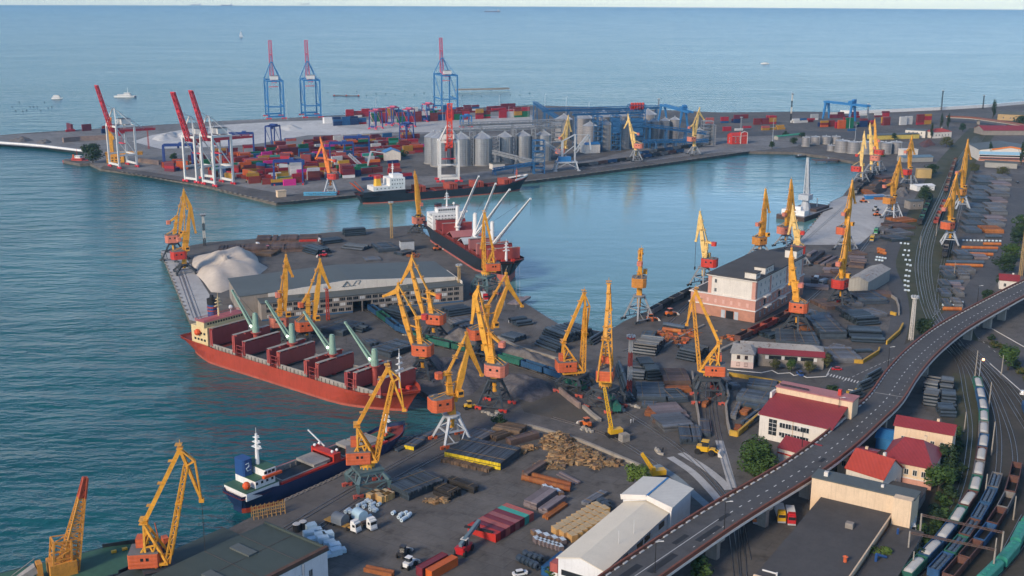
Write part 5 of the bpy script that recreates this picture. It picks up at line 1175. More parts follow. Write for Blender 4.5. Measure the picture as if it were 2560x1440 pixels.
part('plinth', MB().box(-.1, gx0, -.14, .05, 0, .8).box(gx1, L+.1, -.14, .05, 0, .8), mat('blue_plinth', (.05, .12, .22), .7, .2), r_)
Cn = g(1888,806); ht = hz(1890.6,702.6,Cn); hc = hz(1889.7,750,Cn)
lt = g(1770.5,685.5,ht); rt = g(2010,641,ht); co3 = g(1890.6,702.6,ht)
fr = Frame(co3, rt); LS = fr.L; LF = -fr.l(lt)[1] if fr.l(lt)[1] < 0 else fr.l(lt)[1]
r_ = bthing('elevator_building', 'big pink and white multi storey building with dark flat roof on the basin edge', fr)
part('upper_wall', MB().box(0, LS, 0, LF, hc, ht), M_OFFW, r_); part('lower_wall', MB().box(-.5, LS+.5, -.5, LF+9, hc*.52, hc-.01), M_PINKW, r_); part('base_wall', MB().box(-.6, LS+.6, -.6, LF+9.1, 0, hc*.52-.01), M_BRICKP, r_)
pl = MB()
for v in (0, LF-1.9): pl.box(-.12, .4, v+.02, v+1.9, hc, ht-.6)
for u in (.3, LS*.28, LS*.62, LS-2.4): pl.box(u, u+1.8, -.12, .3, hc, ht-.6)
part('pilaster', pl, M_PINKW, r_)
c = MB()
for z, e in ((hc, .9), (hc*.52, 1.0)): c.box(-e, LS+e, -e, LF+9+e, z-.45, z+.05)
c.box(-.8, LS+.8, -.8, LF+.8, ht-.5, ht); part('cornice', c, M_TRIM, r_)
part('roof', MB().box(-1, LS+1, -1, LF+1, ht, ht+.5).box(.5, LS-.5, LF, LF+8.5, hc+.06, hc+.4), M_FELT, r_)
for u0, u1, v0, v1, h in ((1, 6.5, .6, 6.5, 3.4), (13, 24, .6, 6.5, 3.8), (LS-10, LS-.5, .6, 7, 4.5)):
 p_ = part('roof_house', MB().box(u0, u1, v0, v1, ht+.5, ht+h), M_OFFW, r_); part('roof', MB().box(u0-.4, u1+.4, v0-.4, v1+.4, ht+h, ht+h+.4), M_FELT, p_)
 wins(p_, 'u', u0+1, u1-1, v0, ht+1.6, ht+2.6, 3, .6, -1, frame=False)
for z in (hc+1.5, hc+5.6): wins(r_, 'u', 4, LS-4, 0, z, z+1.7, 11, .8, -1)
wins(r_, 'u', 3, LS-3, -.5, hc*.66, hc*.66+1.8, 12, 1.0, -1); wins(r_, 'u', 3, LS-3, -.6, hc*.16, hc*.16+2.4, 10, 1.4, -1)
for z in (hc+1.2, hc+5.8): wins(r_, 'v', LF-5.2, LF-3, 0, z, z+1.8, 1, 1.1, -1)
bl = MB(); wins(r_, 'v', 1.5, LF+6, -.5, hc*.62, hc*.62+2, 7, 1.2, -1, M_PINKW, 'blind_window', frame=False)
for o in list(r_.children):
 if o.name.startswith('blind_window'): o.data.materials[0] = mat('pale_pink_infill', (.60, .36, .30), .8, .1)
part('door', MB().box(-.75, -.55, LF*.42, LF*.58, 0, 4), M_DOOR, r_); part('door_leaf', MB().box(-.8, -.62, LF*.60, LF*.68, 0, 4), M_LGREY, r_); part('door_leaf', MB().box(-.8, -.62, LF*.32, LF*.40, 0, 4), M_LGREY, r_)
for u in (8, LS*.42, LS*.72):
 b_ = part('canopy', MB().box(u, u+7, -3.2, -.6, hc*.52+.1, hc*.52+.7).box(u, u+7, -2.6, -.5, hc-.2, hc+.4), M_TRIM, r_)
 part('door', MB().box(u+2, u+4.4, -.66, -.5, hc*.52+.7, hc*.52+3.6), M_DOOR, r_)
fr = Frame(g(2168,737), g(2223,703)); wv_ = fr.l(g(2119,729))[1]; r_ = bthing('storage_shed', 'plain grey gabled metal shed beside the red house crane', fr)
part('wall', gwalls(MB(), 0, fr.L, 0, wv_, 7, 9.2), M_GSHED, r_); part('roof', gable(MB(), 0, fr.L, 0, wv_, 7, 9.2), M_RUSTRF, r_); part('skylight', MB().box(6, 12, wv_*.3, wv_*.42, 8.6, 8.75), M_BRICKP, r_)
fr = Frame(g(1827,918), g(1882,923)); r_ = bthing('office_building', 'low white corner office with patched rusty roof and long red eaved wing', fr); L = fr.L; e = fr.l(g(2058,925)); D = 13
part('wall', MB().box(0, L, 0, 15, 0, 6.6), M_OFFW, r_); part('roof', hip(MB(), 0, L, 0, 15, 6.6, 8.6, .5, .7), M_RUSTRF, r_); part('lower_band', MB().box(-.06, L+.06, -.06, 15, 0, 3), mat('pale_pink_wall', (.62, .47, .42), .8, .1), r_)
for z in (1, 4.2): wins(r_, 'u', L*.15, L*.85, 0, z, z+1.5, 2, 1.1, -1, mat('brown_frame', (.12, .05, .04)))
f2 = Frame(g(1894,914), g(2058,925)); L2 = f2.L; q0 = fr.l(f2.a); a_ = f2.th-fr.th
wg = MB(); wg.o = (q0[0], q0[1], 0); wg.a = a_; wg.box(0, L2, 0, D, 0, 5.8); wp = part('wing_wall', wg, M_BRICKG, r_)
m2 = MB(); m2.o = (q0[0], q0[1], 0); m2.a = a_; m2.add([(-.3, -1, 5.8), (L2+.5, -1, 5.8), (L2+.5, 3.2, 7.2), (-.3, 3.2, 7.2), (L2+.5, D+.6, 5.8), (L2-5, D*.55, 7.2)], [(0, 1, 2, 3), (1, 4, 2)]); part('red_eaves', m2, M_REDRF, r_)
m2 = MB(); m2.o = (q0[0], q0[1], 0); m2.a = a_; m2.add([(-8, 3.2, 7.2), (L2+.2, 3.2, 7.2), (L2-5, D*.6, 8.6), (-8, D*.6, 8.6), (L2+.2, D+.5, 6.6), (-8, D+.5, 6.6)], [(0, 1, 2, 3), (1, 4, 2), (3, 2, 4, 5)]); part('wing_roof', m2, M_RUSTRF, r_)
for i in range(16):
 m2 = MB(); m2.o = (q0[0], q0[1], 0); m2.a = a_; u = 3+i*(L2-6)/16; m2.box(u, u+1.5, -.08, .05, 3.4, 5.0); part('window', m2, M_GLASS if i % 5 else M_FRAME, wp)
fr = Frame(g(1896,1094), g(2075,1135)); r_ = bthing('port_office', 'cream two storey building with red metal roof, by the big round tree and the viaduct', fr); L = fr.L; D = 15; H = 9.2
part('wall', MB().box(0, L, 0, D, 0, H), M_OFFW, r_)
part('roof', MB().add([(-.5, -.7, H), (L+.5, -.7, H), (L+.5, D, H+3.6), (-.5, D, H+3.6), (-.5, -.7, H+.25), (L+.5, -.7, H+.25), (L+.5, D, H+3.85), (-.5, D, H+3.85)], [(4, 5, 6, 7), (0, 1, 5, 4), (3, 0, 4, 7), (1, 2, 6, 5), (3, 2, 1, 0)]), M_REDRF, r_)
part('gable_parapet', MB().box(-.8, 0, D-4, D+.5, H, H+5).box(-.7, -.1, -.3, D, H-.5, H+.3), M_TRIM, r_)
bw_ = part('rear_wall', MB().box(0, L+2, D+.02, D+7, 0, H+6), M_CREAMW, r_); part('rear_roof', MB().box(-.3, L+2.3, D-.3, D+7.3, H+6, H+6.35), mat('pinkish_roof', (.40, .16, .15), .6, .15), r_); part('chimney', MB().cb((L*.85, D+4, H+7.4), (1.2, 1.2, 2.2)), M_HRED, r_)
part('balustrade', MB().path([(1, D+1, H+7.2), (12, D+1, H+7.2)], .25).path([(1, D+1, H+6.8), (12, D+1, H+6.8)], .2), M_BLK, r_)
part('stair_window', MB().box(3.6, 6.6, -.08, .05, 2.2, 8.2), M_GLASS, r_)
sw = MB()
for z in (3.7, 5.2, 6.7): sw.box(3.6, 6.6, -.16, -.08, z, z+.12)
sw.box(5.05, 5.15, -.16, -.08, 2.2, 8.2); part('glazing_bar', sw, M_FRAME, r_)
for z in (2.2, 5.8): wins(r_, 'u', 7.6, L-8, 0, z, z+1.8, 5, 2.0, -1)
part('air_conditioner', MB().cb((7.4, -.3, 7.2), (.8, .5, .6)).cb((15.2, -.3, 7.4), (.8, .5, .6)).cb((8.2, -.3, 2.4), (.8, .5, .6)), M_FRAME, r_)
part('downpipe', MB().tube((12.6, -.2, 0), (12.6, -.2, H), .1), M_CREAMW, r_)
fr = Frame(g(1944,1160), g(2030,1185)); r_ = bthing('annexe', 'small white annexe with maroon gabled roof tucked against the viaduct', fr)
part('wall', gwalls(MB(), 0, fr.L, 0, 11, 6, 8.6), M_OFFW, r_); part('roof', gable(MB(), 0, fr.L, 0, 11, 6, 8.6), M_REDRF, r_); part('cornice', MB().box(-.3, fr.L, -.35, .1, 4.2, 4.6), M_HRED, r_)
def house(label, a, b, dep, h, hr_, wall, roof, kind='gable', along='u', nw=(4, 1), base=None, storeys=(1.6,), name='house', over=.5, chim=True, wz=1.8):
 fr = Frame(g(*a), g(*b)); L = fr.L; r_ = bthing(name, label, fr)
 if kind == 'hip': part('wall', MB().box(0, L, 0, dep, 0, h), wall, r_); part('roof', hip(MB(), 0, L, 0, dep, h, hr_, .35, over), roof, r_)
 elif kind == 'flat': part('wall', MB().box(0, L, 0, dep, 0, h), wall, r_); part('roof', MB().box(-.3, L+.3, -.3, dep+.3, h, h+.35), roof, r_)
 else: part('wall', gwalls(MB(), 0, L, 0, dep, h, hr_, along), wall, r_); part('roof', gable(MB(), 0, L, 0, dep, h, hr_, along, over), roof, r_)
 if base: part('plinth', MB().box(-.1, L+.1, -.1, dep+.1, 0, base[0]), base[1], r_); part('string_course', MB().box(-.25, L+.25, -.25, dep+.25, base[0], base[0]+.35), M_TRIM, r_)
 for z in storeys:
  if nw[0]: wins(r_, 'u', L*.08, L*.92, 0, z, z+wz, nw[0], min(1.2, L/nw[0]*.5), -1)
  if nw[1]: wins(r_, 'v', dep*.1, dep*.9, L, z, z+wz, nw[1], 1.0, 1)
  if nw[1]: wins(r_, 'v', dep*.1, dep*.9, 0, z, z+wz, nw[1], 1.0, -1)
 if chim and kind != 'flat': part('chimney', MB().cb((L*.7, dep*.6, hr_), (.9, .9, 1.8)), wall, r_)
 return r_, fr
house('cream house with wide maroon hipped roof and pink plinth below the viaduct', (2200,1200), (2326,1226), 19, 7.4, 13.2, M_CREAMW, M_REDRF, 'hip', nw=(5, 4), base=(2.6, M_PINKW), storeys=(4.0,))
house('tall cream block with lean red roof behind the hipped house', (2230,1138), (2374,1165), 9, 11.2, 13.4, M_CREAMW, M_REDRF, 'gable', nw=(5, 2), storeys=(6,))
house('white gabled house with bright orange red roof in front of the hipped house', (2112,1216), (2204,1246), 13, 6.4, 11.4, M_OFFW, M_ORRF, 'gable', nw=(4, 2), storeys=(2.2,))
house('cream house with arched windows and maroon roof squeezed beside the viaduct', (2092,1182), (2176,1200), 10, 6.8, 8.2, M_CREAMW, M_REDRF, 'gable', nw=(4, 1), storeys=(3,))
house('blue roofed shed glimpsed under the viaduct', (2188,1120), (2232,1128), 10, 4, 5.5, M_STB, M_STB, 'gable', nw=(0, 0), storeys=(), chim=False, name='shed')
zr = 5.5; A, B, Cc = g(1890,1440,zr), g(2052,1248,zr), g(2228,1288,zr)
fr = Frame(A, B); w_ = fr.l(Cc)[1]; r_ = bthing('workshop', 'wide workshop with dark flat felt roof and cream parapet in the corner below the viaduct', fr); L = fr.L+1; w_ = -abs(w_)
part('wall', MB().box(-30, L, w_, 0, 0, zr-.02), M_CREAMW, r_); part('roof', MB().box(-30.3, L+.02, w_-.3, .3, zr, zr+.3), M_FELT, r_)
part('parapet', MB().box(-2.6, -2, w_+5, -.1, zr+.3, zr+1.6).box(-30, L, w_-.5, w_-.1, zr+.31, zr+.8), M_CREAMW, r_)
part('roof_hatch', MB().cb((L*.72, w_*.62, zr+1.1), (1.8, 2.2, 1.7)), M_BRICKG, r_); part('vent', MB().lathe([(.5, zr+.3), (.5, zr+1.6), (.8, zr+1.9), (.1, zr+2.3)], 10, (L*.35, w_*.85)).lathe([(.5, zr+.3), (.5, zr+1.6), (.8, zr+1.9), (.1, zr+2.3)], 10, (L*.1, w_*.92)), M_HORG, r_)
part('flue', MB().tube((2, -1, zr+1.2), (2, -5, zr+1.2), .25).tube((2, -5, zr+.3), (2, -5, zr+1.6), .25), M_FRAME, r_)
tw = part('tall_wall', MB().box(L+.05, L+7, w_-6, 3.5, 0, 11.5), M_CREAMW, r_); part('tall_roof', MB().box(L-.2, L+7.3, w_-6.3, 3.8, 11.5, 11.85), M_GRF, r_)
part('end_tower', MB().box(L-3, L+.04, w_-6, w_-.6, 0, 12.4), M_CREAMW, r_); wins(r_, 'u', L-2, L+6, w_-6, 3, 4.6, 3, .9, -1)
part('roof_vent', MB().cb((L+3, 0, 12.5), (1.2, 1.2, 1.4)).cb((L+4, w_*.8, 12.2), (.8, .8, .8)), M_TRIM, r_)
part('side_annexe', MB().box(-26, L-3.05, w_-10, w_-.55, 0, 3.6), M_CREAMW, r_); part('annexe_roof', MB().box(-26.3, L-3.1, w_-10.3, w_-.6, 3.6, 3.9), M_FELT, r_); wins(r_, 'u', -6, L-6, w_-10, 1, 2.6, 9, 1.1, -1)
part('duct', MB().tube((L*.5, w_-3, 3.9), (L*.5, w_-3, 6), .4).tube((L*.5, w_-3, 6), (L*.5+3, w_-5, 4.4), .4).tube((L*.85, w_-4, 3.9), (L*.85, w_-4, 5.6), .35), M_BLUE, r_)
house('low grey roofed block between the white gabled house and the tall cream wall', (2165,1262), (2290,1290), 14, 3.6, 3.6, M_BRICKG, M_FELT, 'flat', nw=(0, 0), storeys=(), name='garage')
zr = 7.5; fr = Frame(g(1396,1395,zr), g(1563,1257,zr)); L = fr.L; Wd = abs(fr.l(g(1512,1426,zr))[1]); zg = zr+2
r_ = bthing('transit_shed', 'long shed with smooth cream white roof beside the foreground timber stacks', fr)
part('wall', gwalls(MB(), 0, L, -Wd, 0, zr, zg), M_SHEDW, r_); part('roof', gable(MB(), 0, L, -Wd, 0, zr, zg, 'u', .5), M_SHEDR, r_)
part('gable_window', MB().box(-.08, .05, -Wd+1, -1, 2.8, 4.4), M_GLASS, r_)
for i in range(8): part('window', MB().box(1+i*(L-2)/8, 1+(i+.8)*(L-2)/8, -Wd-.08, -Wd+.05, 4.6, 6.4), M_GLASS if i % 3 else M_FRAME, r_)
part('lightning_rod', MB().tube((L*.35, -Wd*.8, zr), (L*.35, -Wd*.8, zr+5), .07).tube((L*.55, -Wd*.85, zr), (L*.55, -Wd*.85, zr+5), .07), M_FRAME, r_)
L3 = fr.l(g(1624,1194,10.5))[0]
r2 = bthing('tall_shed', 'tall ribbed white shed with blue roof stripe joined to the cream roofed shed', Frame((fr.a+fr.u*(L+.6)), fr.a+fr.u*(L+2)))
LL = max(14, L3-L); part('wall', gwalls(MB(), 0, LL, -Wd-1, 1, 9.6, 11.2), M_SHEDW, r2); part('roof', gable(MB(), 0, LL, -Wd-1, 1, 9.6, 11.2, 'u', .6), M_SHEDR2, r2); part('fascia', MB().beam((-.7, 1.5, 9.2), (-.7, -Wd/2, 11.0), .3, 1.6).beam((-.7, -Wd/2, 11.0), (-.7, -Wd-1.5, 9.2), .3, 1.6), M_TRIM, r2)
part('roof_stripe', MB().box(-.4, LL+.4, -Wd/2-.3, -Wd/2+.3, 11.5, 11.58), M_STB, r2)
zr = 9; fr = Frame(g(664,1312,zr), g(818,1377,zr)); L = fr.L; r_ = bthing('warehouse', 'warehouse with mossy green felt roof and white end wall at the bottom edge', fr)
DD = 60; part('wall', MB().box(0, L, -DD, 0, 0, zr), M_SHEDW, r_); part('roof', MB().box(-.4, L+.2, -DD, .4, zr, zr+.4).box(-.4, L+.2, -.2, .4, zr+.4, zr+1.0), M_GRNRF, r_)
part('parapet', MB().box(L-.9, L+.3, -DD, .3, zr+.41, zr+1.3), mat('rusty_coping', (.10, .055, .04), .8, .3, rust=.4), r_)
part('roof_light', MB().box(4, 12, -16, -13, zr+.4, zr+.9).box(10, 18, -30, -27, zr+.4, zr+.9), M_GRF, r_); part('roof_seam', MB().box(0, L-1, -9.2, -9, zr+.4, zr+.5).box(0, L-1, -21.2, -21, zr+.4, zr+.5).box(L*.45, L*.46, -40, 0, zr+.4, zr+.48), M_FELT, r_)
part('downpipe', MB().tube((L+.3, -9, 0), (L+.3, -9, zr), .35), M_LGREY, r_); wins(r_, 'v', -22, -4, L, 4, 6, 4, 1.2, 1)
part('lean_to', MB().box(-14, -.05, -DD, -4, 0, 5), M_BRICKG, r_); part('lean_to_roof', MB().box(-14.3, -.1, -DD, -3.7, 5, 5.3), M_GRNRF, r_)
house('long warehouse with maroon roof at the right edge beyond the railway', (2458,338), (2640,338), 26, 5.5, 10, M_BRICKG, M_REDRF, 'gable', nw=(0, 0), storeys=(), chim=False, name='warehouse')
r_, fr = house('warehouse with grey arched roof and pale blue banded front at the right edge', (2446,402), (2600,406), 46, 11, 15, M_OFFW, M_GRF, 'gable', 'v', nw=(0, 0), storeys=(), chim=False, name='warehouse')
part('blue_band', MB().box(-.1, fr.L+.1, -.2, 0, 6.5, 9.6), mat('pale_blue_panel', (.25, .45, .62), .6, .1), r_); part('brick_band', MB().box(-.1, fr.L+.1, -.15, 0, .2, 2.4), M_BRICKP, r_); part('window_band', MB().box(.5, fr.L, -.12, .02, 4.6, 6.0), M_GLASS, r_); part('front_canopy', MB().box(0, fr.L, -3, 0, 3.6, 3.9), M_REDRF, r_)
pg = MB(); pg.beam((fr.L*.2, -.3, 11.6), (fr.L*.5, -.3, 14.6), .5, 1.3); pg.beam((fr.L*.5, -.3, 14.6), (fr.L*.8, -.3, 11.6), .5, 1.3); part('pediment', pg, M_ORNG, r_)
house('grey lean roofed shed in front of the banded warehouse', (2462,418), (2542,422), 9, 5, 6, M_GSHED, M_GRF, 'gable', nw=(0, 0), storeys=(), chim=False, name='shed')
house('ochre ruin with empty windows beside the tall cypress', (2493,300), (2560,303), 12, 8, 11, mat('ochre_wall', (.40, .28, .14), .85, .15), M_GRF, 'gable', nw=(3, 0), storeys=(2.5,), chim=False)
house('white house with bright red roof beside the poplars', (2332,346), (2378,344), 14, 7, 10.5, M_OFFW, M_ORRF, 'hip', nw=(5, 2), storeys=(2.5,))
house('pale two storey block left of the red roofed white house', (2262,342), (2312,345), 16, 8, 8, M_OFFW, M_GRF, 'flat', nw=(4, 1), storeys=(4.5,))
house('long low shed with grey roof and yellow wall behind the tanks', (2185,350), (2298,346), 14, 5, 5.6, mat('yellow_wall', (.55, .42, .10), .8, .15), M_GRF, 'gable', nw=(0, 0), storeys=(), chim=False, name='shed')
house('long green roofed platform shed left of the tanks', (1945,350), (2008,343), 6, 3.5, 4.5, M_GSHED, mat('green_sheet', (.04, .26, .15), .6, .1), 'gable', nw=(0, 0), storeys=(), chim=False, name='shed')
r_, fr = house('small red brick house with white trim by the basin corner', (1830,361), (1868,359), 10, 9, 12, M_HRED, M_HRED, 'gable', 'u', nw=(3, 1), storeys=(2, 5.5))
part('white_trim', MB().path([(fr.L*.55, -.3, 0), (fr.L*.55, -.3, 12), (fr.L*.78, -.3, 14), (fr.L*.98, -.3, 12), (fr.L*.98, -.3, 0)], .5).box(0, fr.L, -.25, 0, 8.5, 9.2), M_TRIM, r_); part('front_gable', MB().box(fr.L*.55, fr.L*.98, -.2, 3, 0, 12.5), M_HRED, r_)
house('hall with blue gable roof and red and white striped walls among containers', (960,402), (1002,401), 16, 7.5, 11, M_OFFW, M_STB, 'gable', 'v', nw=(0, 0), storeys=(), chim=False, name='hall')
house('small white booth on the outer shore beside the blue containers', (811,309), (831,308), 6, 7, 7, M_WHT, M_WHT, 'flat', nw=(0, 0), storeys=(), name='hut')
house('cream plywood box shed at the corner of the container quay', (695,494), (716,492), 4, 5, 5, M_CREAMW, M_CREAMW, 'flat', nw=(0, 0), storeys=(), name='hut')
house('grey boxy building with blue roof beside the ship loader', (1463,384), (1500,382), 12, 9, 10.5, M_OFFW, M_STB, 'gable', nw=(0, 0), storeys=(), chim=False, name='shed')
house('ochre roofed booth on posts by the railway crane', (2292,445), (2328,446), 8, 7.5, 7.5, mat('ochre_sheet', (.50, .34, .13), .7, .1), mat('ochre_sheet', (.5, .34, .13)), 'flat', nw=(0, 0), storeys=(), name='hut')
house('small pale brick hut beside the railway and dark tree', (2275,524), (2307,523), 9, 6, 6, M_BRICKG, M_GRF, 'flat', nw=(2, 0), storeys=(2,), name='hut')
house('long shed with weathered blue roof near the railway', (2258,406), (2332,404), 12, 4.5, 6, M_GSHED, mat('faded_blue_roof', (.12, .20, .26), .6, .2, rust=.3), 'gable', nw=(0, 0), storeys=(), chim=False, name='shed')
house('white tarpaulin covered store by the dark tree', (2292,478), (2336,476), 10, 4, 5, M_WHT, M_WHT, 'gable', nw=(0, 0), storeys=(), chim=False, name='shed')
house('small house with maroon roof behind the upper end of the viaduct', (2497,722), (2545,726), 9, 5, 7.5, M_OFFW, M_REDRF, 'gable', nw=(2, 1), storeys=(1.6,))
house('white hut by the tanks and the ochre crane', (2258,392), (2294,391), 10, 7, 7, M_OFFW, M_TRIM, 'flat', nw=(3, 0), storeys=(2,), name='hut')
house('grey kiosk with pale sides near the black bulk carrier stern', (1003,628), (1036,626), 6, 6, 6, M_LGREY, M_FELT, 'flat', nw=(0, 0), storeys=(), name='hut')
house('grey block hut in front of the silos', (1232,424), (1262,422), 8, 5, 5, M_OFFW, M_GRF, 'flat', nw=(0, 0), storeys=(), name='hut')
# ---------- viaduct ----------
M_VCON = mat('viaduct_concrete', (.36, .32, .27), .85, .2, .3, streak=.4)
M_VRST = mat('parapet_rust', (.19, .062, .036), .7, .25, .5, rust=.3)
ZD = 8.6
def smooth(P, n=8):
 out = []
 for i in range(len(P)-1):
  p0, p1, p2, p3 = P[max(0, i-1)], P[i], P[i+1], P[min(len(P)-1, i+2)]
  for k in range(n):
   t_ = k/n; out.append(tuple(.5*((2*b)+(-a+c)*t_+(2*a-5*b+4*c-d)*t_*t_+(-a+3*b-3*c+d)*t_**3) for a, b, c, d in zip(p0, p1, p2, p3)))
 return out+[tuple(P[-1])]
def offs(P, d):
 out = []
 for i, p in enumerate(P):
  a, b = Vector(P[max(0, i-1)]), Vector(P[min(len(P)-1, i+1)]); t_ = (b-a).normalized(); out.append((p[0]+t_.y*d, p[1]-t_.x*d))
 return out
LE = [g(x, y, ZD+1) for x, y in ((1330,1560),(1505,1433),(1680,1318),(1790,1250),(1955,1155),(2045,1093),(2120,1030),(2172,983),(2217,922),(2270,867),(2345,810),(2445,755),(2562,697),(2700,640))]
LE = smooth(LE, 6); VW = 12.6
cen = offs(LE, VW/2)
vr = thing('viaduct', 'long curving road viaduct with rust red parapets and dashed white kerb across the right', 'viaduct', (cen[20][0], cen[20][1]), 0); V0 = Vector((cen[20][0], cen[20][1], 0))
def strip(mb, P, d0, d1, z0, z1):
 A, B = offs(P, d0), offs(P, d1)
 for i in range(len(P)-1):
  mb.add([(A[i][0]-V0.x, A[i][1]-V0.y, z0), (A[i+1][0]-V0.x, A[i+1][1]-V0.y, z0), (B[i+1][0]-V0.x, B[i+1][1]-V0.y, z0), (B[i][0]-V0.x, B[i][1]-V0.y, z0), (A[i][0]-V0.x, A[i][1]-V0.y, z1), (A[i+1][0]-V0.x, A[i+1][1]-V0.y, z1), (B[i+1][0]-V0.x, B[i+1][1]-V0.y, z1), (B[i][0]-V0.x, B[i][1]-V0.y, z1)],
               [(0, 1, 2, 3), (7, 6, 5, 4), (4, 5, 1, 0), (6, 7, 3, 2)]+([(0, 3, 7, 4)] if i == 0 else [])+([(1, 5, 6, 2)] if i == len(P)-2 else []))
 return mb
h_ = VW/2
part('girder', strip(strip(strip(MB(), cen, -h_+.1, h_-.1, ZD-.7, ZD-.12), cen, -h_+2, -h_+4, ZD-2.0, ZD-.71), cen, h_-4, h_-2, ZD-2.0, ZD-.71), M_VCON, vr)
rb_ = strip(MB(), cen, -h_+.75, h_-.75, ZD-.11, ZD)
part('parapet', strip(strip(MB(), cen, -h_, -h_+.35, ZD-.6, ZD+1.0), cen, -h_-.12, -h_+.45, ZD+1.0, ZD+1.12), M_VRST, vr)
part('parapet', strip(strip(MB(), cen, h_-.35, h_, ZD-.6, ZD+1.0), cen, h_-.45, h_+.12, ZD+1.0, ZD+1.12), M_VRST, vr)
part('edge_beam', strip(MB(), cen, h_+.01, h_+.25, ZD-.9, ZD-.2), M_TRIM, vr)
def along(P):
 s = [0]
 for a, b in zip(P, P[1:]): s.append(s[-1]+dst(a, b))
 return s
def at(P, s, d):
 for i in range(len(P)-1):
  if s[i+1] >= d:
   t_ = (d-s[i])/max(1e-6, s[i+1]-s[i]); return lp(P[i], P[i+1], t_), atan2(P[i+1][1]-P[i][1], P[i+1][0]-P[i][0])
 return P[-1], atan2(P[-1][1]-P[-2][1], P[-1][0]-P[-2][0])
def dashes(mb, P, off, z0, z1, w, ln_, gap, a=0, b=1e9):
 Q = offs(P, off); s = along(Q); d = a
 while d+ln_ < min(s[-1], b):
  p, yw = at(Q, s, d+ln_/2); mb.rb((p[0]-V0.x, p[1]-V0.y, z0), (ln_, w, z1-z0), yw); d += ln_+gap
 return mb
rb_.k = 1; dashes(rb_, cen, -h_+.62, ZD, ZD+.25, .5, 2.1, 1.9)
m_ = rb_; tot = along(cen)[-1]; dashes(m_, cen, .3, ZD+.004, ZD+.03, .16, 60, .1, 20, 85); dashes(m_, cen, .3, ZD+.004, ZD+.03, .28, 1.4, 3.6, 86); dashes(m_, cen, 3.6, ZD+.004, ZD+.03, .16, .9, 4.4, 60); 0
pt_ = rb_; rb_.k = 2
for d, o_, ln_, w in ((38, -2, 9, 2.2), (47, 2, 13, 2), (62, -1.5, 7, 1.6), (70, 2.6, 12, 1.8), (82, .5, 6, 1.5), (140, 2, 4, 1.4)):
 Q = offs(cen, o_); p, yw = at(Q, along(Q), d); pt_.rb((p[0]-V0.x, p[1]-V0.y, ZD+.002), (ln_, w, .012), yw)
part('carriageway', rb_, [M_ROAD, M_WHITE, mat('fresh_tar', (.022, .023, .026), .8, .2)], vr)
jt = MB()
for px in ((2180,998),): p = Vector(g(2190,1000,ZD)); 
sC = along(cen); best = min(range(len(cen)), key=lambda i: dst(cen[i], g(2212,990,ZD))); yw = atan2(cen[best+1][1]-cen[best][1], cen[best+1][0]-cen[best][0])
jt.rb((cen[best][0]-V0.x, cen[best][1]-V0.y, ZD+.004), (.5, VW-2.2, .02), yw); part('expansion_joint', jt, M_CONC, vr)
for i, (px, py) in enumerate(((1768,1385),(1918,1327),(2078,1255),(2225,1090),(2330,940),(2398,818+30),(2440,812+8),(2515,803))):
 p = g(px, py); j = min(range(len(cen)), key=lambda k: dst(cen[k], p)); c = cen[j]; yw = atan2(cen[min(j+1, len(cen)-1)][1]-cen[j-1][1], cen[min(j+1, len(cen)-1)][0]-cen[j-1][0])
 mb = MB()
 for o_ in (2.6,): 
  q = (c[0]+sin(yw)*o_-V0.x, c[1]-cos(yw)*o_-V0.y); mb.rb((q[0], q[1], 0), (1.9, 3.6, ZD-2.6), yw)
  for z in range(1, 6): mb.rb((q[0], q[1], z*1.0), (1.96, 3.66, .12), yw)
 q = (c[0]-sin(yw)*3.0-V0.x, c[1]+cos(yw)*3.0-V0.y); mb.rb((q[0], q[1], 0), (1.9, 3.6, ZD-2.6), yw)
 mb.rb((c[0]-V0.x, c[1]-V0.y, ZD-2.6), (2.4, VW-1.5, .7), yw); part('pier', mb, M_VCON, vr)
P2 = smooth([g(x, y, 7) for x, y in ((2365,292),(2430,295),(2500,304),(2580,316),(2700,332))], 4); V0 = Vector((P2[0][0], P2[0][1], 0))
v2 = thing('overpass', 'distant road overpass with red railing near the right edge', 'viaduct', V0, 0)
part('deck', strip(MB(), P2, -5, 5, 6, 7), M_VCON, v2); part('parapet', strip(MB(), P2, 4.7, 5, 7, 8), M_VRST, v2); part('parapet', strip(MB(), P2, -5, -4.7, 7, 8), M_VRST, v2)
for i in (5, 9, 13):
 if i < len(P2): part('pier', MB().cb((P2[i][0]-V0.x, P2[i][1]-V0.y, 3), (1.5, 6, 6)), M_VCON, v2)
# ---------- roads and verges ----------
def road(name, P, w, m, z, sm=6, kind='structure'):
 Q = smooth([g(x, y) for x, y in P], sm); A, B = offs(Q, -w/2), offs(Q, w/2); mb = MB()
 for i in range(len(Q)-1): mb.add([(*A[i], z), (*B[i], z), (*B[i+1], z), (*A[i+1], z)], [(0, 1, 2, 3)])
 return struct(name, mb, m, kind)
RAILC = [(2460,322),(2395,400),(2355,480),(2320,560),(2302,640),(2300,700),(2312,770),(2350,850),(2420,930),(2480,1010),(2510,1100),(2490,1230),(2430,1340),(2330,1470)]
road('track_bed', [(2460,322),(2395,400),(2352,480),(2322,560),(2308,640),(2308,700),(2322,770),(2352,850)], 34, M_VERGE, Z1)
road('track_bed', [(2352,850),(2420,925),(2480,1010),(2510,1100),(2500,1230),(2440,1340),(2340,1470),(2240,1600)], 42, M_BALL, Z1)
road('grass_verge', [(2405,935),(2418,1000),(2412,1080),(2400,1160),(2370,1240),(2330,1320),(2270,1400),(2220,1450)], 8, M_VERGE, Z2)
road('access_road', [(2545,470),(2535,560),(2500,640),(2455,710),(2400,780),(2330,850),(2240,900),(2150,960),(2050,985),(1960,960)], 14, M_ROAD, Z3)
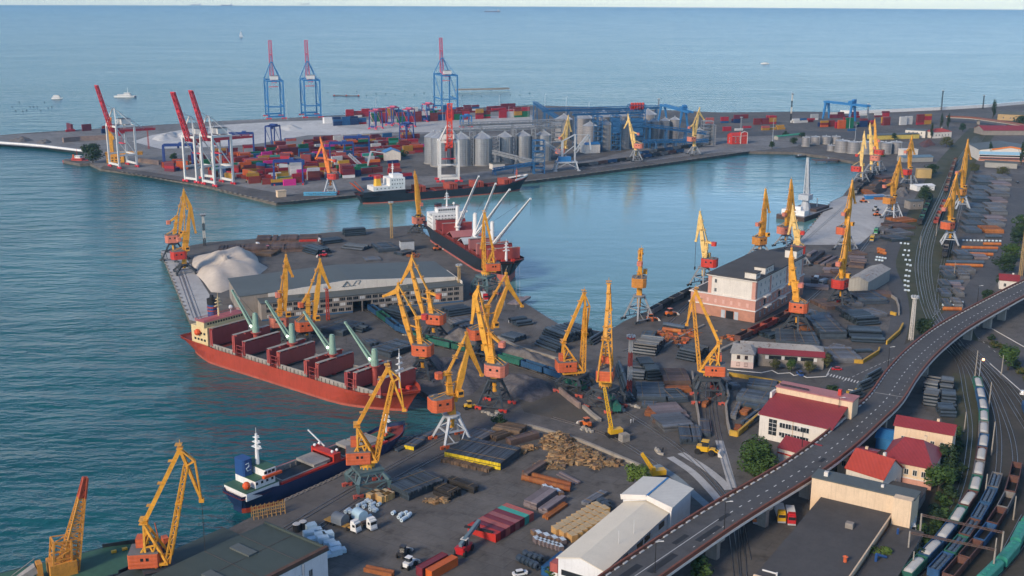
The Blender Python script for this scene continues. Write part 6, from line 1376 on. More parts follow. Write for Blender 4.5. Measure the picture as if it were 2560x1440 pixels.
road('access_road', [(2258,905),(2120,930),(2010,935),(1880,930),(1800,940)], 12, M_ROAD, Z3+.01)
road('access_road', [(2240,600),(2220,660),(2245,730),(2250,800),(2230,870),(2190,930)], 9, M_ROAD, Z3+.02)
road('access_road', [(2380,850),(2450,870),(2520,930),(2600,990)], 13, M_ROAD, Z3+.03)
patch('service_yard', [(1775,331),(1990,326),(2080,330),(2210,332),(2300,345),(2200,350),(2000,336),(1790,345)], M_ROAD, Z3)
patch('earth_patch', [(1290,990),(1330,965),(1400,985),(1475,1040),(1455,1062),(1380,1045),(1310,1030)], M_DIRT, Z2)
mk = MB()
for i in range(11):
 a, b = g(2072+i*7.4, 934+i*1.9), g(2068+i*7.4, 939.5+i*1.9); mk.beam((a[0], a[1], Z4+.02), (b[0], b[1], Z4+.02), .5, .01)
struct('road_marking', mk, M_WHITE)
mk = MB()
def dash_road(P, n, ln_=2.2):
 Q = smooth([g(x, y) for x, y in P], 5); s = along(Q)
 for i in range(n):
  p, yw = at(Q, s, s[-1]*(i+.5)/n); mk.rb((p[0], p[1], Z4), (ln_, .22, .012), yw)
dash_road([(2105,955),(2190,915),(2260,885)], 14); dash_road([(2400,705),(2370,752),(2330,795)], 16); dash_road([(2440,840),(2500,890),(2560,935)], 8)
struct('road_marking', mk, M_WHITE)
kb = MB()
for P in (((1818,925),(1903,933),(1930,927),(1945,935),(1975,933),(1985,940),(2000,937),(2017,945),(2065,942),(2078,918)), ((2472,818),(2560,868)), ((2475,910),(2560,985)), ((2120,975),(2133,977))):
 Q = [g(*p) for p in P]; kb.path([(x, y, .2) for x, y in Q], .3, .25)
struct('kerb', kb, M_WHITE)
for i, P in enumerate((((1640,1162),(1690,1195),(1740,1240),(1775,1270)), ((1675,1143),(1730,1180),(1775,1225),(1800,1255)), ((1702,1133),(1755,1165),(1800,1200),(1822,1225)), ((1798,1102),(1812,1150),(1832,1220)))):
 road('slab_track', P, 2.9, M_PALE if i else mat('slab_blue_grey', (.20, .24, .26), .8, .15), Z2+.012*i)
M_RAIL = mat('rail_steel', (.36, .34, .32), .35, .2, .5, metal=.8)
M_SLEEP = mat('sleeper', (.07, .062, .055), .9, .3, .5)
RT = [[(2440,340),(2385,415),(2345,500),(2308,580),(2292,650),(2294,700),(2308,765),(2345,845),(2395,905),(2414,990),(2425,1060),(2422,1120),(2408,1200),(2370,1300),(2300,1400),(2240,1470)],
 [(2447,340),(2392,415),(2352,500),(2316,580),(2300,650),(2303,710),(2325,790),(2372,860),(2420,920),(2444,985),(2457,1050),(2456,1115),(2441,1207),(2407,1288),(2345,1376),(2270,1455)],
 [(2455,338),(2400,415),(2360,500),(2326,580),(2312,650),(2316,710),(2335,780),(2390,860),(2445,930),(2483,1010),(2498,1100),(2490,1210),(2457,1288),(2397,1378),(2330,1450)],
 [(2462,338),(2408,415),(2369,500),(2340,580),(2325,650),(2330,720),(2350,790),(2410,870),(2470,950),(2515,1050),(2535,1120),(2536,1190),(2516,1268),(2465,1350),(2385,1440)],
 [(2395,460),(2375,560),(2360,640),(2345,720),(2340,790)], [(2415,460),(2392,560),(2375,640),(2362,720)],
 [(2400,860),(2480,940),(2545,1040),(2600,1130)], [(2420,860),(2510,950),(2600,1070)], [(2560,1290),(2500,1400),(2440,1480)], [(2575,1330),(2530,1396),(2490,1440)],
 [(915,775),(962,806),(1025,842),(1095,867),(1210,893),(1310,921),(1420,964),(1485,992),(1560,1030),(1640,1080),(1720,1140),(1790,1215),(1850,1300)], [(1640,1162),(1560,1110),(1480,1075),(1380,1045)],
 [(1785,940),(1785,1010),(1795,1080),(1815,1160),(1840,1240),(1870,1400)], [(1772,950),(1768,1020),(1774,1080)], [(1560,880),(1640,835),(1740,745),(1850,665)], [(1590,890),(1700,815),(1760,765)],
 [(760,1345),(900,1250),(1040,1170),(1140,1120)], [(700,1330),(860,1235),(1010,1150),(1110,1095)], [(1850,1290),(1855,1370),(1860,1450)], [(1825,1300),(1835,1380),(1842,1450)], [(2190,440),(2140,490),(2060,560),(1990,620)], [(450,660),(500,800)], [(440,660),(487,795)], [(1440,430),(1600,407),(1780,380)], [(1700,900),(1850,855),(1980,785),(2080,700),(2160,620),(2210,540)]]
for P in RT:
 Q = smooth([g(x, y) for x, y in P], 6); mb = MB()
 for o_ in (-.78, .78): mb.path([(x, y, .19) for x, y in offs(Q, o_)], .15, .16)
 n0 = len(mb.f); struct('rail_track', mb, M_RAIL)
# ---------- freight wagons ----------
WL, WW = 12.9, 3.0
M_WBRN = mat('wagon_brown', (.11, .05, .04), .7, .25, .4, rust=.4, rnd=.25)
M_WGRN = mat('wagon_green', (.02, .12, .085), .6, .25, .4, rust=.3, rnd=.25)
M_WBLU = mat('wagon_blue', (.02, .075, .17), .6, .25, .4, rust=.3, rnd=.25)
M_WGRY = mat('wagon_grey', (.16, .155, .15), .7, .25, .4, rust=.35, rnd=.25)
M_WRED = mat('wagon_red', (.26, .045, .03), .65, .25, .4, rust=.4, rnd=.25)
M_WBLK = mat('wagon_black', (.025, .026, .028), .7, .25, .4, rust=.2)
M_WTEA = mat('wagon_teal', (.03, .23, .17), .5, .12, .4, rust=.15, rnd=.15)
M_SALT = mat('white_bulk_load', (.50, .49, .46), .9, .10, .5, bump=.5)
M_COAL = mat('coal_load', (.018, .018, .02), .85, .3, .8, bump=.6)
M_COILB = mat('coil_blue_wrap', (.07, .10, .14), .4, .2, .5, rnd=.3)
WM = {}
def wagon_meshes(mname, m):
 if mname in WM: return WM[mname]
 b = MB(); x, y = WL/2-.35, WW/2
 b.box(-x, x, -y, y, 1.15, 1.35)
 for s in (-1, 1): b.box(-x, x, s*y-.08, s*y+.08, 1.35, 3.5); b.box(s*x-.08, s*x+.08, -y, y, 1.35, 3.48)
 for i in range(9):
  for s in (-1, 1): b.cb((-x+.6+i*(2*x-1.2)/8, s*(y+.12), 2.4), (.18, .14, 2.1))
 for s in (-1, 1): b.box(-x-.1, x+.1, s*y-.14, s*y+.14, 3.5, 3.66); b.box(s*x-.1, s*x+.1, -y, y, 3.48, 3.64); b.beam((s*x, 0, 1.1), (s*(WL/2), 0, 1.1), .3)
 bg = MB(); bg.box(-1.3, 1.3, -1.1, 1.1, .55, .9)
 for a in (-.95, .95):
  for s in (-1, 1): bg.tube((a, s*.72, .65), (a, s*.86, .65), .47, n=10)
 c = MB(); P_ = []
 c.box(-x, x, -y, y, 1.15, 3.2)
 n = 8; vs = []; 
 for xx in (-x-.05, x+.05): vs += [(xx, y*1.03*cos(pi*i/n), 3.2+.95*sin(pi*i/n)) for i in range(n+1)]
 c.add(vs, [(i, i+1, n+2+i, n+1+i) for i in range(n)]+[tuple(range(n, -1, -1)), tuple(range(n+1, 2*n+2))])
 for i in range(4): c.cb((-x*.75+i*x*.5, 0, 4.2), (.9, 1.1, .14))
 c.beam((-WL/2, 0, 1.1), (WL/2, 0, 1.1), .3)
 WM[mname] = (b.mesh('wagon_body', m), WM['bogie'] if 'bogie' in WM else bg.mesh('bogie', M_BLK), c.mesh('wagon_body', m)); WM.setdefault('bogie', WM[mname][1])
 return WM[mname]
def load_mesh(kind):
 k = 'load_'+kind
 if k in WM: return WM[k]
 mb = MB(); x, y = WL/2-.45, WW/2-.1; R = random.Random(len(WM))
 if kind in ('white', 'coal'):
  n, q = 14, 5; vs = []
  for i in range(n+1):
   for j in range(q+1):
    t_ = i/n; e = min(1, min(t_, 1-t_)*7); f = 1-abs(j/q*2-1)**2
    zz = 2.5+e*(.75+.55*f)+R.uniform(-.1, .1)
    if kind == 'white' and i < 2: zz -= .8
    vs.append((-x+2*x*t_, -y+2*y*j/q, zz))
  mb.add(vs, [(i*(q+1)+j, (i+1)*(q+1)+j, (i+1)*(q+1)+j+1, i*(q+1)+j+1) for i in range(n) for j in range(q)])
  mb.smooth = True; me = mb.mesh('load', M_SALT if kind == 'white' else M_COAL)
 elif kind == 'coil':
  for i in range(6):
   xx = -x+1+i*(2*x-2)/5
   for s in (-.72, .72): mb.tube((xx-.8, s, 2.6), (xx+.8, s, 2.6), .66, n=10)
  me = mb.mesh('coil_load', M_COILB)
 else:
  mb.box(-x, x, -y, y, 1.36, 1.6 if kind == 'empty' else 2.6); me = mb.mesh('wagon_floor', M_DOOR if kind == 'empty' else M_COAL)
 WM[k] = me; return me
ORD = 'first second third fourth fifth sixth seventh eighth ninth tenth eleventh twelfth thirteenth fourteenth fifteenth sixteenth seventeenth eighteenth nineteenth twentieth'.split()
def train(P, specs, where, start=0.0, pitch=13.4, nmax=99, group=None, z=.2):
 """specs: cycle of (material name, load); labels carry the place in the train"""
 Q = smooth([g(x, y) for x, y in P], 8); s = along(Q); d = start+pitch/2; i = 0
 while d < s[-1] and i < nmax:
  p, yw = at(Q, s, d); mn, ld = specs[i % len(specs)]; m = globals()['M_W'+mn]
  b, bo, cv = wagon_meshes(mn, m); col = {'BRN': 'brown', 'GRN': 'green', 'BLU': 'blue', 'GRY': 'grey', 'RED': 'rusty red', 'BLK': 'black', 'TEA': 'teal'}[mn]
  typ = {'white': 'wagon heaped with white bulk', 'coal': 'coal filled wagon', 'coil': 'wagon of blue coils', 'empty': 'empty open wagon', 'dark': 'wagon with dark cargo', 'cover': 'covered wagon'}[ld]
  od = ORD[min(i, 19)]
  r_ = thing('freight_wagon', f'{col} {typ} {where}' if nmax == 1 else f'{col} {typ}, {od} from the far end {where}', 'wagon', (p[0], p[1], z), yw, group or 'freight wagons '+where)
  part('body', cv if ld == 'cover' else b, None, r_)
  if ld != 'cover': part('load' if ld in ('white', 'coal', 'coil', 'dark') else 'floor', load_mesh(ld), None, r_)
  for sx_ in (-1, 1): part('bogie', bo, None, r_, (sx_*4.1, 0, 0))
  d += pitch; i += 1
train([(2440,962),(2450,1005),(2457,1050),(2456,1113),(2455,1130),(2442,1205),(2430,1250),(2407,1287),(2380,1330),(2345,1375),(2307,1415),(2250,1475)], [('GRN', 'white'), ('BLU', 'white'), ('BLU', 'white'), ('GRN', 'white'), ('GRY', 'white'), ('BLU', 'white'), ('BRN', 'white'), ('GRY', 'white'), ('GRN', 'white'), ('BRN', 'white')], 'of the white loaded train')
train([(2491,1206),(2477,1247),(2457,1287),(2430,1332),(2397,1377),(2355,1425),(2310,1475)], [('GRY', 'coil'), ('BLU', 'coil'), ('BLU', 'coil'), ('BRN', 'coil'), ('GRN', 'coil'), ('BLU', 'coil'), ('GRN', 'coil')], 'of the coil train')
train([(2540,1180),(2530,1225),(2517,1265),(2495,1305),(2465,1350),(2430,1392),(2385,1445)], [('BRN', 'empty'), ('BRN', 'empty'), ('GRY', 'empty'), ('BRN', 'empty'), ('BLU', 'empty')], 'of the empty train')
train([(2590,1290),(2552,1345),(2530,1390),(2495,1430),(2450,1475)], [('TEA', 'cover')], 'of the teal corner train', pitch=14.6)
train([(2562,1025),(2575,1060)], [('BLU', 'cover')], 'standing alone at the right edge', nmax=1)
train([(925,778),(962,805),(995,830),(1025,842),(1060,858),(1095,867),(1152,880),(1210,893),(1275,911),(1310,921),(1395,949),(1425,965),(1482,991)], [('BLU', 'dark'), ('GRN', 'dark'), ('BLU', 'dark'), ('BLU', 'dark'), ('GRN', 'dark'), ('GRN', 'coal'), ('GRN', 'coal')], 'of the curved gravel yard train')
train([(1525,1008),(1545,1040)], [('GRN', 'cover')], 'standing under the head-on lattice crane', nmax=1)
train([(1785,960),(1786,1022)], [('RED', 'empty')], 'on the track between the walled yards', nmax=1)
train([(1990,782),(1960,800),(1880,840),(1830,864)], [('RED', 'empty'), ('BRN', 'empty'), ('RED', 'empty')], 'of the rusty elevator side train')
train([(1732,735),(1690,755),(1635,785)], [('BLK', 'coal'), ('GRY', 'coal')], 'of the basin edge train')
train([(2190,432),(2160,462),(2137,487)], [('BLK', 'coal'), ('GRY', 'coal')], 'of the coal quay train')
train([(2388,404),(2376,440),(2364,482)], [('BRN', 'empty'), ('GRY', 'dark'), ('BRN', 'dark')], 'up the railway corridor')
train([(2327,498),(2313,530),(2299,563)], [('BLK', 'coal'), ('GRN', 'dark')], 'on the outer left corridor track')
train([(2384,560),(2372,590),(2360,648)], [('BLK', 'coal'), ('GRY', 'dark')], 'passing under the railway crane pair')
train([(2360,510),(2340,560)], [('RED', 'empty'), ('GRY', 'empty')], 'beside the corridor tree')
train([(1445,420),(1560,404),(1700,383)], [('BLK', 'coal'), ('GRY', 'empty'), ('BRN', 'dark'), ('BLU', 'dark')], 'on the silo quay')
train([(1600,388),(1765,364)], [('BLU', 'dark'), ('GRY', 'empty'), ('BLK', 'coal')], 'below the low blue conveyor')
# ---------- steel, timber and other stacked cargo ----------
M_STL = mat('steel_blue_grey', (.060, .078, .098), .45, .28, .5, rnd=.45, metal=.25, isl=0.45)
M_STL2 = mat('steel_grey', (.12, .125, .135), .5, .25, .5, rnd=.4, metal=.2, isl=0.4)
M_PIPE = mat('pipe_black', (.030, .043, .056), .38, .3, .5, rnd=.5, isl=0.65)
M_SLAB = mat('slab_brown', (.105, .068, .055), .7, .25, .4, rust=.35, rnd=.35, isl=0.35)
M_SLABG = mat('slab_mauve', (.17, .14, .145), .65, .2, .4, rust=.25, rnd=.3, isl=0.3)
M_RUST = mat('rusty_steel', (.26, .085, .025), .75, .3, .7, rnd=.3, isl=0.4)
M_TIMB = mat('sawn_timber', (.50, .30, .11), .75, .2, .6, rnd=.25, isl=0.3)
M_TIMBT = mat('timber_wrap', (.46, .36, .22), .7, .15, .6)
M_LOG = mat('grey_log', (.13, .085, .055), .85, .3, .6, rnd=.3, isl=0.45)
M_TIE = mat('tie_wood', (.20, .14, .08), .85, .3, .8, isl=0.4)
M_YTIP = mat('yellow_tip', (.66, .48, .02), .6, .2, .9, isl=0.25)
M_COILW = mat('coil_pale', (.52, .62, .68), .35, .12, .5, rnd=.15)
M_COILO = mat('coil_orange', (.42, .13, .03), .6, .25, .6, rnd=.3)
M_CRATE = mat('crate_pale_blue', (.46, .60, .68), .45, .1, .4, rnd=.15)
M_RUBB = mat('rubble_pale', (.36, .33, .28), .9, .25, .6, isl=0.3)
STK = {'pipe': 'black pipes', 'bar': 'blue grey steel bars', 'gbar': 'grey steel bars', 'slab': 'brown steel slabs', 'mauve': 'mauve steel plates', 'brown': 'brown steel bars', 'dark': 'black timber sleepers', 'ybar': 'dark bars with yellow ends', 'log': 'grey logs', 'plate': 'grey steel plates', 'rod': 'orange rusty rods'}
SR = random.Random(11)
def stack(a, b, c, h, kind, where, look=''):
 """bars run from pixel a to pixel b, the pile spreads from a toward pixel c"""
 A, B, C_ = Vector(g(*a)), Vector(g(*b)), Vector(g(*c)); u = (B-A).normalized(); L = (B-A).length
 v = Vector((-u.y, u.x)); w = (C_-A).dot(v); v = v if w > 0 else -v; W = max(2.0, abs(w))
 o = A+u*(L/2)+v*(W/2); th = atan2(u.y, u.x); mb = MB(); m = {'pipe': M_PIPE, 'bar': M_STL, 'gbar': M_STL2, 'slab': M_SLAB, 'mauve': M_SLABG, 'brown': M_SLAB, 'dark': mat('sleeper_black', (.022, .020, .019), .8, .3, .6, isl=0.5), 'ybar': M_STL, 'log': M_LOG, 'plate': M_STL2, 'rod': M_RUST}[kind]
 R = SR; h *= {'pipe': 1.55, 'bar': 1.3, 'gbar': 1.25}.get(kind, 1.1)
 if kind == 'pipe':
  r = .66; n = max(3, int(W/(2*r))); rows = max(1, int(h/(1.74*r))); seg = max(1, int(L/11)); sl = L/seg
  for q in range(seg):
   x0 = -L/2+q*sl+.45
   for k in range(rows):
    for i in range(n-k):
     if k == rows-1 and R.random() < .25: continue
     j = R.uniform(-.35, .35); y = -W/2+r+k*r+i*2*r
     mb.tube((x0+j, y, r+k*1.74*r), (x0+sl-.9+j, y, r+k*1.74*r), r, n=6)
 else:
  bw = {'bar': .55, 'gbar': .7, 'slab': 2.2, 'mauve': 2.6, 'brown': 1.0, 'dark': .5, 'ybar': .5, 'log': .42, 'plate': 2.0, 'rod': .5}[kind]; n = max(2, int(W/bw)); bw = W/n
  lay = max(1, int(h/(.95 if kind not in ('slab', 'mauve', 'plate') else .5))); lh = h/lay; seg = max(1, int(L/(13 if kind != 'dark' else 9))); sl = L/seg
  for q in range(seg):
   x0 = -L/2+q*sl+.15
   for k in range(lay):
    for i in range(n):
     if k == lay-1 and lay > 1 and R.random() < .18 and kind not in ('ybar',): continue
     if k < lay-1 and 0 < i < n-1 and not (kind in ('ybar',)): continue
     j = R.uniform(-.3, .3); t_ = R.uniform(-.08, .06)
     mb.box(x0+j, x0+sl-.3+j, -W/2+i*bw+.03, -W/2+(i+1)*bw-.03, k*lh+.05, (k+1)*lh-.02+t_)
   if lay > 1: mb.box(x0+.4, x0+sl-.7, -W/2+bw*1.02, W/2-bw*1.02, .05, (lay-1)*lh)
 t = thing('steel_stack' if kind not in ('log', 'dark') else 'timber_stack', f'{look or "stack of "+STK[kind]} {where}', 'stack', o, th, 'stacked bars, pipes and slabs in the yards')
 part({'pipe': 'pipe', 'log': 'log', 'dark': 'timber'}.get(kind, 'bar')+'_pile', mb, m, t)
 if kind == 'ybar':
  e = MB()
  for k in range(lay):
   for i in range(n): e.cb((-L/2-.18, -W/2+(i+.5)*bw, (k+.5)*lh), (.14, bw*.86, lh*.8))
  part('painted_end', e, M_YTIP, t)
 if kind in ('bar', 'gbar', 'ybar', 'dark', 'brown'):
  e = MB()
  for q in range(seg):
   for f in (.2, .8):
    x = -L/2+(q+f)*sl; e.box(x-.12, x+.12, -W/2-.08, W/2+.08, h-.02, h+.08)
  part('tie_timber', e, M_TIE, t)
 return t
YL = 'in the open foreground yard'
stack((1112,1146),(1166,1108),(1240,1185),2.4,'ybar','in the open foreground yard','long pile of dark bars with bright yellow painted ends')
stack((1012,1122),(1042,1102),(1032,1129),1.5,'ybar','at the foreground quay edge','small pile of dark bars with yellow ends')
stack((1102,1156),(1114,1148),(1208,1192),1.1,'log','in front of the yellow ended bars','row of short grey timber billets')
stack((1022,1253),(962,1223),(1094,1210),2.2,'bar',YL,'broad pile of blue grey rebar')
stack((1146,1100),(1190,1076),(1200,1112),1.4,'gbar','beside the yellow ended bars','flat grey bar pile')
stack((1128,1252),(1082,1236),(1150,1238),2.4,'dark',YL,'nearer pile of black sleepers')
stack((1186,1236),(1118,1210),(1192,1228),2.2,'dark',YL,'farther pile of black sleepers')
stack((1303,1198),(1352,1166),(1318,1203),2.2,'slab',YL,'tall brown slab pile behind the rusty drums')
stack((1308,1268),(1360,1232),(1340,1278),2.2,'mauve','behind the container row','mauve plate pile')
stack((1345,1282),(1394,1248),(1366,1290),2.0,'mauve','behind the container row','smaller brownish plate pile next to the mauve one')
stack((1355,1296),(1406,1260),(1370,1301),.9,'rod','behind the container row','low orange edged slab')
stack((1390,1188),(1440,1214),(1401,1184),1.0,'mauve',YL,'red sided flat slab lying alone')
stack((1452,1262),(1502,1232),(1470,1268),1.0,'gbar','beside the cream roofed shed','row of grey boards')
stack((1232,1080),(1300,1092),(1262,1066),2.0,'log','at the top of the foreground yard','grey log pile by the scrap timber')
stack((1262,1108),(1335,1088),(1278,1116),2.0,'brown','at the top of the foreground yard','reddish brown rail pile by the scrap timber')
stack((1222,1098),(1258,1086),(1236,1106),1.8,'log','at the top of the foreground yard','small log pile with pale ends')
stack((985,1128),(1075,1085),(990,1134),.7,'bar','along the foreground quay edge','thin strip of rails')
stack((908,1430),(980,1445),(920,1422),1.2,'rod','at the very bottom edge','row of orange bricks')
PR = 'on the pier'
for i, (a, b, c, h, k, lk) in enumerate([((950,786),(1002,800),(985,772),2.6,'pipe','pipe pile beside the curved blue train'), ((1122,794),(1180,785),(1128,776),2.6,'pipe','pipe pile right of the warehouse end'), ((1117,806),(1152,826),(1165,792),1.6,'gbar','flat pale grey pile behind the gravel'), ((1150,827),(1187,816),(1143,812),2,'pipe','small pipe pile behind the gravel'),
   ((1248,848),(1288,858),(1266,832),2,'pipe','pipe pile by the low concrete wall'), ((1292,818),(1335,812),(1298,800),2,'pipe','pipe pile alone near the water'), ((1350,842),(1402,862),(1392,806),3.4,'pipe','big pipe pile at the basin corner'), ((1334,862),(1392,884),(1356,848),2.6,'pipe','wide pipe pile below the big one'), ((1468,862),(1502,842),(1478,868),2.4,'pipe','pipe pile behind the orange house lattice crane'),
   ((926,882),(976,896),(952,850),2.2,'bar','bar pile behind the red ship bow'), ((800,832),(858,842),(836,806),2,'bar','bar pile before the warehouse windows'), ((868,826),(905,834),(880,812),1.8,'pipe','pipe pile near the warehouse gateway'), ((905,858),(925,870),(925,850),1.6,'bar','narrow bar pile near the gateway'), ((1300,742),(1268,760),(1316,752),1.0,'mauve','flat plates near the black bow'),
   ((545,636),(551,622),(800,602),2.8,'brown','long row of dark slabs along the back edge'), ((640,614),(645,602),(806,592),3.6,'brown','taller row of dark slabs along the back edge'), ((862,592),(918,588),(866,584),3.0,'pipe','pipe pile at the back edge'), ((750,628),(790,640),(772,614),2.6,'pipe','pipe pile end on behind the warehouse'), ((808,612),(860,606),(812,602),2.2,'pipe','pipe pile right of the red trailer'), ((852,622),(908,628),(860,612),2.2,'pipe','long pipe pile behind the warehouse'), ((945,632),(996,628),(950,616),2.0,'bar','bar pile left of the grey kiosk'), ((640,640),(680,642),(648,628),1.6,'log','scrap row by the sand pile'),
   ((1005,640),(1040,632),(1008,630),1.2,'bar','blue bundles by the grey kiosk'), ((915,655),(955,652),(920,645),.8,'gbar','flat panels behind the warehouse')]):
 stack(a, b, c, h, k, PR, lk)
YC = 'in the steel yard before the pink building'
for a, b, c, h, k, lk in [((1578,884),(1640,892),(1602,855),3,'pipe','pipe pile nearest the basin crane'), ((1600,852),(1634,855),(1610,838),2,'bar','flat bar pile behind the pipes'), ((1688,897),(1740,908),(1708,872),3,'pipe','pipe pile beside the deep truss crane'), ((1535,920),(1556,985),(1548,912),2.6,'pipe','pipe column along the yard edge'), ((1556,990),(1566,1006),(1566,985),1.8,'pipe','short pipe bundle at the mast foot'),
   ((1566,948),(1612,952),(1566,910),2.6,'pipe','pipe pile behind the red and white mast'), ((1616,954),(1656,952),(1620,912),3.2,'pipe','pipe pile right of the mast'), ((1660,962),(1728,962),(1662,930),1.6,'brown','brown bar pile behind the striped one'), ((1592,1004),(1666,1006),(1598,966),1.8,'bar','striped bar pile in the middle'), ((1672,1010),(1722,1006),(1674,984),1.8,'bar','blue bar pile in the middle'), ((1664,984),(1730,982),(1664,972),1.4,'rod','orange rod strip'),
   ((1604,1020),(1640,1022),(1606,1010),1.2,'bar','thin bar strip'), ((1610,1040),(1645,1044),(1614,1022),1.2,'rod','orange rod bundles'), ((1628,1058),(1650,1060),(1632,1042),1.2,'slab','small brown pile'), ((1648,1052),(1724,1046),(1650,1016),1.4,'mauve','brownish plates behind the grey ones'), ((1660,1082),(1736,1074),(1652,1048),2.2,'plate','wide grey plate pile'), ((1700,1112),(1694,1074),(1752,1110),1.8,'bar','dark bar pile at the yard front'), ((1752,1092),(1748,1054),(1776,1090),1.2,'bar','narrow bar pile beside the track'), ((1752,1018),(1764,1020),(1752,1000),1.6,'rod','orange pile beside the track')]:
 stack(a, b, c, h, k, YC, lk)
YE = 'in the yellow walled yard'
for a, b, c, h, k, lk in [((1828,976),(1850,974),(1826,950),1.6,'gbar','grey pile in the upper left corner'), ((1866,974),(1940,982),(1878,956),1.6,'bar','long bar pile along the upper wall'), ((1838,1004),(1918,1016),(1848,982),1.8,'bar','large blue grey pile in the middle'), ((1846,1020),(1906,1030),(1850,1012),1.4,'bar','narrow bar pile in the middle'), ((1824,1048),(1840,1050),(1826,1012),1.4,'gbar','grey pile at the left wall'), ((1846,1036),(1866,1040),(1852,1022),1.2,'rod','orange rod pile in the middle'), ((1850,1066),(1894,1032),(1872,1072),1.6,'bar','slanting bar pile at the lower wall'), ((1834,1078),(1852,1080),(1840,1066),1.0,'rod','orange pile in the lower corner'), ((1880,988),(1960,996),(1882,982),1.0,'rod','orange strip at the right')]:
 stack(a, b, c, h, k, YE, lk)
YP = 'in the yard right of the pink building'
for a, b, c, h, k, lk in [((1926,850),(1952,844),(1932,826),2,'pipe','small pile at the left edge'), ((1938,864),(2000,868),(1962,834),2,'bar','bar pile at the front left'), ((2000,870),(2050,872),(2006,842),2,'bar','bar pile at the front middle'), ((2054,884),(2086,890),(2066,862),1.2,'gbar','low plank pile'), ((2085,908),(2155,908),(2094,878),1.8,'gbar','grey bar pile at the yellow wall'), ((2126,856),(2214,860),(2140,828),2.6,'pipe','pipe pile at the curved wall'), ((2050,848),(2118,848),(2058,804),2.8,'bar','tall broad bar pile in the centre'), ((2144,816),(2202,812),(2160,786),2.8,'pipe','pipe pile with pointed rows'), ((2034,806),(2082,808),(2046,788),1.4,'bar','thin bar pile left of the tall one'), ((2012,792),(2044,786),(2018,772),1.4,'bar','blue bar pile below the orange crane'), ((2150,762),(2222,760),(2160,738),2,'bar','bar pile below the grey shed'), ((2112,788),(2150,786),(2118,770),1.4,'bar','bar pile between the crane legs'), ((2176,742),(2232,744),(2182,732),1.6,'brown','brown bars beside the grey shed'), ((2066,776),(2110,772),(2074,752),1.6,'brown','brown bars under the red house crane'), ((1996,826),(2036,828),(2004,812),1.2,'rod','rusty rods beside the crane legs'), ((2140,885),(2185,884),(2145,876),1.0,'pipe','loose pipes near the yellow wall'), ((2130,770),(2160,768),(2136,752),1.6,'gbar','grey bars at the shed corner'), ((2168,800),(2220,792),(2172,778),1.6,'gbar','grey bars behind the pointed pipe pile')]:
 stack(a, b, c, h, k, YP, lk)
YB = 'behind the pink building'
for i, (a, b, c) in enumerate([((2012,722),(2072,726),(2020,712)), ((2026,708),(2086,712),(2034,698)), ((2044,696),(2098,698),(2050,687)), ((2060,682),(2112,684),(2066,674)), ((2014,662),(2052,634),(2024,664)), ((2034,660),(2070,640),(2044,662)), ((2050,664),(2084,644),(2060,666)), ((2064,668),(2098,654),(2074,672)), ((2090,664),(2112,658),(2096,672)), ((2124,652),(2166,654),(2128,642)), ((2120,668),(2160,672),(2124,658)), ((2126,640),(2170,638),(2128,628)), ((2016,640),(2034,630),(2022,644)), ((2084,690),(2124,690),(2086,682))]):
 stack(a, b, c, (1.4, 2.2, 1.0)[i % 3], ('mauve', 'slab', 'brown')[i % 3], YB, ('mauve plate pile', 'brown slab pile', 'brown bar pile')[i % 3]+' number row '[:0]+(' nearest the wall', ' in the second row', ' in the third row', ' in the fourth row', ' at the left end', ' left of the crane', ' under the crane', ' right of the crane', ' beside the crane legs', ' by the curved track', ' next to the curved track', ' at the pier end', ' at the basin corner', ' behind the grey shed')[i])
YV = 'under the upper viaduct'
for i, (a, b, c) in enumerate([((2300,985),(2342,992),(2310,958)), ((2344,985),(2382,990),(2346,958)), ((2304,1014),(2346,1020),(2308,990)), ((2350,1016),(2392,1020),(2350,994)), ((2348,1044),(2394,1046),(2352,1022)), ((2140,975),(2172,962),(2150,982)), ((2160,955),(2196,935),(2172,962)), ((2120,1000),(2150,990),(2128,1006))]):
 stack(a, b, c, 3, 'pipe', YV, ('pipe pile farthest left', 'pipe pile by the railway', 'second left pipe pile', 'second pipe pile by the railway', 'pipe pile nearest the houses', 'pipe pile at the road bend', 'tall pipe pile against the parapet', 'loose pipes beside the tree')[i])
YR = 'right of the railway'
rows = [(452,2446,2530),(464,2441,2530),(477,2438,2526),(492,2432,2525),(506,2430,2520),(522,2428,2517),(537,2425,2520),(552,2420,2518),(566,2415,2514),(583,2414,2510),(648,2392,2472),(684,2362,2440),(698,2360,2425),(724,2354,2412),(742,2355,2412),(770,2360,2408)]
for i, (y, x0, x1) in enumerate(rows):
 m_ = x0+(x1-x0)*(.46 if i % 2 else .52)
 for j, (xa, xb) in enumerate(((x0, m_-3), (m_+3, x1))):
  k = ('bar', 'gbar', 'bar', 'mauve', 'bar', 'gbar')[(i*2+j) % 6]
  if i == 9 and j: k = 'rod'
  stack((xa, y), (xb, y+1), (xa+2, y-9-(y-450)*.016), (1.8, 2.4, 1.4)[(i+j) % 3], k, YR, f'{STK[k]} in row {["one","two","three","four","five","six","seven","eight","nine","ten","eleven","twelve","thirteen","fourteen","fifteen","sixteen"][i]}, {"railway" if j == 0 else "road"} half,')
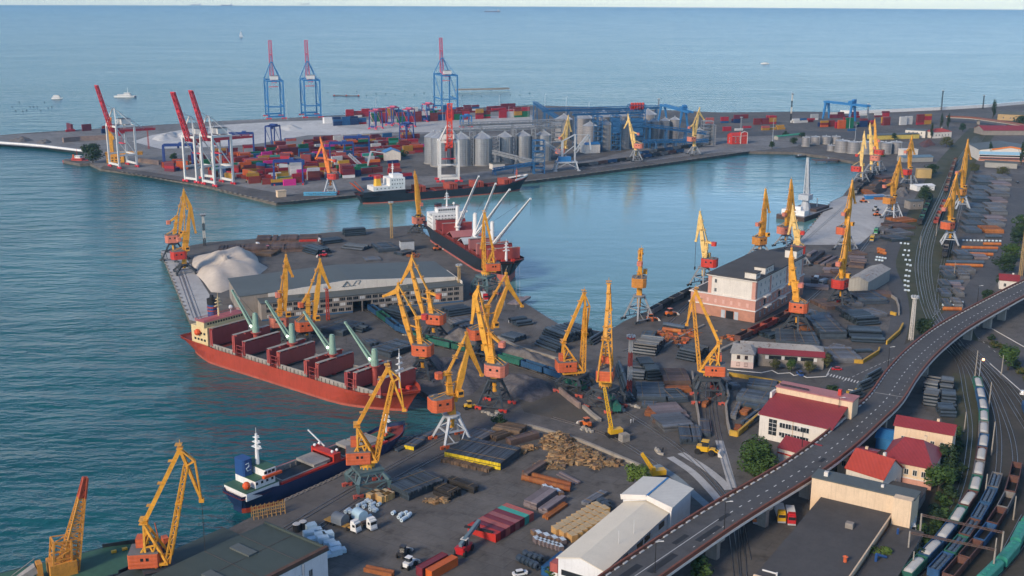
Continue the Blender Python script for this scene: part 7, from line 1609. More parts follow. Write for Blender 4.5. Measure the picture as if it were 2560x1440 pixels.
for i, (a, b, c, k) in enumerate([((2188,500),(2212,500),(2190,478),'rod'), ((2240,575),(2290,572),(2244,560),'slab'), ((2234,592),(2286,588),(2238,578),'gbar'), ((2228,606),(2276,602),(2232,594),'bar'), ((2250,558),(2292,554),(2254,545),'rod'), ((2200,585),(2226,568),(2206,588),'gbar'), ((2210,470),(2236,466),(2214,458),'slab'), ((2180,480),(2204,476),(2184,466),'log'), ((2240,474),(2268,472),(2244,462),'dark'), ((2205,450),(2240,446),(2208,438),'slab')]):
 stack(a, b, c, 1.6, k, 'beside the pale pier yard', ('orange rod heap in a blue bin yard', 'brown slab row by the crane', 'grey bar row by the railway', 'blue bar row by the railway', 'rusty rod row by the railway', 'grey bundles along the pier edge', 'brown slab pile near the dark store', 'log pile near the coal train', 'black sleeper pile near the hut', 'brown slab pile behind the ochre crane')[i])
# ---------- individual coils, crates, drums ----------
def coil_mesh(r, w, m, name='steel_coil'):
 mb = MB(); n = 14
 mb.lathe([(r*.45, -w/2), (r, -w/2), (r, w/2), (r*.45, w/2), (r*.45, -w/2)], n, cap=False)
 mb.v = [(x, z, y+r) for x, y, z in mb.v]; return mb.mesh(name, m)
COM = {'white': coil_mesh(.62, 1.25, M_COILW), 'blue': coil_mesh(1.0, 2.0, M_COILB), 'orange': coil_mesh(1.0, 2.0, M_COILO), 'dark': coil_mesh(1.05, 2.0, mat('coil_dark', (.035, .05, .07), .4, .2, .5, rnd=.3)), 'rust': coil_mesh(.95, 2.1, M_RUST)}
CNM = {'white': 'pale wrapped', 'blue': 'blue wrapped', 'orange': 'rusty orange', 'dark': 'dark blue', 'rust': 'rusty ribbed'}
def coils(kind, pts, where, yaw=0.0):
 for i, p in enumerate(pts):
  x, y = g(*p[:2]); tag(part('steel_coil', COM[kind], None, None, (x, y, p[2] if len(p) > 2 else 0), yaw), f'{CNM[kind]} steel coil, {ORD[min(i, 19)]}{" last"*(i > 19)} {where}', 'coil', f'{CNM[kind]} coils {where}')
cr = lambda ox, oy, L_: [(ox+x/4, oy+y/4) for x, y in L_]
coils('white', cr(600,1080,[(1185,750),(1220,735),(1250,720),(1275,710),(1245,760),(1270,700),(1305,715),(1335,735),(1310,755),(1330,775),(1345,795),(1310,785),(1390,740),(1360,800)]), 'in the cluster beside the timber packs', 2.6)
coils('white', cr(600,1080,[(1065,810),(1085,795),(1105,810),(1125,825),(1150,815),(1160,835),(1185,845),(1205,830),(1250,845),(1275,870),(1295,860),(1245,860)]), 'in the row behind the flatbed trucks', 2.6)
coils('white', cr(600,1080,[(1535,825),(1595,865),(1625,895),(1610,840),(1645,880),(1655,825),(1680,860),(1695,840)]), 'in the small group in the open', 2.6)
R = random.Random(4)
for (y, x0, x1, kind, n) in [(603,2408,2500,'white',11),(613,2462,2498,'orange',6),(622,2408,2490,'orange',14),(630,2408,2488,'blue',10),(638,2405,2478,'orange',12),(645,2404,2470,'white',9),(658,2370,2455,'blue',13),(666,2368,2452,'orange',14),(676,2366,2440,'gbar',0),(708,2358,2402,'blue',8),(757,2357,2405,'white',8),(765,2358,2404,'white',8),(776,2362,2398,'orange',6),(594,2466,2500,'blue',5)]:
 if n: coils(kind, [(x0+(x1-x0)*i/(n-1), y+i*.15) for i in range(n)], 'in the %s of the railway yard' % {603:'white row',613:'road end row',622:'first orange row',630:'first blue row',638:'second orange row',645:'second white row',658:'second blue row',666:'third orange row',708:'third blue row',757:'third white row',765:'fourth white row',776:'last orange row',594:'top blue row'}[y], 1.4)
coils('white', [(2256,598),(2266,599),(2252,610),(2262,611),(2270,612),(2262,628),(2272,629),(2258,640),(2270,641),(2264,652),(2274,653),(2268,664),(2276,666),(2266,678),(2274,680),(2264,692),(2272,693),(2262,704),(2270,706),(2262,716),(2270,718),(2263,728),(2271,729)], 'in the line beside the railway', 1.4)
coils('white', [(2192,645),(2199,646),(2206,647),(2213,648),(2190,652),(2198,653),(2205,654)], 'in the patch above the grey shed', 1.4); coils('orange', [(2196,626),(2202,628),(2208,630),(2197,633),(2204,635),(2211,637)], 'in the patch above the grey shed', 1.4)
coils('blue', cr(1400,640,[(1050,700),(1085,705),(1120,712),(1155,718),(1190,724),(1225,730)]), 'in the row at the foot of the deep truss crane', 1.3); coils('orange', cr(1400,640,[(1045,750),(1080,755),(1115,760),(1150,765),(1190,770)]), 'in the row at the foot of the deep truss crane', 1.3)
coils('rust', [(1314+i*9.6, 1190+i*2.45) for i in range(12)], 'in the upper row of the open yard', 1.35); coils('rust', [(1312+i*9.6, 1201+i*2.45) for i in range(12)], 'in the lower row of the open yard', 1.35)
coils('dark', cr(1040,1080,[(1045,1300),(1085,1318),(1125,1335),(1165,1355),(1205,1370),(1105,1255),(1150,1275),(1200,1290),(1250,1300),(1840,730),(1880,760),(1920,780),(1870,720),(1910,745)]), 'beside the cream roofed shed', .5)
def boxes(name, cat, meshes, pts, lab, grp, yaw):
 for i, p in enumerate(pts):
  x, y = g(*p[:2]); o = part(name, meshes[i % len(meshes)], None, None, (x, y, p[2] if len(p) > 2 else 0), yaw+R.uniform(-.05, .05)); tag(o, lab.replace('#', ORD[min(i % 20, 19)])+(' at back' if i > 19 else ''), cat, grp)
def packmesh(L_, W_, H_, m, m2, bands=True):
 mb = MB(); mb.box(-L_/2, L_/2, -W_/2, W_/2, .12, H_)
 for x in (-L_*.35, 0, L_*.35): mb.box(x-.1, x+.1, -W_/2, W_/2, 0, .12)
 mb.k = 1; mb.box(-L_/2+.05, L_/2-.05, -W_/2+.05, W_/2-.05, H_, H_+.04); mb.k = 0
 if bands:
  for x in (-L_*.25, L_*.25): mb.box(x-.05, x+.05, -W_/2-.03, W_/2+.03, .12, H_+.06)
 return mb.mesh('timber_pack', [m, m2])
TP = packmesh(3.2, 2.2, 2.2, M_TIMB, M_TIMBT)
ut = yawof(g(1385,1345), g(1500,1278))
pts = []
for j, (o_, n) in enumerate(((0, 9), (1, 9), (2, 8))):
 for i in range(n):
  f = i/9; pts.append((1392+o_*19+f*112, 1334+o_*8-f*66))
boxes('timber_pack', 'timber pack', [TP], pts, 'banded yellow timber pack, # in the block beside the cream roofed shed', 'yellow timber packs by the cream roofed shed', ut+1.2)
boxes('timber_pack', 'timber pack', [TP], cr(600,1080,[(1320,670),(1355,655),(1400,665),(1440,650),(1430,690),(1470,680),(1490,670)]), 'banded timber pack, # from the left, beside the pale coils', 'timber packs beside the pale coils', .9)
BP = packmesh(2.4, 1.5, 1.5, mat('pallet_brown', (.17, .10, .06), .8, .3, .6, rnd=.4), M_SLABG); BP2 = packmesh(2.4, 1.5, 1.6, M_SLABG, M_COILW)
boxes('pallet_load', 'pallet', [BP, BP2], cr(1040,1080,[(1185,1030),(1225,1045),(1265,1060),(1305,1070),(1345,1085),(1385,1095),(1425,1105),(1465,1115)]), 'pallet load, # in the long row before the timber packs', 'pallet loads before the timber packs', ut+1.1)
boxes('pallet_load', 'pallet', [BP2], cr(1040,1080,[(1205,1105),(1245,1120),(1285,1132),(1325,1145),(1365,1158),(1405,1168),(1440,1180)]), 'grey topped pallet load, # in the lower row before the timber packs', 'grey pallet loads before the timber packs', ut+1.1)
boxes('pallet_load', 'pallet', [BP2, BP], cr(1040,1080,[(1290,580),(1320,590),(1350,600),(1385,610),(1415,622),(1445,635)]), 'small pallet load, # in the row behind the mauve plates', 'pallet loads behind the mauve plates', ut+1.1)
CB = [packmesh(3.2, 2.4, 1.9, M_CRATE, M_CRATE, True), packmesh(3.4, 2.2, 1.2, M_CRATE, M_CRATE, True)]
boxes('packing_crate', 'crate', CB, cr(600,1080,[(710,975),(760,1000),(690,1050),(805,1040),(880,1060),(735,1090),(830,1100),(895,1125),(950,1175),(910,1240),(960,1225),(1000,1205),(800,1070)]), 'pale blue wrapped crate, # in the cluster beside the green roofed warehouse', 'pale blue crates by the green roofed warehouse', .45)
for p, lab in (((742,1328),'black barrel tank with pale lid, left of the pale blue crates'), ((758,1322),'black barrel tank with pale lid, closest to the pale blue crates')):
 x, y = g(*p); t = thing('barrel_tank', lab, 'tank', (x, y)); part('drum', MB().lathe([(1.2, 0), (1.2, 2.4)], 14), M_BLK, t); part('lid', MB().lathe([(1.22, 2.4), (1.1, 2.55)], 14), M_OFFW, t)
# ---------- foreground containers ----------
a, b = Vector(g(1158,1338)), Vector(g(1250,1283)); 
A = Vector(g(1239.5,1357)); B = Vector(g(1334.5,1300)); dr = (B-A); n8 = dr.length/8.0; dr.normalize(); ul = Vector((-dr.y, dr.x))
if ul.x > 0: ul = -ul
cols = ['red', 'maroon', 'salmon', 'maroon', 'dull pink', 'maroon', 'teal', 'salmon']; labs = ['bright red container lifted beside the reach stacker', 'maroon container second from the reach stacker', 'salmon container third from the reach stacker', 'maroon container fourth from the reach stacker', 'dull pink container fifth from the reach stacker', 'maroon container with white corner marks beside the teal one', 'turquoise container, only one in the foreground row', 'salmon container at the far end of the foreground row']
yw = atan2(ul.y, ul.x)+pi
for i in range(8):
 p = A+dr*((i+.5)*n8)+ul*(CL/2); tag(part('shipping_container', CME[cols[i]], None, None, (p.x, p.y, 0), yw), labs[i], 'container', 'containers in the foreground row')
def cput(p0, p1, z, c, lab):
 P0, P1 = Vector(g(*p0, z)), Vector(g(*p1, z)); u_ = (P1-P0).normalized(); q = P0+u_*(CL/2); tag(part('shipping_container', CME[c], None, None, (q.x, q.y, z), atan2(u_.y, u_.x)), lab, 'container', 'containers at the bottom of the foreground yard')
cput((1048,1440),(1112,1404),0,'maroon','maroon container at the bottom edge beside an orange one'); cput((1072,1447),(1138,1410),0,'orange','bright orange container at the bottom edge')
cput((1362,1440),(1420,1392),0,'blue','blue container at the lower layer beside the cream roofed shed'); cput((1384,1445),(1440,1398),0,'white','white container under an orange one by the cream roofed shed'); cput((1384,1430),(1440,1384),2.64,'salmon','salmon container on top of the white one by the cream roofed shed')
# ---------- bulk piles ----------
def heap(name, label, cat, pts, h, m, z0=0, res=26, rough=.12, kind=None, seed=0, peak=None):
 P = [g(*p) for p in pts]; xs = [p[0] for p in P]; ys = [p[1] for p in P]; n = len(P); R = random.Random(seed)
 cx, cy = sum(xs)/n, sum(ys)/n; mb = MB(); mb.smooth = True; N = 64; rings = 12
 def bound(t_):
  best = 1e9; d = Vector((cos(t_), sin(t_)))
  for i in range(n):
   a_, b_ = Vector(P[i])-Vector((cx, cy)), Vector(P[(i+1) % n])-Vector((cx, cy)); e = b_-a_; den = d.x*e.y-d.y*e.x
   if abs(den) < 1e-9: continue
   s = (a_.x*e.y-a_.y*e.x)/den; u_ = (a_.x*d.y-a_.y*d.x)/den
   if s > 0 and -1e-6 <= u_ <= 1+1e-6: best = min(best, s)
  return best if best < 1e9 else 5
 bd = [bound(2*pi*i/N) for i in range(N)]; mx = sum(bd)/N
 ph = [R.uniform(0, 6.28) for _ in range(6)]
 vs = [(0, 0, h)]
 for k in range(1, rings+1):
  f = k/rings
  for i in range(N):
   t_ = 2*pi*i/N; r = bd[i]*f*(1+.05*sin(5*t_+ph[0])*f)
   X_, Y_ = r*cos(t_)/mx, r*sin(t_)/mx; hh = h*(1-f**1.9)**1.1*(1+rough*2.2*sin(3.1*X_+2*Y_+ph[1])+rough*1.4*sin(5.3*Y_-3*X_+ph[2])+rough*.8*sin(11*X_+7*Y_+ph[3]))+R.uniform(-1, 1)*rough*h*.3*(1-f)
   vs.append((r*cos(t_), r*sin(t_), max(hh, .02) if k < rings else -.05))
 fs = [(0, 1+i, 1+(i+1) % N) for i in range(N)]
 for k in range(rings-1):
  fs += [(1+k*N+i, 1+(k+1)*N+i, 1+(k+1)*N+(i+1) % N, 1+k*N+(i+1) % N) for i in range(N)]
 mb.add(vs, fs)
 o = one(name, label, cat, mb, m, (cx, cy, z0)); 
 if kind: o['kind'] = kind
 return o
M_GRAV = mat('gravel_grey', (.14, .13, .125), .95, .45, .35, bump=.9); M_GRAV2 = mat('gravel_purple', (.105, .098, .102), .95, .5, .6, bump=.9); M_SANDP = mat('sand_pile', (.50, .44, .375), .95, .16, .12, bump=.8)
heap('sand_pile', 'large pale sand pile on the pier beside the warehouse', 'pile', [(482,640),(520,632),(590,625),(625,628),(665,668),(655,690),(600,708),(560,730),(530,735),(500,700),(484,665)], 8.8, M_SANDP, seed=1)
heap('gravel_pile', 'grey gravel pile behind the curved train', 'pile', [(1085,845),(1140,822),(1200,845),(1215,885),(1160,878),(1100,866)], 5, M_GRAV, seed=2)
heap('gravel_pile', 'long grey gravel bank behind the low wall and the train', 'pile', [(1225,858),(1300,872),(1390,905),(1425,930),(1420,950),(1330,918),(1260,900),(1215,888)], 4.5, M_GRAV, seed=3)
heap('gravel_pile', 'dark gravel pile beneath the leaning yellow crane', 'pile', [(985,905),(1020,880),(1075,882),(1110,905),(1112,940),(1080,968),(1040,965),(1000,930)], 4.5, M_GRAV2, seed=4)
heap('gravel_pile', 'wide gravel pile around the legs of the tall yellow crane', 'pile', [(1100,895),(1160,890),(1215,905),(1220,950),(1180,990),(1120,985),(1090,940)], 4.0, M_GRAV2, seed=5)
heap('gravel_pile', 'broad low gravel pile right of the tall yellow crane', 'pile', [(1250,930),(1320,940),(1385,965),(1380,985),(1330,1010),(1280,990),(1250,965)], 3.6, M_GRAV2, seed=6)
heap('gravel_pile', 'small gravel pile beside the parked wagons under the lattice cranes', 'pile', [(1450,930),(1490,920),(1500,945),(1480,968),(1455,960)], 2.5, M_GRAV, seed=7)
for i, (pts, h, lab) in enumerate((([(380,348),(405,335),(440,330),(445,345),(400,355)], 4, 'low white heap left on the pale sand ground'), ([(445,335),(475,325),(500,335),(480,350),(450,350)], 5, 'white heap nearer the close pair of gantries on the sand'), ([(690,318),(730,312),(760,322),(720,330)], 2.5, 'low white heap in the middle of the pale sand ground'), ([(20,352),(60,347),(85,351),(50,357)], 4, 'grey gravel heap on the outer mole'), ([(90,357),(115,352),(130,356),(110,361)], 3.5, 'brown gravel heap on the outer mole'))):
 heap('bulk_heap', lab, 'pile', pts, h, M_SAND if i < 3 else M_GRAV, seed=20+i)
heap('coal_heap', 'dark coal heap behind the coal train', 'pile', [(2175,480),(2200,455),(2225,462),(2215,478),(2190,490)], 4, M_COAL, seed=30); heap('coal_heap', 'round dark heap beside the ochre house crane', 'pile', [(2240,478),(2262,472),(2272,486),(2255,496)], 4, M_GRAV, seed=31); heap('scrap_heap', 'dark scrap heap below the pale two storey block', 'pile', [(2296,360),(2330,352),(2340,362),(2310,370)], 4, M_WBRN, seed=32)
mb = MB(); R = random.Random(3); mats = [mat('scrap_plank', (.30, .17, .075), .8, .3, .8, isl=0.4), M_TIE, M_LOG, mat('weathered_plank', (.30, .20, .10), .85, .3, .8, isl=0.4)]
def scrap(cx, cy, rx, ry, n, h, big=1.0):
 x0, y0 = g(cx, cy); k = sc(cy); kx = rx/k; d2 = g(cx, cy-ry); ky = abs(d2[1]-y0)
 for _ in range(n):
  a_, q = R.uniform(0, 6.28), sqrt(R.random()); x, y = x0+kx*q*cos(a_), y0+ky*q*sin(a_); z = h*max(0, 1-q*q)*R.uniform(.3, 1)+.1
  L_ = R.uniform(1.2, 3.4)*big; t_ = R.uniform(0, 3.14); e = R.uniform(-.25, .25); mb.k = R.choice((0, 0, 1, 2, 3, 3))
  d = Vector((cos(t_)*cos(e), sin(t_)*cos(e), sin(e)))*L_/2; c = Vector((x, y, z+.2))
  if R.random() < .2: mb.rb((x, y, max(0, z-.5)), (1.6*big, 1.3*big, R.uniform(.6, 1.3)), t_)
  else: mb.beam(c-d, c+d, R.uniform(.15, .5), R.uniform(.1, .3))
for a_ in ((1395,1110,42,22,420,3.4),(1430,1135,55,22,420,2.6),(1470,1150,45,16,240,2),(1410,1150,38,14,220,1.6),(1290,1130,26,8,120,1.2),(1322,1122,18,6,60,1),(1490,1165,14,8,60,1),(1375,1165,40,9,120,1),(1530,1160,25,8,60,.9),(1090,1255,30,5,50,.8)): scrap(*a_)
struct('scrap_timber', mb, mats, 'stuff')
mb = MB(); mats = [M_RUST, M_HORG, M_SLAB, M_COILO]
for a_ in ((1690,850,38,10,90,.9),(1725,835,26,8,60,.7),(1660,835,18,5,40,.7),(1830,846,30,7,50,.7),(1870,830,14,5,30,.6),(2225,455,26,6,60,1.2),(2200,468,14,5,40,1.2),(1630,800,12,3,16,.6),(1035,640,16,5,30,.6)): scrap(*a_)
struct('scrap_metal', mb, mats, 'stuff')
mb = MB()
for (x0, y0, x1, y1, n, sp) in ((1232,1072,1322,1066,90,3),(1240,1030,1255,1046,40,3),(1205,1030,1250,1045,30,2),(1455,1070,1480,1080,30,6),(1640,1030,1560,1010,10,2),(1000,835,1100,860,14,1),(1640,1125,1655,1138,16,4),(1545,1010,1560,1030,14,3),(1420,900,1440,905,8,2)):
 for i in range(n):
  t_ = R.random(); x, y = g(x0+(x1-x0)*t_+R.uniform(-sp, sp), y0+(y1-y0)*t_+R.uniform(-sp, sp)*.6); mb.rb((x, y, 0), (R.uniform(.5, 1.5), R.uniform(.5, 1.4), R.uniform(.3, .9)), R.uniform(0, 3))
struct('rubble', mb, M_RUBB, 'stuff')
# ---------- walls ----------
def wall(label, P, h, w, m, name='wall', z=0):
 Q = [Vector(g(*p)) for p in P]; o = Q[0]; mb = MB(); pl = MB()
 for a_, b_ in zip(Q, Q[1:]):
  a2, b2 = a_-o, b_-o; mb.beam((a2.x, a2.y, h/2), (b2.x, b2.y, h/2), w, h); pl.beam((a2.x, a2.y, h+.06), (b2.x, b2.y, h+.06), w+.2, .12)
 t = thing(name, label, 'wall', o); part('panel', mb, m, t); part('coping', pl, m, t)
M_YWALL = mat('wall_yellow', (.50, .30, .04), .75, .25, .5, streak=.4); M_PWALL = mat('wall_concrete', (.30, .27, .23), .85, .25, .4, streak=.4); M_PKWALL = mat('wall_pinkish', (.26, .19, .16), .85, .25, .5)
wall('low pale concrete wall along the scrap timber', [(1322,1068),(1347,1074),(1450,1104),(1530,1138),(1600,1168)], 1.0, .9, M_PWALL)
wall('pinkish concrete wall beside the parked wagons', [(1395,978),(1420,1000),(1450,1022)], 2.2, .8, M_PKWALL); wall('low concrete wall continuing past the lattice crane legs', [(1458,1020),(1480,1040),(1500,1055)], 1.2, 1.2, M_PWALL)
wall('yellow wall on the top side of the walled steel yard', [(1822,940),(1925,957),(1984,972),(1950,995)], 1.6, .6, M_YWALL); wall('yellow wall at the lower corner of the walled steel yard', [(1824,1088),(1843,1092),(1896,1046)], 2.0, .6, M_YWALL)
wall('grey wavy wall on the left of the walled steel yard', [(1820,942),(1816,975),(1822,1000),(1814,1020),(1818,1060),(1824,1086)], 1.6, .6, M_PWALL); wall('grey wall left of the track between the yards', [(1730,935),(1738,1000),(1745,1040),(1752,1100)], 1.4, .6, M_PWALL)
wall('curved pale wall ending in a yellow block below the grey shed', [(2226,742),(2240,752),(2246,770),(2247,789)], 1.5, .6, M_PWALL); wall('short yellow block at the end of the curved wall', [(2226,786),(2240,790)], 1.6, .8, M_YWALL); wall('slanting yellow wall beside the pipe pile at the road', [(2257,816),(2248,834),(2216,862)], 1.8, .6, M_YWALL); wall('slanting yellow wall near the pedestrian crossing', [(2198,876),(2196,884),(2156,909),(2085,904)], 1.6, .5, M_YWALL); wall('small yellow wall below the crossing, against the viaduct', [(2116,984),(2134,990),(2140,978)], 1.2, .5, M_YWALL)
wall('white curved sea wall along the mole', [(-60,354),(0,358),(60,362),(110,366.5),(212,379)], 1.6, 2.2, M_WHT)
wall('long low wall behind the pipe piles on the pier', [(1245,845),(1290,868),(1340,884),(1420,908)], 1.0, .8, M_PWALL); wall('dark stone quay wall strip beside the pink building', [(1800,880),(1880,840),(2000,778)], 1.2, 1.2, M_PWALL)
wall('low wall along the top of the basin corner', [(1640,880),(1700,845),(1760,815)], .8, .6, M_PWALL); wall('white breakwater wall along the right shore', [(2100,283),(2140,284),(2350,275),(2470,268),(2560,260)], 4, 3, M_WHT, 'breakwater')
wall('thin offshore breakwater beyond the long container row', [(1140,226),(1235,224),(1272,223)], 2.5, 7, M_PWALL, 'breakwater', 0); wall('concrete block wall on the mole under the first gantry', [(158,356),(200,352),(270,349)], 5, 3, M_PKWALL); wall('wall of pinkish blocks beside the blue gantry on the mole', [(345,405),(400,412)], 4, 3, M_PKWALL)
# ---------- trees ----------
def leafmat(name, a, b):
 t = NT(name); gm = t.n.new('ShaderNodeNewGeometry'); n = t.noise(t.coord('Object'), .5, 3)
 c = t.mixc(gm.outputs['Random Per Island'], a, b); c = t.mixc(t.ramp(n, .35, .65), c, t.mixc(.5, c, sh(b, 1.3)))
 t.ln(c, t.b.inputs['Base Color']); t.b.inputs['Roughness'].default_value = .7; t.b.inputs['Specular IOR Level'].default_value = .2; return t.m
LEAF = {'green': leafmat('leaf_green', (.018, .045, .010), (.050, .090, .022)), 'dark': leafmat('leaf_dark', (.010, .026, .012), (.028, .052, .020)), 'light': leafmat('leaf_light', (.05, .09, .012), (.10, .15, .03)), 'olive': leafmat('leaf_olive', (.04, .05, .016), (.085, .085, .03))}
M_BARK = mat('bark', (.07, .05, .035), .9, .3, 1)
def crown(seed, rx, z0, z1, n, leaf, col, lob=9):
 R = random.Random(seed); cs = []; H = (z1-z0)/2; zc = (z0+z1)/2
 for i in range(lob):
  t_ = R.uniform(0, 6.28); q = R.uniform(.25, .75); ph = R.uniform(-.8, .9); k = sqrt(max(.05, 1-ph*ph))
  cs.append((rx*q*k*cos(t_), rx*q*k*sin(t_), zc+H*.75*ph, R.uniform(.34, .55)))
 mb = MB()
 for _ in range(n):
  c = R.choice(cs); d = Vector((R.gauss(0, 1), R.gauss(0, 1), R.gauss(0, 1))).normalized(); q = R.uniform(.55, 1)**.6
  p = Vector((c[0]+d.x*rx*c[3]*q, c[1]+d.y*rx*c[3]*q, c[2]+d.z*H*c[3]*1.1*q)); s = leaf*R.uniform(.6, 1.3)
  nrm = (d+Vector((R.uniform(-.6, .6), R.uniform(-.6, .6), R.uniform(-.2, .8)))).normalized(); a_ = nrm.cross(Vector((0, 0, 1))).normalized() if abs(nrm.z) < .95 else Vector((1, 0, 0)); b_ = nrm.cross(a_)
  mb.add([p-a_*s, p-b_*s*.6, p+a_*s, p+b_*s*.6], [(0, 1, 2, 3)])
 return mb.mesh('crown', LEAF[col])
def trunk(h, r, R):
 mb = MB(); mb.tube((0, 0, 0), (0, 0, h*.6), r, r*.7, 7)
 for i in range(5):
  t_ = i*1.26+R.uniform(-.3, .3); mb.tube((0, 0, h*.5), (h*.35*cos(t_), h*.35*sin(t_), h*R.uniform(.9, 1.2)), r*.5, r*.15, 5)
 return mb.mesh('trunk', M_BARK)
TR = {}
for k, (rx, z0, z1, n, lf, lob) in {'round': (4.2, 1.6, 9, 1500, .38, 12), 'bush': (2.2, .1, 3, 420, .3, 7), 'cypress': (1.5, .6, 13, 900, .34, 14), 'wide': (5.5, 1.2, 8, 1500, .42, 13)}.items():
 TR[k] = (trunk(z1*.55, .32 if k != 'bush' else .1, random.Random(1)), {c: crown(len(TR)*7+i, rx, z0, z1, n, lf, c, lob) for i, c in enumerate(LEAF)})
TN = 0
def tree(p, kind, col, s, label, grp=None):
 global TN
 x, y = g(*p); TN += 1; r_ = thing({'bush': 'bush', 'cypress': 'cypress_tree'}.get(kind, 'tree'), label, {'bush': 'bush'}.get(kind, 'tree'), (x, y), TN*1.7, grp)
 s = s if isinstance(s, tuple) else (s, s, s)
 for n, m in (('trunk', TR[kind][0]), ('crown', TR[kind][1][col])): part(n, m, None, r_).scale = s
x, y = g(1888,1185); r_ = thing('tree', 'big round dark green tree beside the cream port office and viaduct', 'tree', (x, y)); part('trunk', TR['round'][0], None, r_).scale = (1.2,)*3; part('crown', crown(5, 7.0, 1.0, 12.6, 5200, .45, 'green', 22), None, r_)
for p, k, c, s, lb in [((232,408),'wide','dark',2.3,'dark spreading tree at the root of the container mole'), ((1592,1218),'round','light',.95,'light green tree at the end of the ribbed white shed'), ((1246,1064),'bush','dark',1.6,'dark bush beside the pale rubble'), ((2078,1018),'round','dark',1.0,'dark tree behind the cream port office'), ((2520,926),'round','green',1.25,'round tree at the road fork on the right'), ((2310,838),'wide','dark',1.0,'dark tree pressed against the left parapet of the viaduct'), ((2512,682),'wide','dark',1.3,'dark tree right of the steel yard road, nearest the viaduct'), ((2530,655),'wide','green',1.4,'big tree beside the tall flood mast at right'), ((2548,610),'wide','dark',1.4,'second tree up the right edge'), ((2554,575),'wide','green',1.3,'third tree up the right edge'), ((2500,716),'round','dark',.8,'small dark tree in front of the maroon roofed house'), ((2468,762),'round','dark',.9,'dark tree between road and viaduct parapet'),
   ((2312,506),'round','dark',1.5,'dark round tree beside the coal train in the corridor'), ((2328,436),'wide','dark',1.2,'dark tree behind the ochre roofed booth'), ((2482,296),'cypress','dark',2.0,'tall dark cypress on the skyline'), ((2352,322),'cypress','dark',1.5,'left one of the twin poplars near the overpass'), ((2370,322),'cypress','dark',1.5,'right one of the twin poplars near the overpass'), ((2328,346),'cypress','dark',1.4,'dark cypress in front of the red roofed white house'), ((2472,402),'cypress','dark',1.5,'dark cypress before the banded warehouse, left'), ((2553,412),'cypress','dark',1.8,'dark cypress before the banded warehouse, right'), ((2366,368),'wide','olive',1.4,'olive tree clump by the railway bend'), ((2436,432),'wide','olive',1.1,'olive tree left of the grey lean roofed shed'), ((2506,440),'wide','olive',1.1,'olive tree in front of the grey lean roofed shed'), ((2406,330),'round','dark',1.2,'dark tree under the far overpass'), ((2552,318),'wide','dark',1.8,'dark tree mass beside the ochre ruin'),
   ((1938,926),'round','olive',.6,'small tree before the wing of the patched roof office, left'), ((1978,930),'round','green',.65,'small tree before the wing of the patched roof office, middle'), ((2022,934),'round','olive',.65,'small tree before the wing of the patched roof office, right'), ((2066,922),'round','olive',.75,'small tree at the end wall of the patched roof office'), ((2345,1236),'round','green',1.15,'green tree right of the hipped house'), ((2364,1180),'round','dark',1.1,'dark tree at the corner of the hipped house'), ((2268,1312),'round','light',.7,'light green tree at the end of the tall cream wall'), ((2198,1408),'wide','light',.75,'light green tree on the annexe roof edge'), ((1752,1440),'bush','green',2,'bush at the foot of the viaduct, bottom edge'), ((1930,372),'round','dark',.9,'small dark tree on the basin bank'), ((1984,360),'wide','dark',.9,'dark shrubby tree on the basin bank by the tanks'), ((2005,345),'wide','dark',.8,'dark tree left of the green roofed platform'), ((1965,340),'bush','dark',2,'dark bush by the service road'), ((2235,350),'round','dark',.9,'dark tree behind the front tanks'), ((2205,392),'bush','green',2,'bush in front of the tanks'), ((435,398),'bush','green',2.2,'green bush left of the blue gantry'), ((1008,392),'bush','green',2.5,'green bush beside the blue roofed hall'), ((2085,1250),'bush','dark',1.9,'dark shrub in the courtyard by the viaduct'), ((1390,1442),'bush','green',1.4,'small bush at the corner of the cream roofed shed'), ((1468,1440),'bush','dark',1.2,'dark shrub below the gable of the cream roofed shed')]: tree(p, k, c, s, lb)
R = random.Random(9)
for i in range(34):
 f = i/33; Q = smooth([g(*q) for q in ((2392,1090),(2388,1150),(2372,1225),(2345,1300),(2305,1370),(2262,1425),(2235,1455))], 6); s_ = along(Q); p, _ = at(Q, s_, s_[-1]*f)
 r_ = thing('bush', 'leafy bush in the hedge between the houses and the railway', 'bush', (p[0]+R.uniform(-2.5, 2.5), p[1]+R.uniform(-2, 2)), R.uniform(0, 6), 'hedge bushes beside the railway'); part('crown', TR['bush'][1][('green', 'dark')[i % 2]], None, r_).scale = (R.uniform(.8, 1.5),)*3
for i in range(14):
 x, y = g(2475+i*7+R.uniform(-6, 6), 860+i*7+R.uniform(-9, 5)); r_ = thing('bush', 'low bush on the slope beside the right hand road', 'bush', (x, y), i, 'bushes on the slope by the right hand road'); part('crown', TR['bush'][1][('dark', 'olive')[i % 2]], None, r_).scale = (1.1,)*3
# ---------- masts, lamp posts, catenary ----------
M_MAST = mat('mast_ochre', (.42, .28, .12), .7, .2, .5, rust=.4); M_MRED = mat('mast_red_lattice', (.40, .05, .03), .6, .2)
def mast(base, top, label, m=M_MAST, w=1.1, bands=False):
 x, y = g(*base); h = hz(top[0], top[1], (x, y)); r_ = thing('floodlight_mast', label, 'mast', (x, y), .4, 'floodlight masts'); n = 4
 for k in range(n):
  a_, b_ = k/n, (k+1)/n; mb = MB(); w0, w1 = w*(1.25-.4*a_), w*(1.25-.4*b_); mb.lattice((0, 0, h*.93*a_), (0, 0, h*.93*b_), w0, w0, w1, w1, 4, .17, .1)
  part('shaft', mb, (m, M_OFFW)[k % 2] if bands else m, r_)
 part('lamp_platform', MB().prism(chamfer(w*2.6, w*2.6, .6), h*.93, h*.95), m, r_)
 l = MB()
 for i in range(8): l.cb((w*1.3*cos(i*pi/4), w*1.3*sin(i*pi/4), h*.975), (.6, .6, .7))
 part('floodlight', l, M_LGREY, r_)
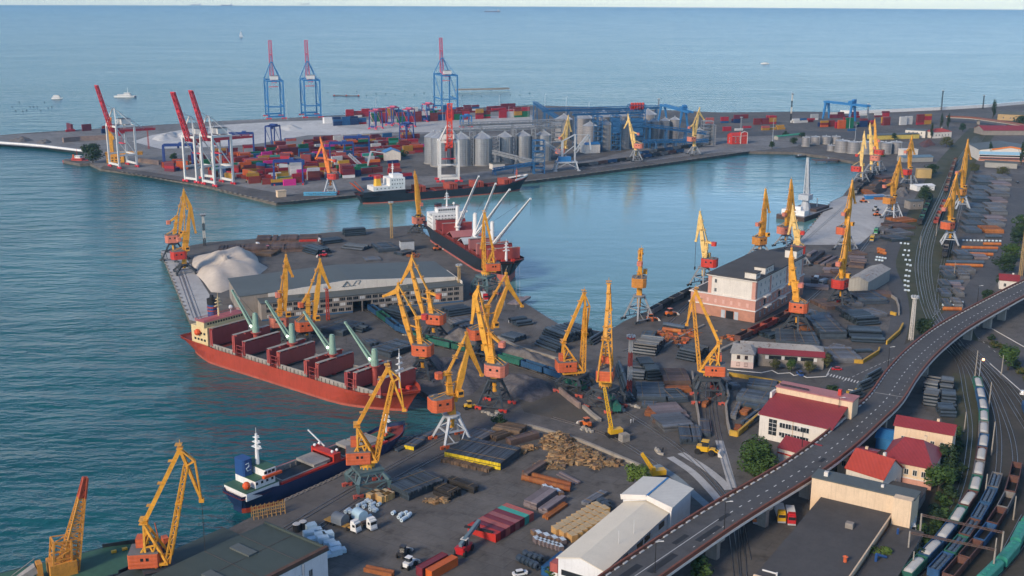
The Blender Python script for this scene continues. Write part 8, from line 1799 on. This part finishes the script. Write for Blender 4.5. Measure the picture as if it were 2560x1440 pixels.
for b_, t_, lb, m, bd in [((979,596),(979,503),'ochre floodlight mast near the black freighter stern',M_MAST,0), ((512,614),(511,534),'pale and dark floodlight mast behind the sand pile',M_BLK,1), ((1148,748),(1147,660),'ochre floodlight mast at the warehouse end',M_MAST,0), ((1573,985),(1571,836),'tall red and white floodlight mast in the steel yard',M_MRED,1), ((2277,850),(2277,738),'pale ochre floodlight mast beside the road and white coils',M_OFFW,0), ((2551,690),(2551,540),'ochre floodlight mast among the right edge trees',M_MAST,0), ((820,800),(819,716),'thin rusty mast in front of the warehouse',M_MRED,0), ((1977,300),(1977,231),'black and white floodlight mast at the outer right yard',M_BLK,1), ((2353,276),(2353,225),'tall mast on the right shore',M_BLK,0), ((2457,272),(2457,237),'shorter mast on the right shore',M_BLK,0), ((1645,304),(1645,245),'floodlight mast behind the small silos',M_GREY,0), ((372,372),(371,324),'thin red mast left of the blue gantry',M_MRED,0), ((2168,304),(2168,258),'mast behind the big blue cantilever gantry',M_GREY,0), ((1852,326),(1852,292),'mast among the right containers',M_GREY,0)]: mast(b_, t_, lb, m, bands=bd)
def post(base, top, label, m, name='lamp_post', arm=1.6, z0=0, r=.16, cat='lamp post', grp=None):
 x, y = g(*base, z0); h = hz(top[0], top[1], (x, y))-z0; t_ = thing(name, label, cat, (x, y, z0), 0, grp); part('pole', MB().tube((0, 0, 0), (0, 0, h), r, r*.6, 7), m, t_)
 if arm: part('lamp_head', MB().beam((0, 0, h), (arm, 0, h+.3), .12).cb((arm, 0, h+.25), (.9, .35, .18)), M_FRAME, t_)
TG = 'slim light masts on the container terminal'
for b_, t_ in (((718,300),(718,252)), ((940,280),(940,246)), ((928,312),(926,268)), ((1107,305),(1107,262)), ((1150,272),(1150,238)), ((1248,276),(1248,238)), ((1272,304),(1272,266)), ((1320,312),(1320,266)), ((1362,292),(1362,236)), ((1415,288),(1415,242)), ((1472,288),(1472,256)), ((1931,357),(1930,296)), ((2123,325),(2123,284)), ((2137,355),(2137,312))): post(b_, t_, 'slim pale light mast among the terminal stacks', M_LGREY, 'light_mast', 1.5, 0, .3, 'mast', TG)
for b_, t_, z, lb in [((2005,1117),(2005,1070),ZD,'dark lamp post on the left viaduct parapet by the annexe'), ((1810,1330),(1808,1255),ZD,'dark lamp post on the viaduct above the pier with trucks'), ((1637,1432),(1637,1355),ZD,'dark lamp post on the viaduct near the cream roofed shed'), ((2095,1045),(2094,995),ZD,'dark lamp post on the viaduct beside the port office roof'), ((2220,918),(2220,868),ZD,'dark lamp post on the viaduct at the pedestrian crossing'), ((2443,757),(2443,715),ZD,'dark lamp post on the upper viaduct parapet')]: post(b_, t_, lb, M_BLK, z0=z)
CG = 'pale catenary poles along the railway'
for b_, t_ in (((2471,1024),(2468,955)), ((2478,1138),(2476,1054)), ((2461,1250),(2459,1185)), ((2298,1354),(2297,1290)), ((2437,944),(2436,876)), ((2503,938),(2502,888)), ((2268,1392),(2266,1330)), ((2280,1432),(2277,1378)), ((2410,1080),(2409,1030)), ((2533,1300),(2531,1240)), ((2485,1400),(2483,1345)), ((2340,590),(2340,556)), ((2385,690),(2385,655)), ((2300,620),(2300,590))): post(b_, t_, 'pale concrete catenary pole beside the rail tracks', M_PWALL, 'catenary_pole', 0, 0, .28, 'pole', CG)
for (a_, b_), lb in ((((2297,1354),(2500,1400)),'rusty catenary gantry beam over the loaded trains'), (((2268,1400),(2480,1445)),'rusty catenary gantry beam near the bottom edge')):
 A, B = Vector(g(*a_)), Vector(g(*b_)); d = B-A; t_ = thing('catenary_gantry', lb, 'gantry', A, atan2(d.y, d.x)); L = d.length; part('beam', MB().lattice((0, 0, 8.6), (L, 0, 8.6), .4, .5, .4, .5, 16, .06, .04), M_SLAB, t_); part('pole', MB().tube((L, 0, 0), (L, 0, 9), .25), M_PWALL, t_); part('pole', MB().tube((0, 0, 0), (0, 0, 9), .25), M_PWALL, t_)
x, y = g(2436,942); one('street_light', 'glowing orange street light on the road below the viaduct', 'lamp', MB().tube((0, 0, 0), (0, 0, 7.6), .14).ball((1, 0, 7.6), .45), [M_LGREY], (x+2, y)); 
gl = NT('sodium_lamp'); gl.b.inputs['Emission Color'].default_value = (1, .25, .06, 1); gl.b.inputs['Emission Strength'].default_value = 5; tag(part('lamp', MB().ball((0, 0, 0), .55, 8, 5), gl.m, bpy.data.objects['street_light'], (1, 0, 7.7)))
# ---------- vehicles ----------
M_TYRE = mat('tyre', (.016, .016, .017), .85, .2, 2); CARC = {}
def paint(c): return mat('paint_'+c, {'white': (.72, .72, .70), 'red': (.45, .02, .025), 'blue': (.03, .08, .25), 'yellow': (.66, .38, .02), 'orange': (.62, .15, .03), 'green': (.05, .25, .1), 'grey': (.3, .31, .32), 'black': (.03, .03, .033)}[c], .3, .08, .8, spec=.5)
def wheels(r_, xs, y, rad, w=.35):
 for x in xs:
  for s in (-1, 1): part('wheel', MB().tube((x, s*(y-w/2), rad), (x, s*(y+w/2), rad), rad, n=12).tube((x, s*(y+w/2), rad), (x, s*(y+w/2+.02), rad), rad*.5, n=8), M_TYRE, r_)
def car(p, yaw, c, label, van=False):
 r_ = thing('car', label, 'car', g(*p), radians(yaw)); h = 1.0 if van else .85
 part('body', MB().prism(chamfer(4.4, 1.8, .35), .3, h), paint(c), r_); part('cabin', MB().prism([(a-.2, b) for a, b in chamfer(2.6, 1.6, .3)], h, h+(.9 if van else .6), [(a*.8-.2, b*.85) for a, b in chamfer(2.6, 1.6, .3)]), M_GLASS, r_); part('car_roof', MB().prism([(a*.78-.2, b*.83) for a, b in chamfer(2.6, 1.6, .3)], h+(.9 if van else .6), h+(.95 if van else .65)), paint(c), r_); wheels(r_, (-1.35, 1.35), .78, .33, .2)
for p, y_, c, lb, v in [((2000,938),100,'blue','blue and white van parked by the office trees',1), ((2092,925),175,'red','red car turning near the pedestrian crossing',0), ((2292,1342),60,'white','white minivan beside the catenary pole',1), ((1698,868),95,'black','small dark pickup among the pipe piles',0), ((1300,1437),20,'white','white car at the bottom edge of the open yard',0), ((2544,458),85,'black','dark car on the road at the right edge',0), ((2556,985),60,'white','pale car parked by the right hand kerb',0)]: car(p, y_, c, lb, v)
def truck(p, q, c, label, tr, trail='flat', load=None, L=11, name='truck'):
 """cab at pixel p, tail toward pixel q"""
 P0, Q0 = Vector(g(*p)), Vector(g(*q)); th = atan2(P0.y-Q0.y, P0.x-Q0.x); r_ = thing(name, label, 'truck', P0, th)
 cb = part('cab', MB().prism([(-1.1, -1.25), (1.1, -1.25), (1.2, -1), (1.2, 1), (1.1, 1.25), (-1.1, 1.25)], .7, 3.3, [(-1.1, -1.2), (.75, -1.2), (.85, -1), (.85, 1), (.75, 1.2), (-1.1, 1.2)]).box(-1.1, .3, -1.1, 1.1, 3.31, 3.8), paint(c), r_)
 part('windscreen', MB().box(.98, 1.06, -1.05, 1.05, 2.0, 2.95).box(-.3, .7, -1.27, -1.24, 2.0, 2.8).box(-.3, .7, 1.24, 1.27, 2.0, 2.8), M_GLASS, cb); part('bumper', MB().box(1.0, 1.3, -1.2, 1.2, .4, .9), M_LGREY, cb)
 ch = MB().box(-L, -1.12, -.5, .5, .75, 1.05)
 if trail == 'flat': ch.box(-L, -3, -1.3, 1.3, 1.06, 1.3)
 elif trail == 'box': ch.box(-L, -1.8, -1.28, 1.28, 1.06, 3.3)
 part('trailer', ch, tr, r_)
 if load: load(r_)
 wheels(r_, (.2, -2.6, -L+1, -L+2.2, -L+3.4), 1.0, .5)
M_LB = mat('load_blue_pale', (.42, .58, .66), .5, .1); M_LG = mat('load_grey', (.16, .18, .20), .5, .1); M_OCH = mat('lowbed_ochre', (.45, .25, .06), .7, .2)
def vault(x0, x1, m):
 def f(r_):
  mb = MB(); n = 8; vs = []
  for x in (x0, x1): vs += [(x, -1.7, 1.3)]+[(x, -1.7*cos(pi*i/n), 3.0+1.3*sin(pi*i/n)) for i in range(n+1)]+[(x, 1.7, 1.3)]
  k = n+3; mb.add(vs, [(i, i+1, k+i+1, k+i)[::-1] for i in range(k-1)]+[tuple(range(k)), tuple(range(2*k-1, k-1, -1))]); part('vaulted_load', mb, m, r_)
 return f
truck((890,1330),(812,1302),'white','white truck with grey vaulted load on an ochre low loader',M_OCH,load=vault(-8.6,-4.4,M_LG),L=12); truck((930,1324),(872,1288),'white','white truck with pale blue vaulted load behind the low loader',M_SLAB,load=vault(-8.5,-4.5,M_LB),L=11)
truck((799,609),(748,612),'white','white truck pulling a red box trailer behind the warehouse',M_HRED,'box',L=13); truck((646,620),(598,627),'white','white truck with a long pale flat trailer beside the sand pile',M_LGREY,L=13); truck((2052,716),(2072,704),'grey','grey truck beside the brown slabs',M_GREY,'box',L=8); truck((2179,604),(2187,585),'yellow','yellow tanker truck leaving the pier yard',M_FYEL,'box',L=8); truck((2189,585),(2196,572),'green','green tipper truck behind the yellow tanker',M_WGRN,'box',L=8); truck((1214,752),(1206,742),'red','red and white truck beside the gravel cranes',M_WHT,'box',L=8); truck((2276,1336),(2268,1318),'white','pale truck with dark bed behind the tall cream wall',M_LOG,'flat',L=7)
truck((1953,1306),(1948,1288),'yellow','yellow and white lorry parked under the viaduct',M_WHT,'box',L=7); truck((1978,1312),(1974,1292),'red','red lorry parked under the viaduct',M_WHT,'box',L=7); truck((1891,1308),(1886,1288),'orange','orange lorry half hidden by the viaduct pier',M_ORNG,'box',L=7); truck((2040,705),(2056,694),'white','small white lorry at the slab yard',M_BLUE,'flat',L=7)
def loader(p, yaw, c, label, s=1.0, name='wheel_loader', cat='loader'):
 r_ = thing(name, label, cat, g(*p), radians(yaw)); r_.scale = (s,)*3; m = paint(c)
 part('body', MB().prism(chamfer(3.2, 2.2, .3), .9, 2.2).box(1.4, 3.2, -.7, .7, .9, 1.7), m, r_); part('cab', MB().box(-.2, 1.3, -.8, .8, 2.21, 3.5), M_GLASS, r_); part('cab_roof', MB().box(-.4, 1.5, -.95, .95, 3.5, 3.65), m, r_); part('lift_arm', MB().beam((2.2, -.6, 1.6), (4.4, -.6, .8), .3).beam((2.2, .6, 1.6), (4.4, .6, .8), .3), m, r_); part('bucket', MB().prism([(4.2, -1.5), (5.4, -1.5), (5.4, 1.5), (4.2, 1.5)], .1, 1.2, [(4.1, -1.5), (4.5, -1.5), (4.5, 1.5), (4.1, 1.5)]), M_OFFW, r_); wheels(r_, (-1.2, 2.4), 1.15, .8, .5)
for p, yw_, c, lb, s in [((1757,1133),-20,'yellow','yellow wheel loader with pale bucket near the slab tracks',1.35), ((668,628),10,'red','red forklift beside the white truck and sand pile',1), ((812,642),190,'red','red and white forklift behind the warehouse',1), ((1090,626),30,'orange','orange forklift on the pier beside the black hull',1), ((2156,506),0,'orange','orange loader at the edge of the pale pier',1), ((2190,540),20,'orange','orange loader by the blue grey crane legs',1), ((2188,528),60,'grey','grey mixer beside the pier crane',1.2), ((1468,1068),120,'orange','rusty orange excavator by the pale rubble',1), ((620,425),0,'yellow','small yellow vehicle on the container quay',1), ((620,456),10,'yellow','yellow terminal vehicle near the close pair of gantries',1), ((1020,1420),60,'white','small white tractor in the open yard',.9), ((1006,1392),70,'black','dark grab bucket lying in the open yard',.9), ((1170,1022),20,'yellow','yellow grab beside the pale legged crane',.9), ((1624,802),10,'orange','orange machine at the foot of the basin crane',1), ((1672,790),30,'orange','orange machine by the pink building yard',1.1)]: loader(p, yw_, c, lb, s)
P0 = Vector(g(1160,1382)); Q0 = Vector(g(1197,1346)); th = atan2(Q0.y-P0.y, Q0.x-P0.x); r_ = thing('reach_stacker', 'red reach stacker with slate boom gripping the nearest container', 'reach stacker', P0, th); m = paint('red'); D_ = (Q0-P0).length
part('body', MB().prism(chamfer(6, 3, .4), .8, 2.3).box(-3.2, -1.4, -1.4, 1.4, 2.3, 2.9), m, r_); part('cab', MB().box(-.4, 1.2, -.9, .9, 2.31, 4.2), M_GLASS, r_); part('cab_frame', MB().path([(1.2, -.9, 2.3), (1.2, -.9, 4.2), (1.2, .9, 4.2), (1.2, .9, 2.3)], .15).box(-.5, 1.3, -1, 1, 4.2, 4.35), M_OFFW, r_); part('boom', MB().beam((-2.4, 0, 3.4), (D_+.3, 0, 5.6), 1.0, 1.1).beam((.5, .9, 2.2), (D_*.55, .5, 4.3), .35), mat('boom_slate', (.12, .18, .21), .5, .1), r_); part('spreader', MB().beam((D_, 0, 5.2), (D_, 0, 3.3), .5).box(D_-.5, D_+.5, -4.6, 4.6, 2.75, 3.2), M_BLK, r_); wheels(r_, (-2.1, 2.2), 1.4, .95, .6)
for p, tp, yw_, lb in (((1534,1092),(1511,970),20,'yellow mobile crane with long lattice boom beside concrete blocks'), ((1640,1196),(1605,1134),15,'yellow mobile crane with short boom behind the ribbed white shed')):
 P0 = g(*p); r_ = thing('mobile_crane', lb, 'crane', P0, 0); P = Plane(P0, 0); u, z = P(*tp); m = paint('yellow')
 part('carrier', MB().rb((0, 0, .7), (6, 2.5, .9), radians(yw_)).rb((0, 0, 0), (4.5, 2.6, .7), radians(yw_)), M_BLK, r_); part('superstructure', MB().rb((.6, 0, 1.6), (5, 2.6, 1.7), radians(yw_)).rb((-1.2, -1, 3.3), (1.4, 1.1, 1.2), radians(yw_)), m, r_); part('boom', MB().lattice((-.8, 0, 2.6), (u, 0, z), 1.3, 1.3, .8, .8, 14, .2, .11), m, r_)
x, y = g(1560,1102); t_ = thing('concrete_blocks', 'pile of pale concrete blocks beside the mobile crane', 'blocks', (x, y), .5); part('block', MB().box(-1.6, 1.6, -1.4, 1.4, 0, .95).box(-1.5, 1.6, -1.3, 1.4, .98, 1.9).box(-1.6, 1.5, -1.4, 1.3, 1.93, 2.8), M_PWALL, t_)
x, y = g(2062,398); t_ = thing('jetty_platform', 'rusty jetty platform on piles at the basin head', 'jetty', (x, y), .1); part('deck', MB().box(-13, 13, -7, 2, -.6, .1), M_SLAB, t_); part('pile', MB().tube((-11, -6, -4), (-11, -6, -.6), .4).tube((0, -6, -4), (0, -6, -.6), .4).tube((11, -6, -4), (11, -6, -.6), .4), M_LOG, t_)
x, y = g(672,1288); t_ = thing('timber_trestle', 'wooden trestle fence on the quay beside the coaster stern', 'trestle', (x, y), radians(28)); mb = MB()
for i in range(8): mb.beam((-5+i*1.4, -1.4, 0), (-5+i*1.4, -1, 4.2), .22); mb.beam((-5+i*1.4, 1.4, 0), (-5+i*1.4, 1, 3.8), .22)
for z in (1, 2.2, 3.2): mb.beam((-5.2, -1.2, z), (5, -1.2, z), .2); mb.beam((-5.2, 1.2, z), (5, 1.2, z), .2)
part('frame', mb, mat('trestle_wood', (.40, .24, .09), .8, .25), t_)
x, y = g(803,488); t_ = thing('blue_gangway_frame', 'sky blue steel frame lying on the quay beneath the orange crane', 'frame', (x, y), radians(6)); part('frame', MB().lattice((-14, 0, 1.2), (12, 0, 1.2), 3, 2, 3, 2, 9, .5, .3, ), mat('sky_blue', (.10, .36, .55), .5, .1), t_)
x, y = g(2185,497); t_ = thing('loading_bin', 'bright blue loading bins at the head of the pale pier', 'bin', (x, y), .2); part('bin', MB().box(-8, 8, -2, 2, .3, 3.2), M_STB, t_); part('rib', MB().path([(-8.1, -2.1, 3.2), (8.1, -2.1, 3.2), (8.1, 2.1, 3.2), (-8.1, 2.1, 3.2), (-8.1, -2.1, 3.2)], .3), M_LGREY, t_)
x, y = g(900,428); t_ = thing('ship_unloader', 'pale grey truss unloader leaning over the containers by the freighter', 'crane', (x, y), 0); P = Plane((x, y), 0); a1, a2, a3 = P(915, 425), P(872, 385), P(903, 378)
part('boom', MB().lattice((a1[0], 0, a1[1]), (a2[0], 0, a2[1]), 2.6, 2.6, 2, 2, 10, .35, .2), M_LGREY, t_); part('pylon', MB().beam((a1[0], 0, 0), (a3[0]+9, 0, a3[1]), 1.6), M_LGREY, t_); part('top_arm', MB().beam((a3[0]+9, 0, a3[1]), (a3[0]+24, 0, a3[1]-2), .8), M_LGREY, t_)
fn = part('tyre_fender', MB().lathe([(.5, -.25), (1.0, -.25), (1.0, .25), (.5, .25), (.5, -.25)], 10, cap=False), mat('fender_grey', (.22, .20, .18), .85, .3)); FM = fn.data; bpy.data.objects.remove(fn)
for P_, n, lb in ((((1030,1093.5),(835,1196.5),(712,1252)), 26, 'along the foreground quay edge'), (((2079,503),(2018,578)), 12, 'along the pale pier edge'), (((404,632),(472,792)), 18, 'along the sand quay edge'), (((690,506.5),(560,477),(300,428)), 30, 'along the container quay edge'), (((726,503),(870,489)), 12, 'along the freighter quay'), (((1330,452),(1640,411),(1860,379)), 40, 'along the silo quay edge')):
 Q = [g(*p) for p in P_]; s_ = along(Q)
 for i in range(n):
  p, yw_ = at(Q, s_, s_[-1]*(i+.5)/n); o = part('tyre_fender', FM, None, None, (p[0]-sin(yw_)*0, p[1], .12), yw_); o.rotation_euler = (0, 0, yw_); o.scale = (1.5, .8, 1); tag(o, 'worn tyre fender '+lb, 'fender', 'tyre fenders '+lb)
bm = MB().ball((0, 0, 0), .8, 8, 6).mesh('mooring_buoy', M_BLK)
for i in range(34):
 px = 30+i*9 if i < 12 else 820+(i-12)*24; py = 268+R.uniform(-14, 10) if i < 12 else 233+R.uniform(-7, 10); tag(part('mooring_buoy', bm, None, None, G(px, py, ZW+.4)), 'small black mooring buoy floating off the outer shore', 'buoy', 'black mooring buoys off the outer shore')
t_ = thing('floating_net', 'long dark floating net pontoon off the outer shore', 'pontoon', G(866,240,ZW)); part('float', MB().cb((0, 0, .4), (44, 3, .8)), M_SLAB, t_); part('bollard', MB().cb((-20, 0, 1.3), (2, 2, 1.2)).cb((0, 0, 1.3), (2, 2, 1.2)).cb((20, 0, 1.3), (2, 2, 1.2)), M_HRED, t_)
sk = bpy.data.meshes.new('person'); V = [(0,0,.95),(0,0,1.2),(0,0,1.42),(0,0,1.52),(0,.02,1.68),(.1,0,.9),(.12,.03,.5),(.12,-.02,.06),(.12,.12,.03),(-.1,0,.9),(-.12,-.04,.5),(-.12,-.1,.06),(-.12,.04,.03),(.2,0,1.38),(.25,.02,1.1),(.25,.1,.86),(-.2,0,1.38),(-.25,.02,1.1),(-.25,.06,.86)]
sk.from_pydata(V, [(0,1),(1,2),(2,3),(3,4),(0,5),(5,6),(6,7),(7,8),(0,9),(9,10),(10,11),(11,12),(2,13),(13,14),(14,15),(2,16),(16,17),(17,18)], []); so_ = bpy.data.objects.new('person', sk); C.objects.link(so_)
md = so_.modifiers.new('s', 'SKIN')
for v, r in zip(sk.skin_vertices[0].data, [.15,.16,.15,.06,.11,.09,.065,.045,.04,.09,.065,.045,.04,.07,.05,.035,.07,.05,.035]): v.radius = (r, r)
sk.skin_vertices[0].data[0].use_root = True; so_.modifiers.new('u', 'SUBSURF').levels = 1
pm = bpy.data.meshes.new_from_object(so_.evaluated_get(bpy.context.evaluated_depsgraph_get())); pm.materials.clear(); bpy.data.objects.remove(so_)
for p, c, lb in (((1577,1058),'white','person in white standing left on the slab yard'), ((1583,1056),'white','person in white standing right on the slab yard'), ((1657,1130),'black','person in dark clothes walking past the mobile crane'), ((1272,808),'white','person in pale clothes near the basin corner'), ((1277,806),'grey','person in grey beside the pale dressed one at the basin corner')):
 m2 = pm.copy(); m2.materials.append(paint(c)); o = one('person', lb, 'person', m2, None, g(*p), R.uniform(0, 6)); o.scale = (1.05,)*3; part('hair', MB().ball((0, .01, 1.74), .11, 8, 5), M_BLK, o)
HAZE = 5.5e-5
# ---------- the air over the sea ----------
ht = bpy.data.materials.new('sea_haze'); ht.use_nodes = True; hn = ht.node_tree
hn.nodes.remove(hn.nodes['Principled BSDF'])
pv = hn.nodes.new('ShaderNodeVolumePrincipled'); pv.inputs['Color'].default_value = (.33, .66, .95, 1); pv.inputs['Density'].default_value = HAZE; pv.inputs['Anisotropy'].default_value = .2
hn.links.new(pv.outputs[0], hn.nodes['Material Output'].inputs['Volume'])
struct('haze', MB().box(-RSEA-600, RSEA+600, -RSEA-600, RSEA+600, -11, HC+12), ht, 'stuff')
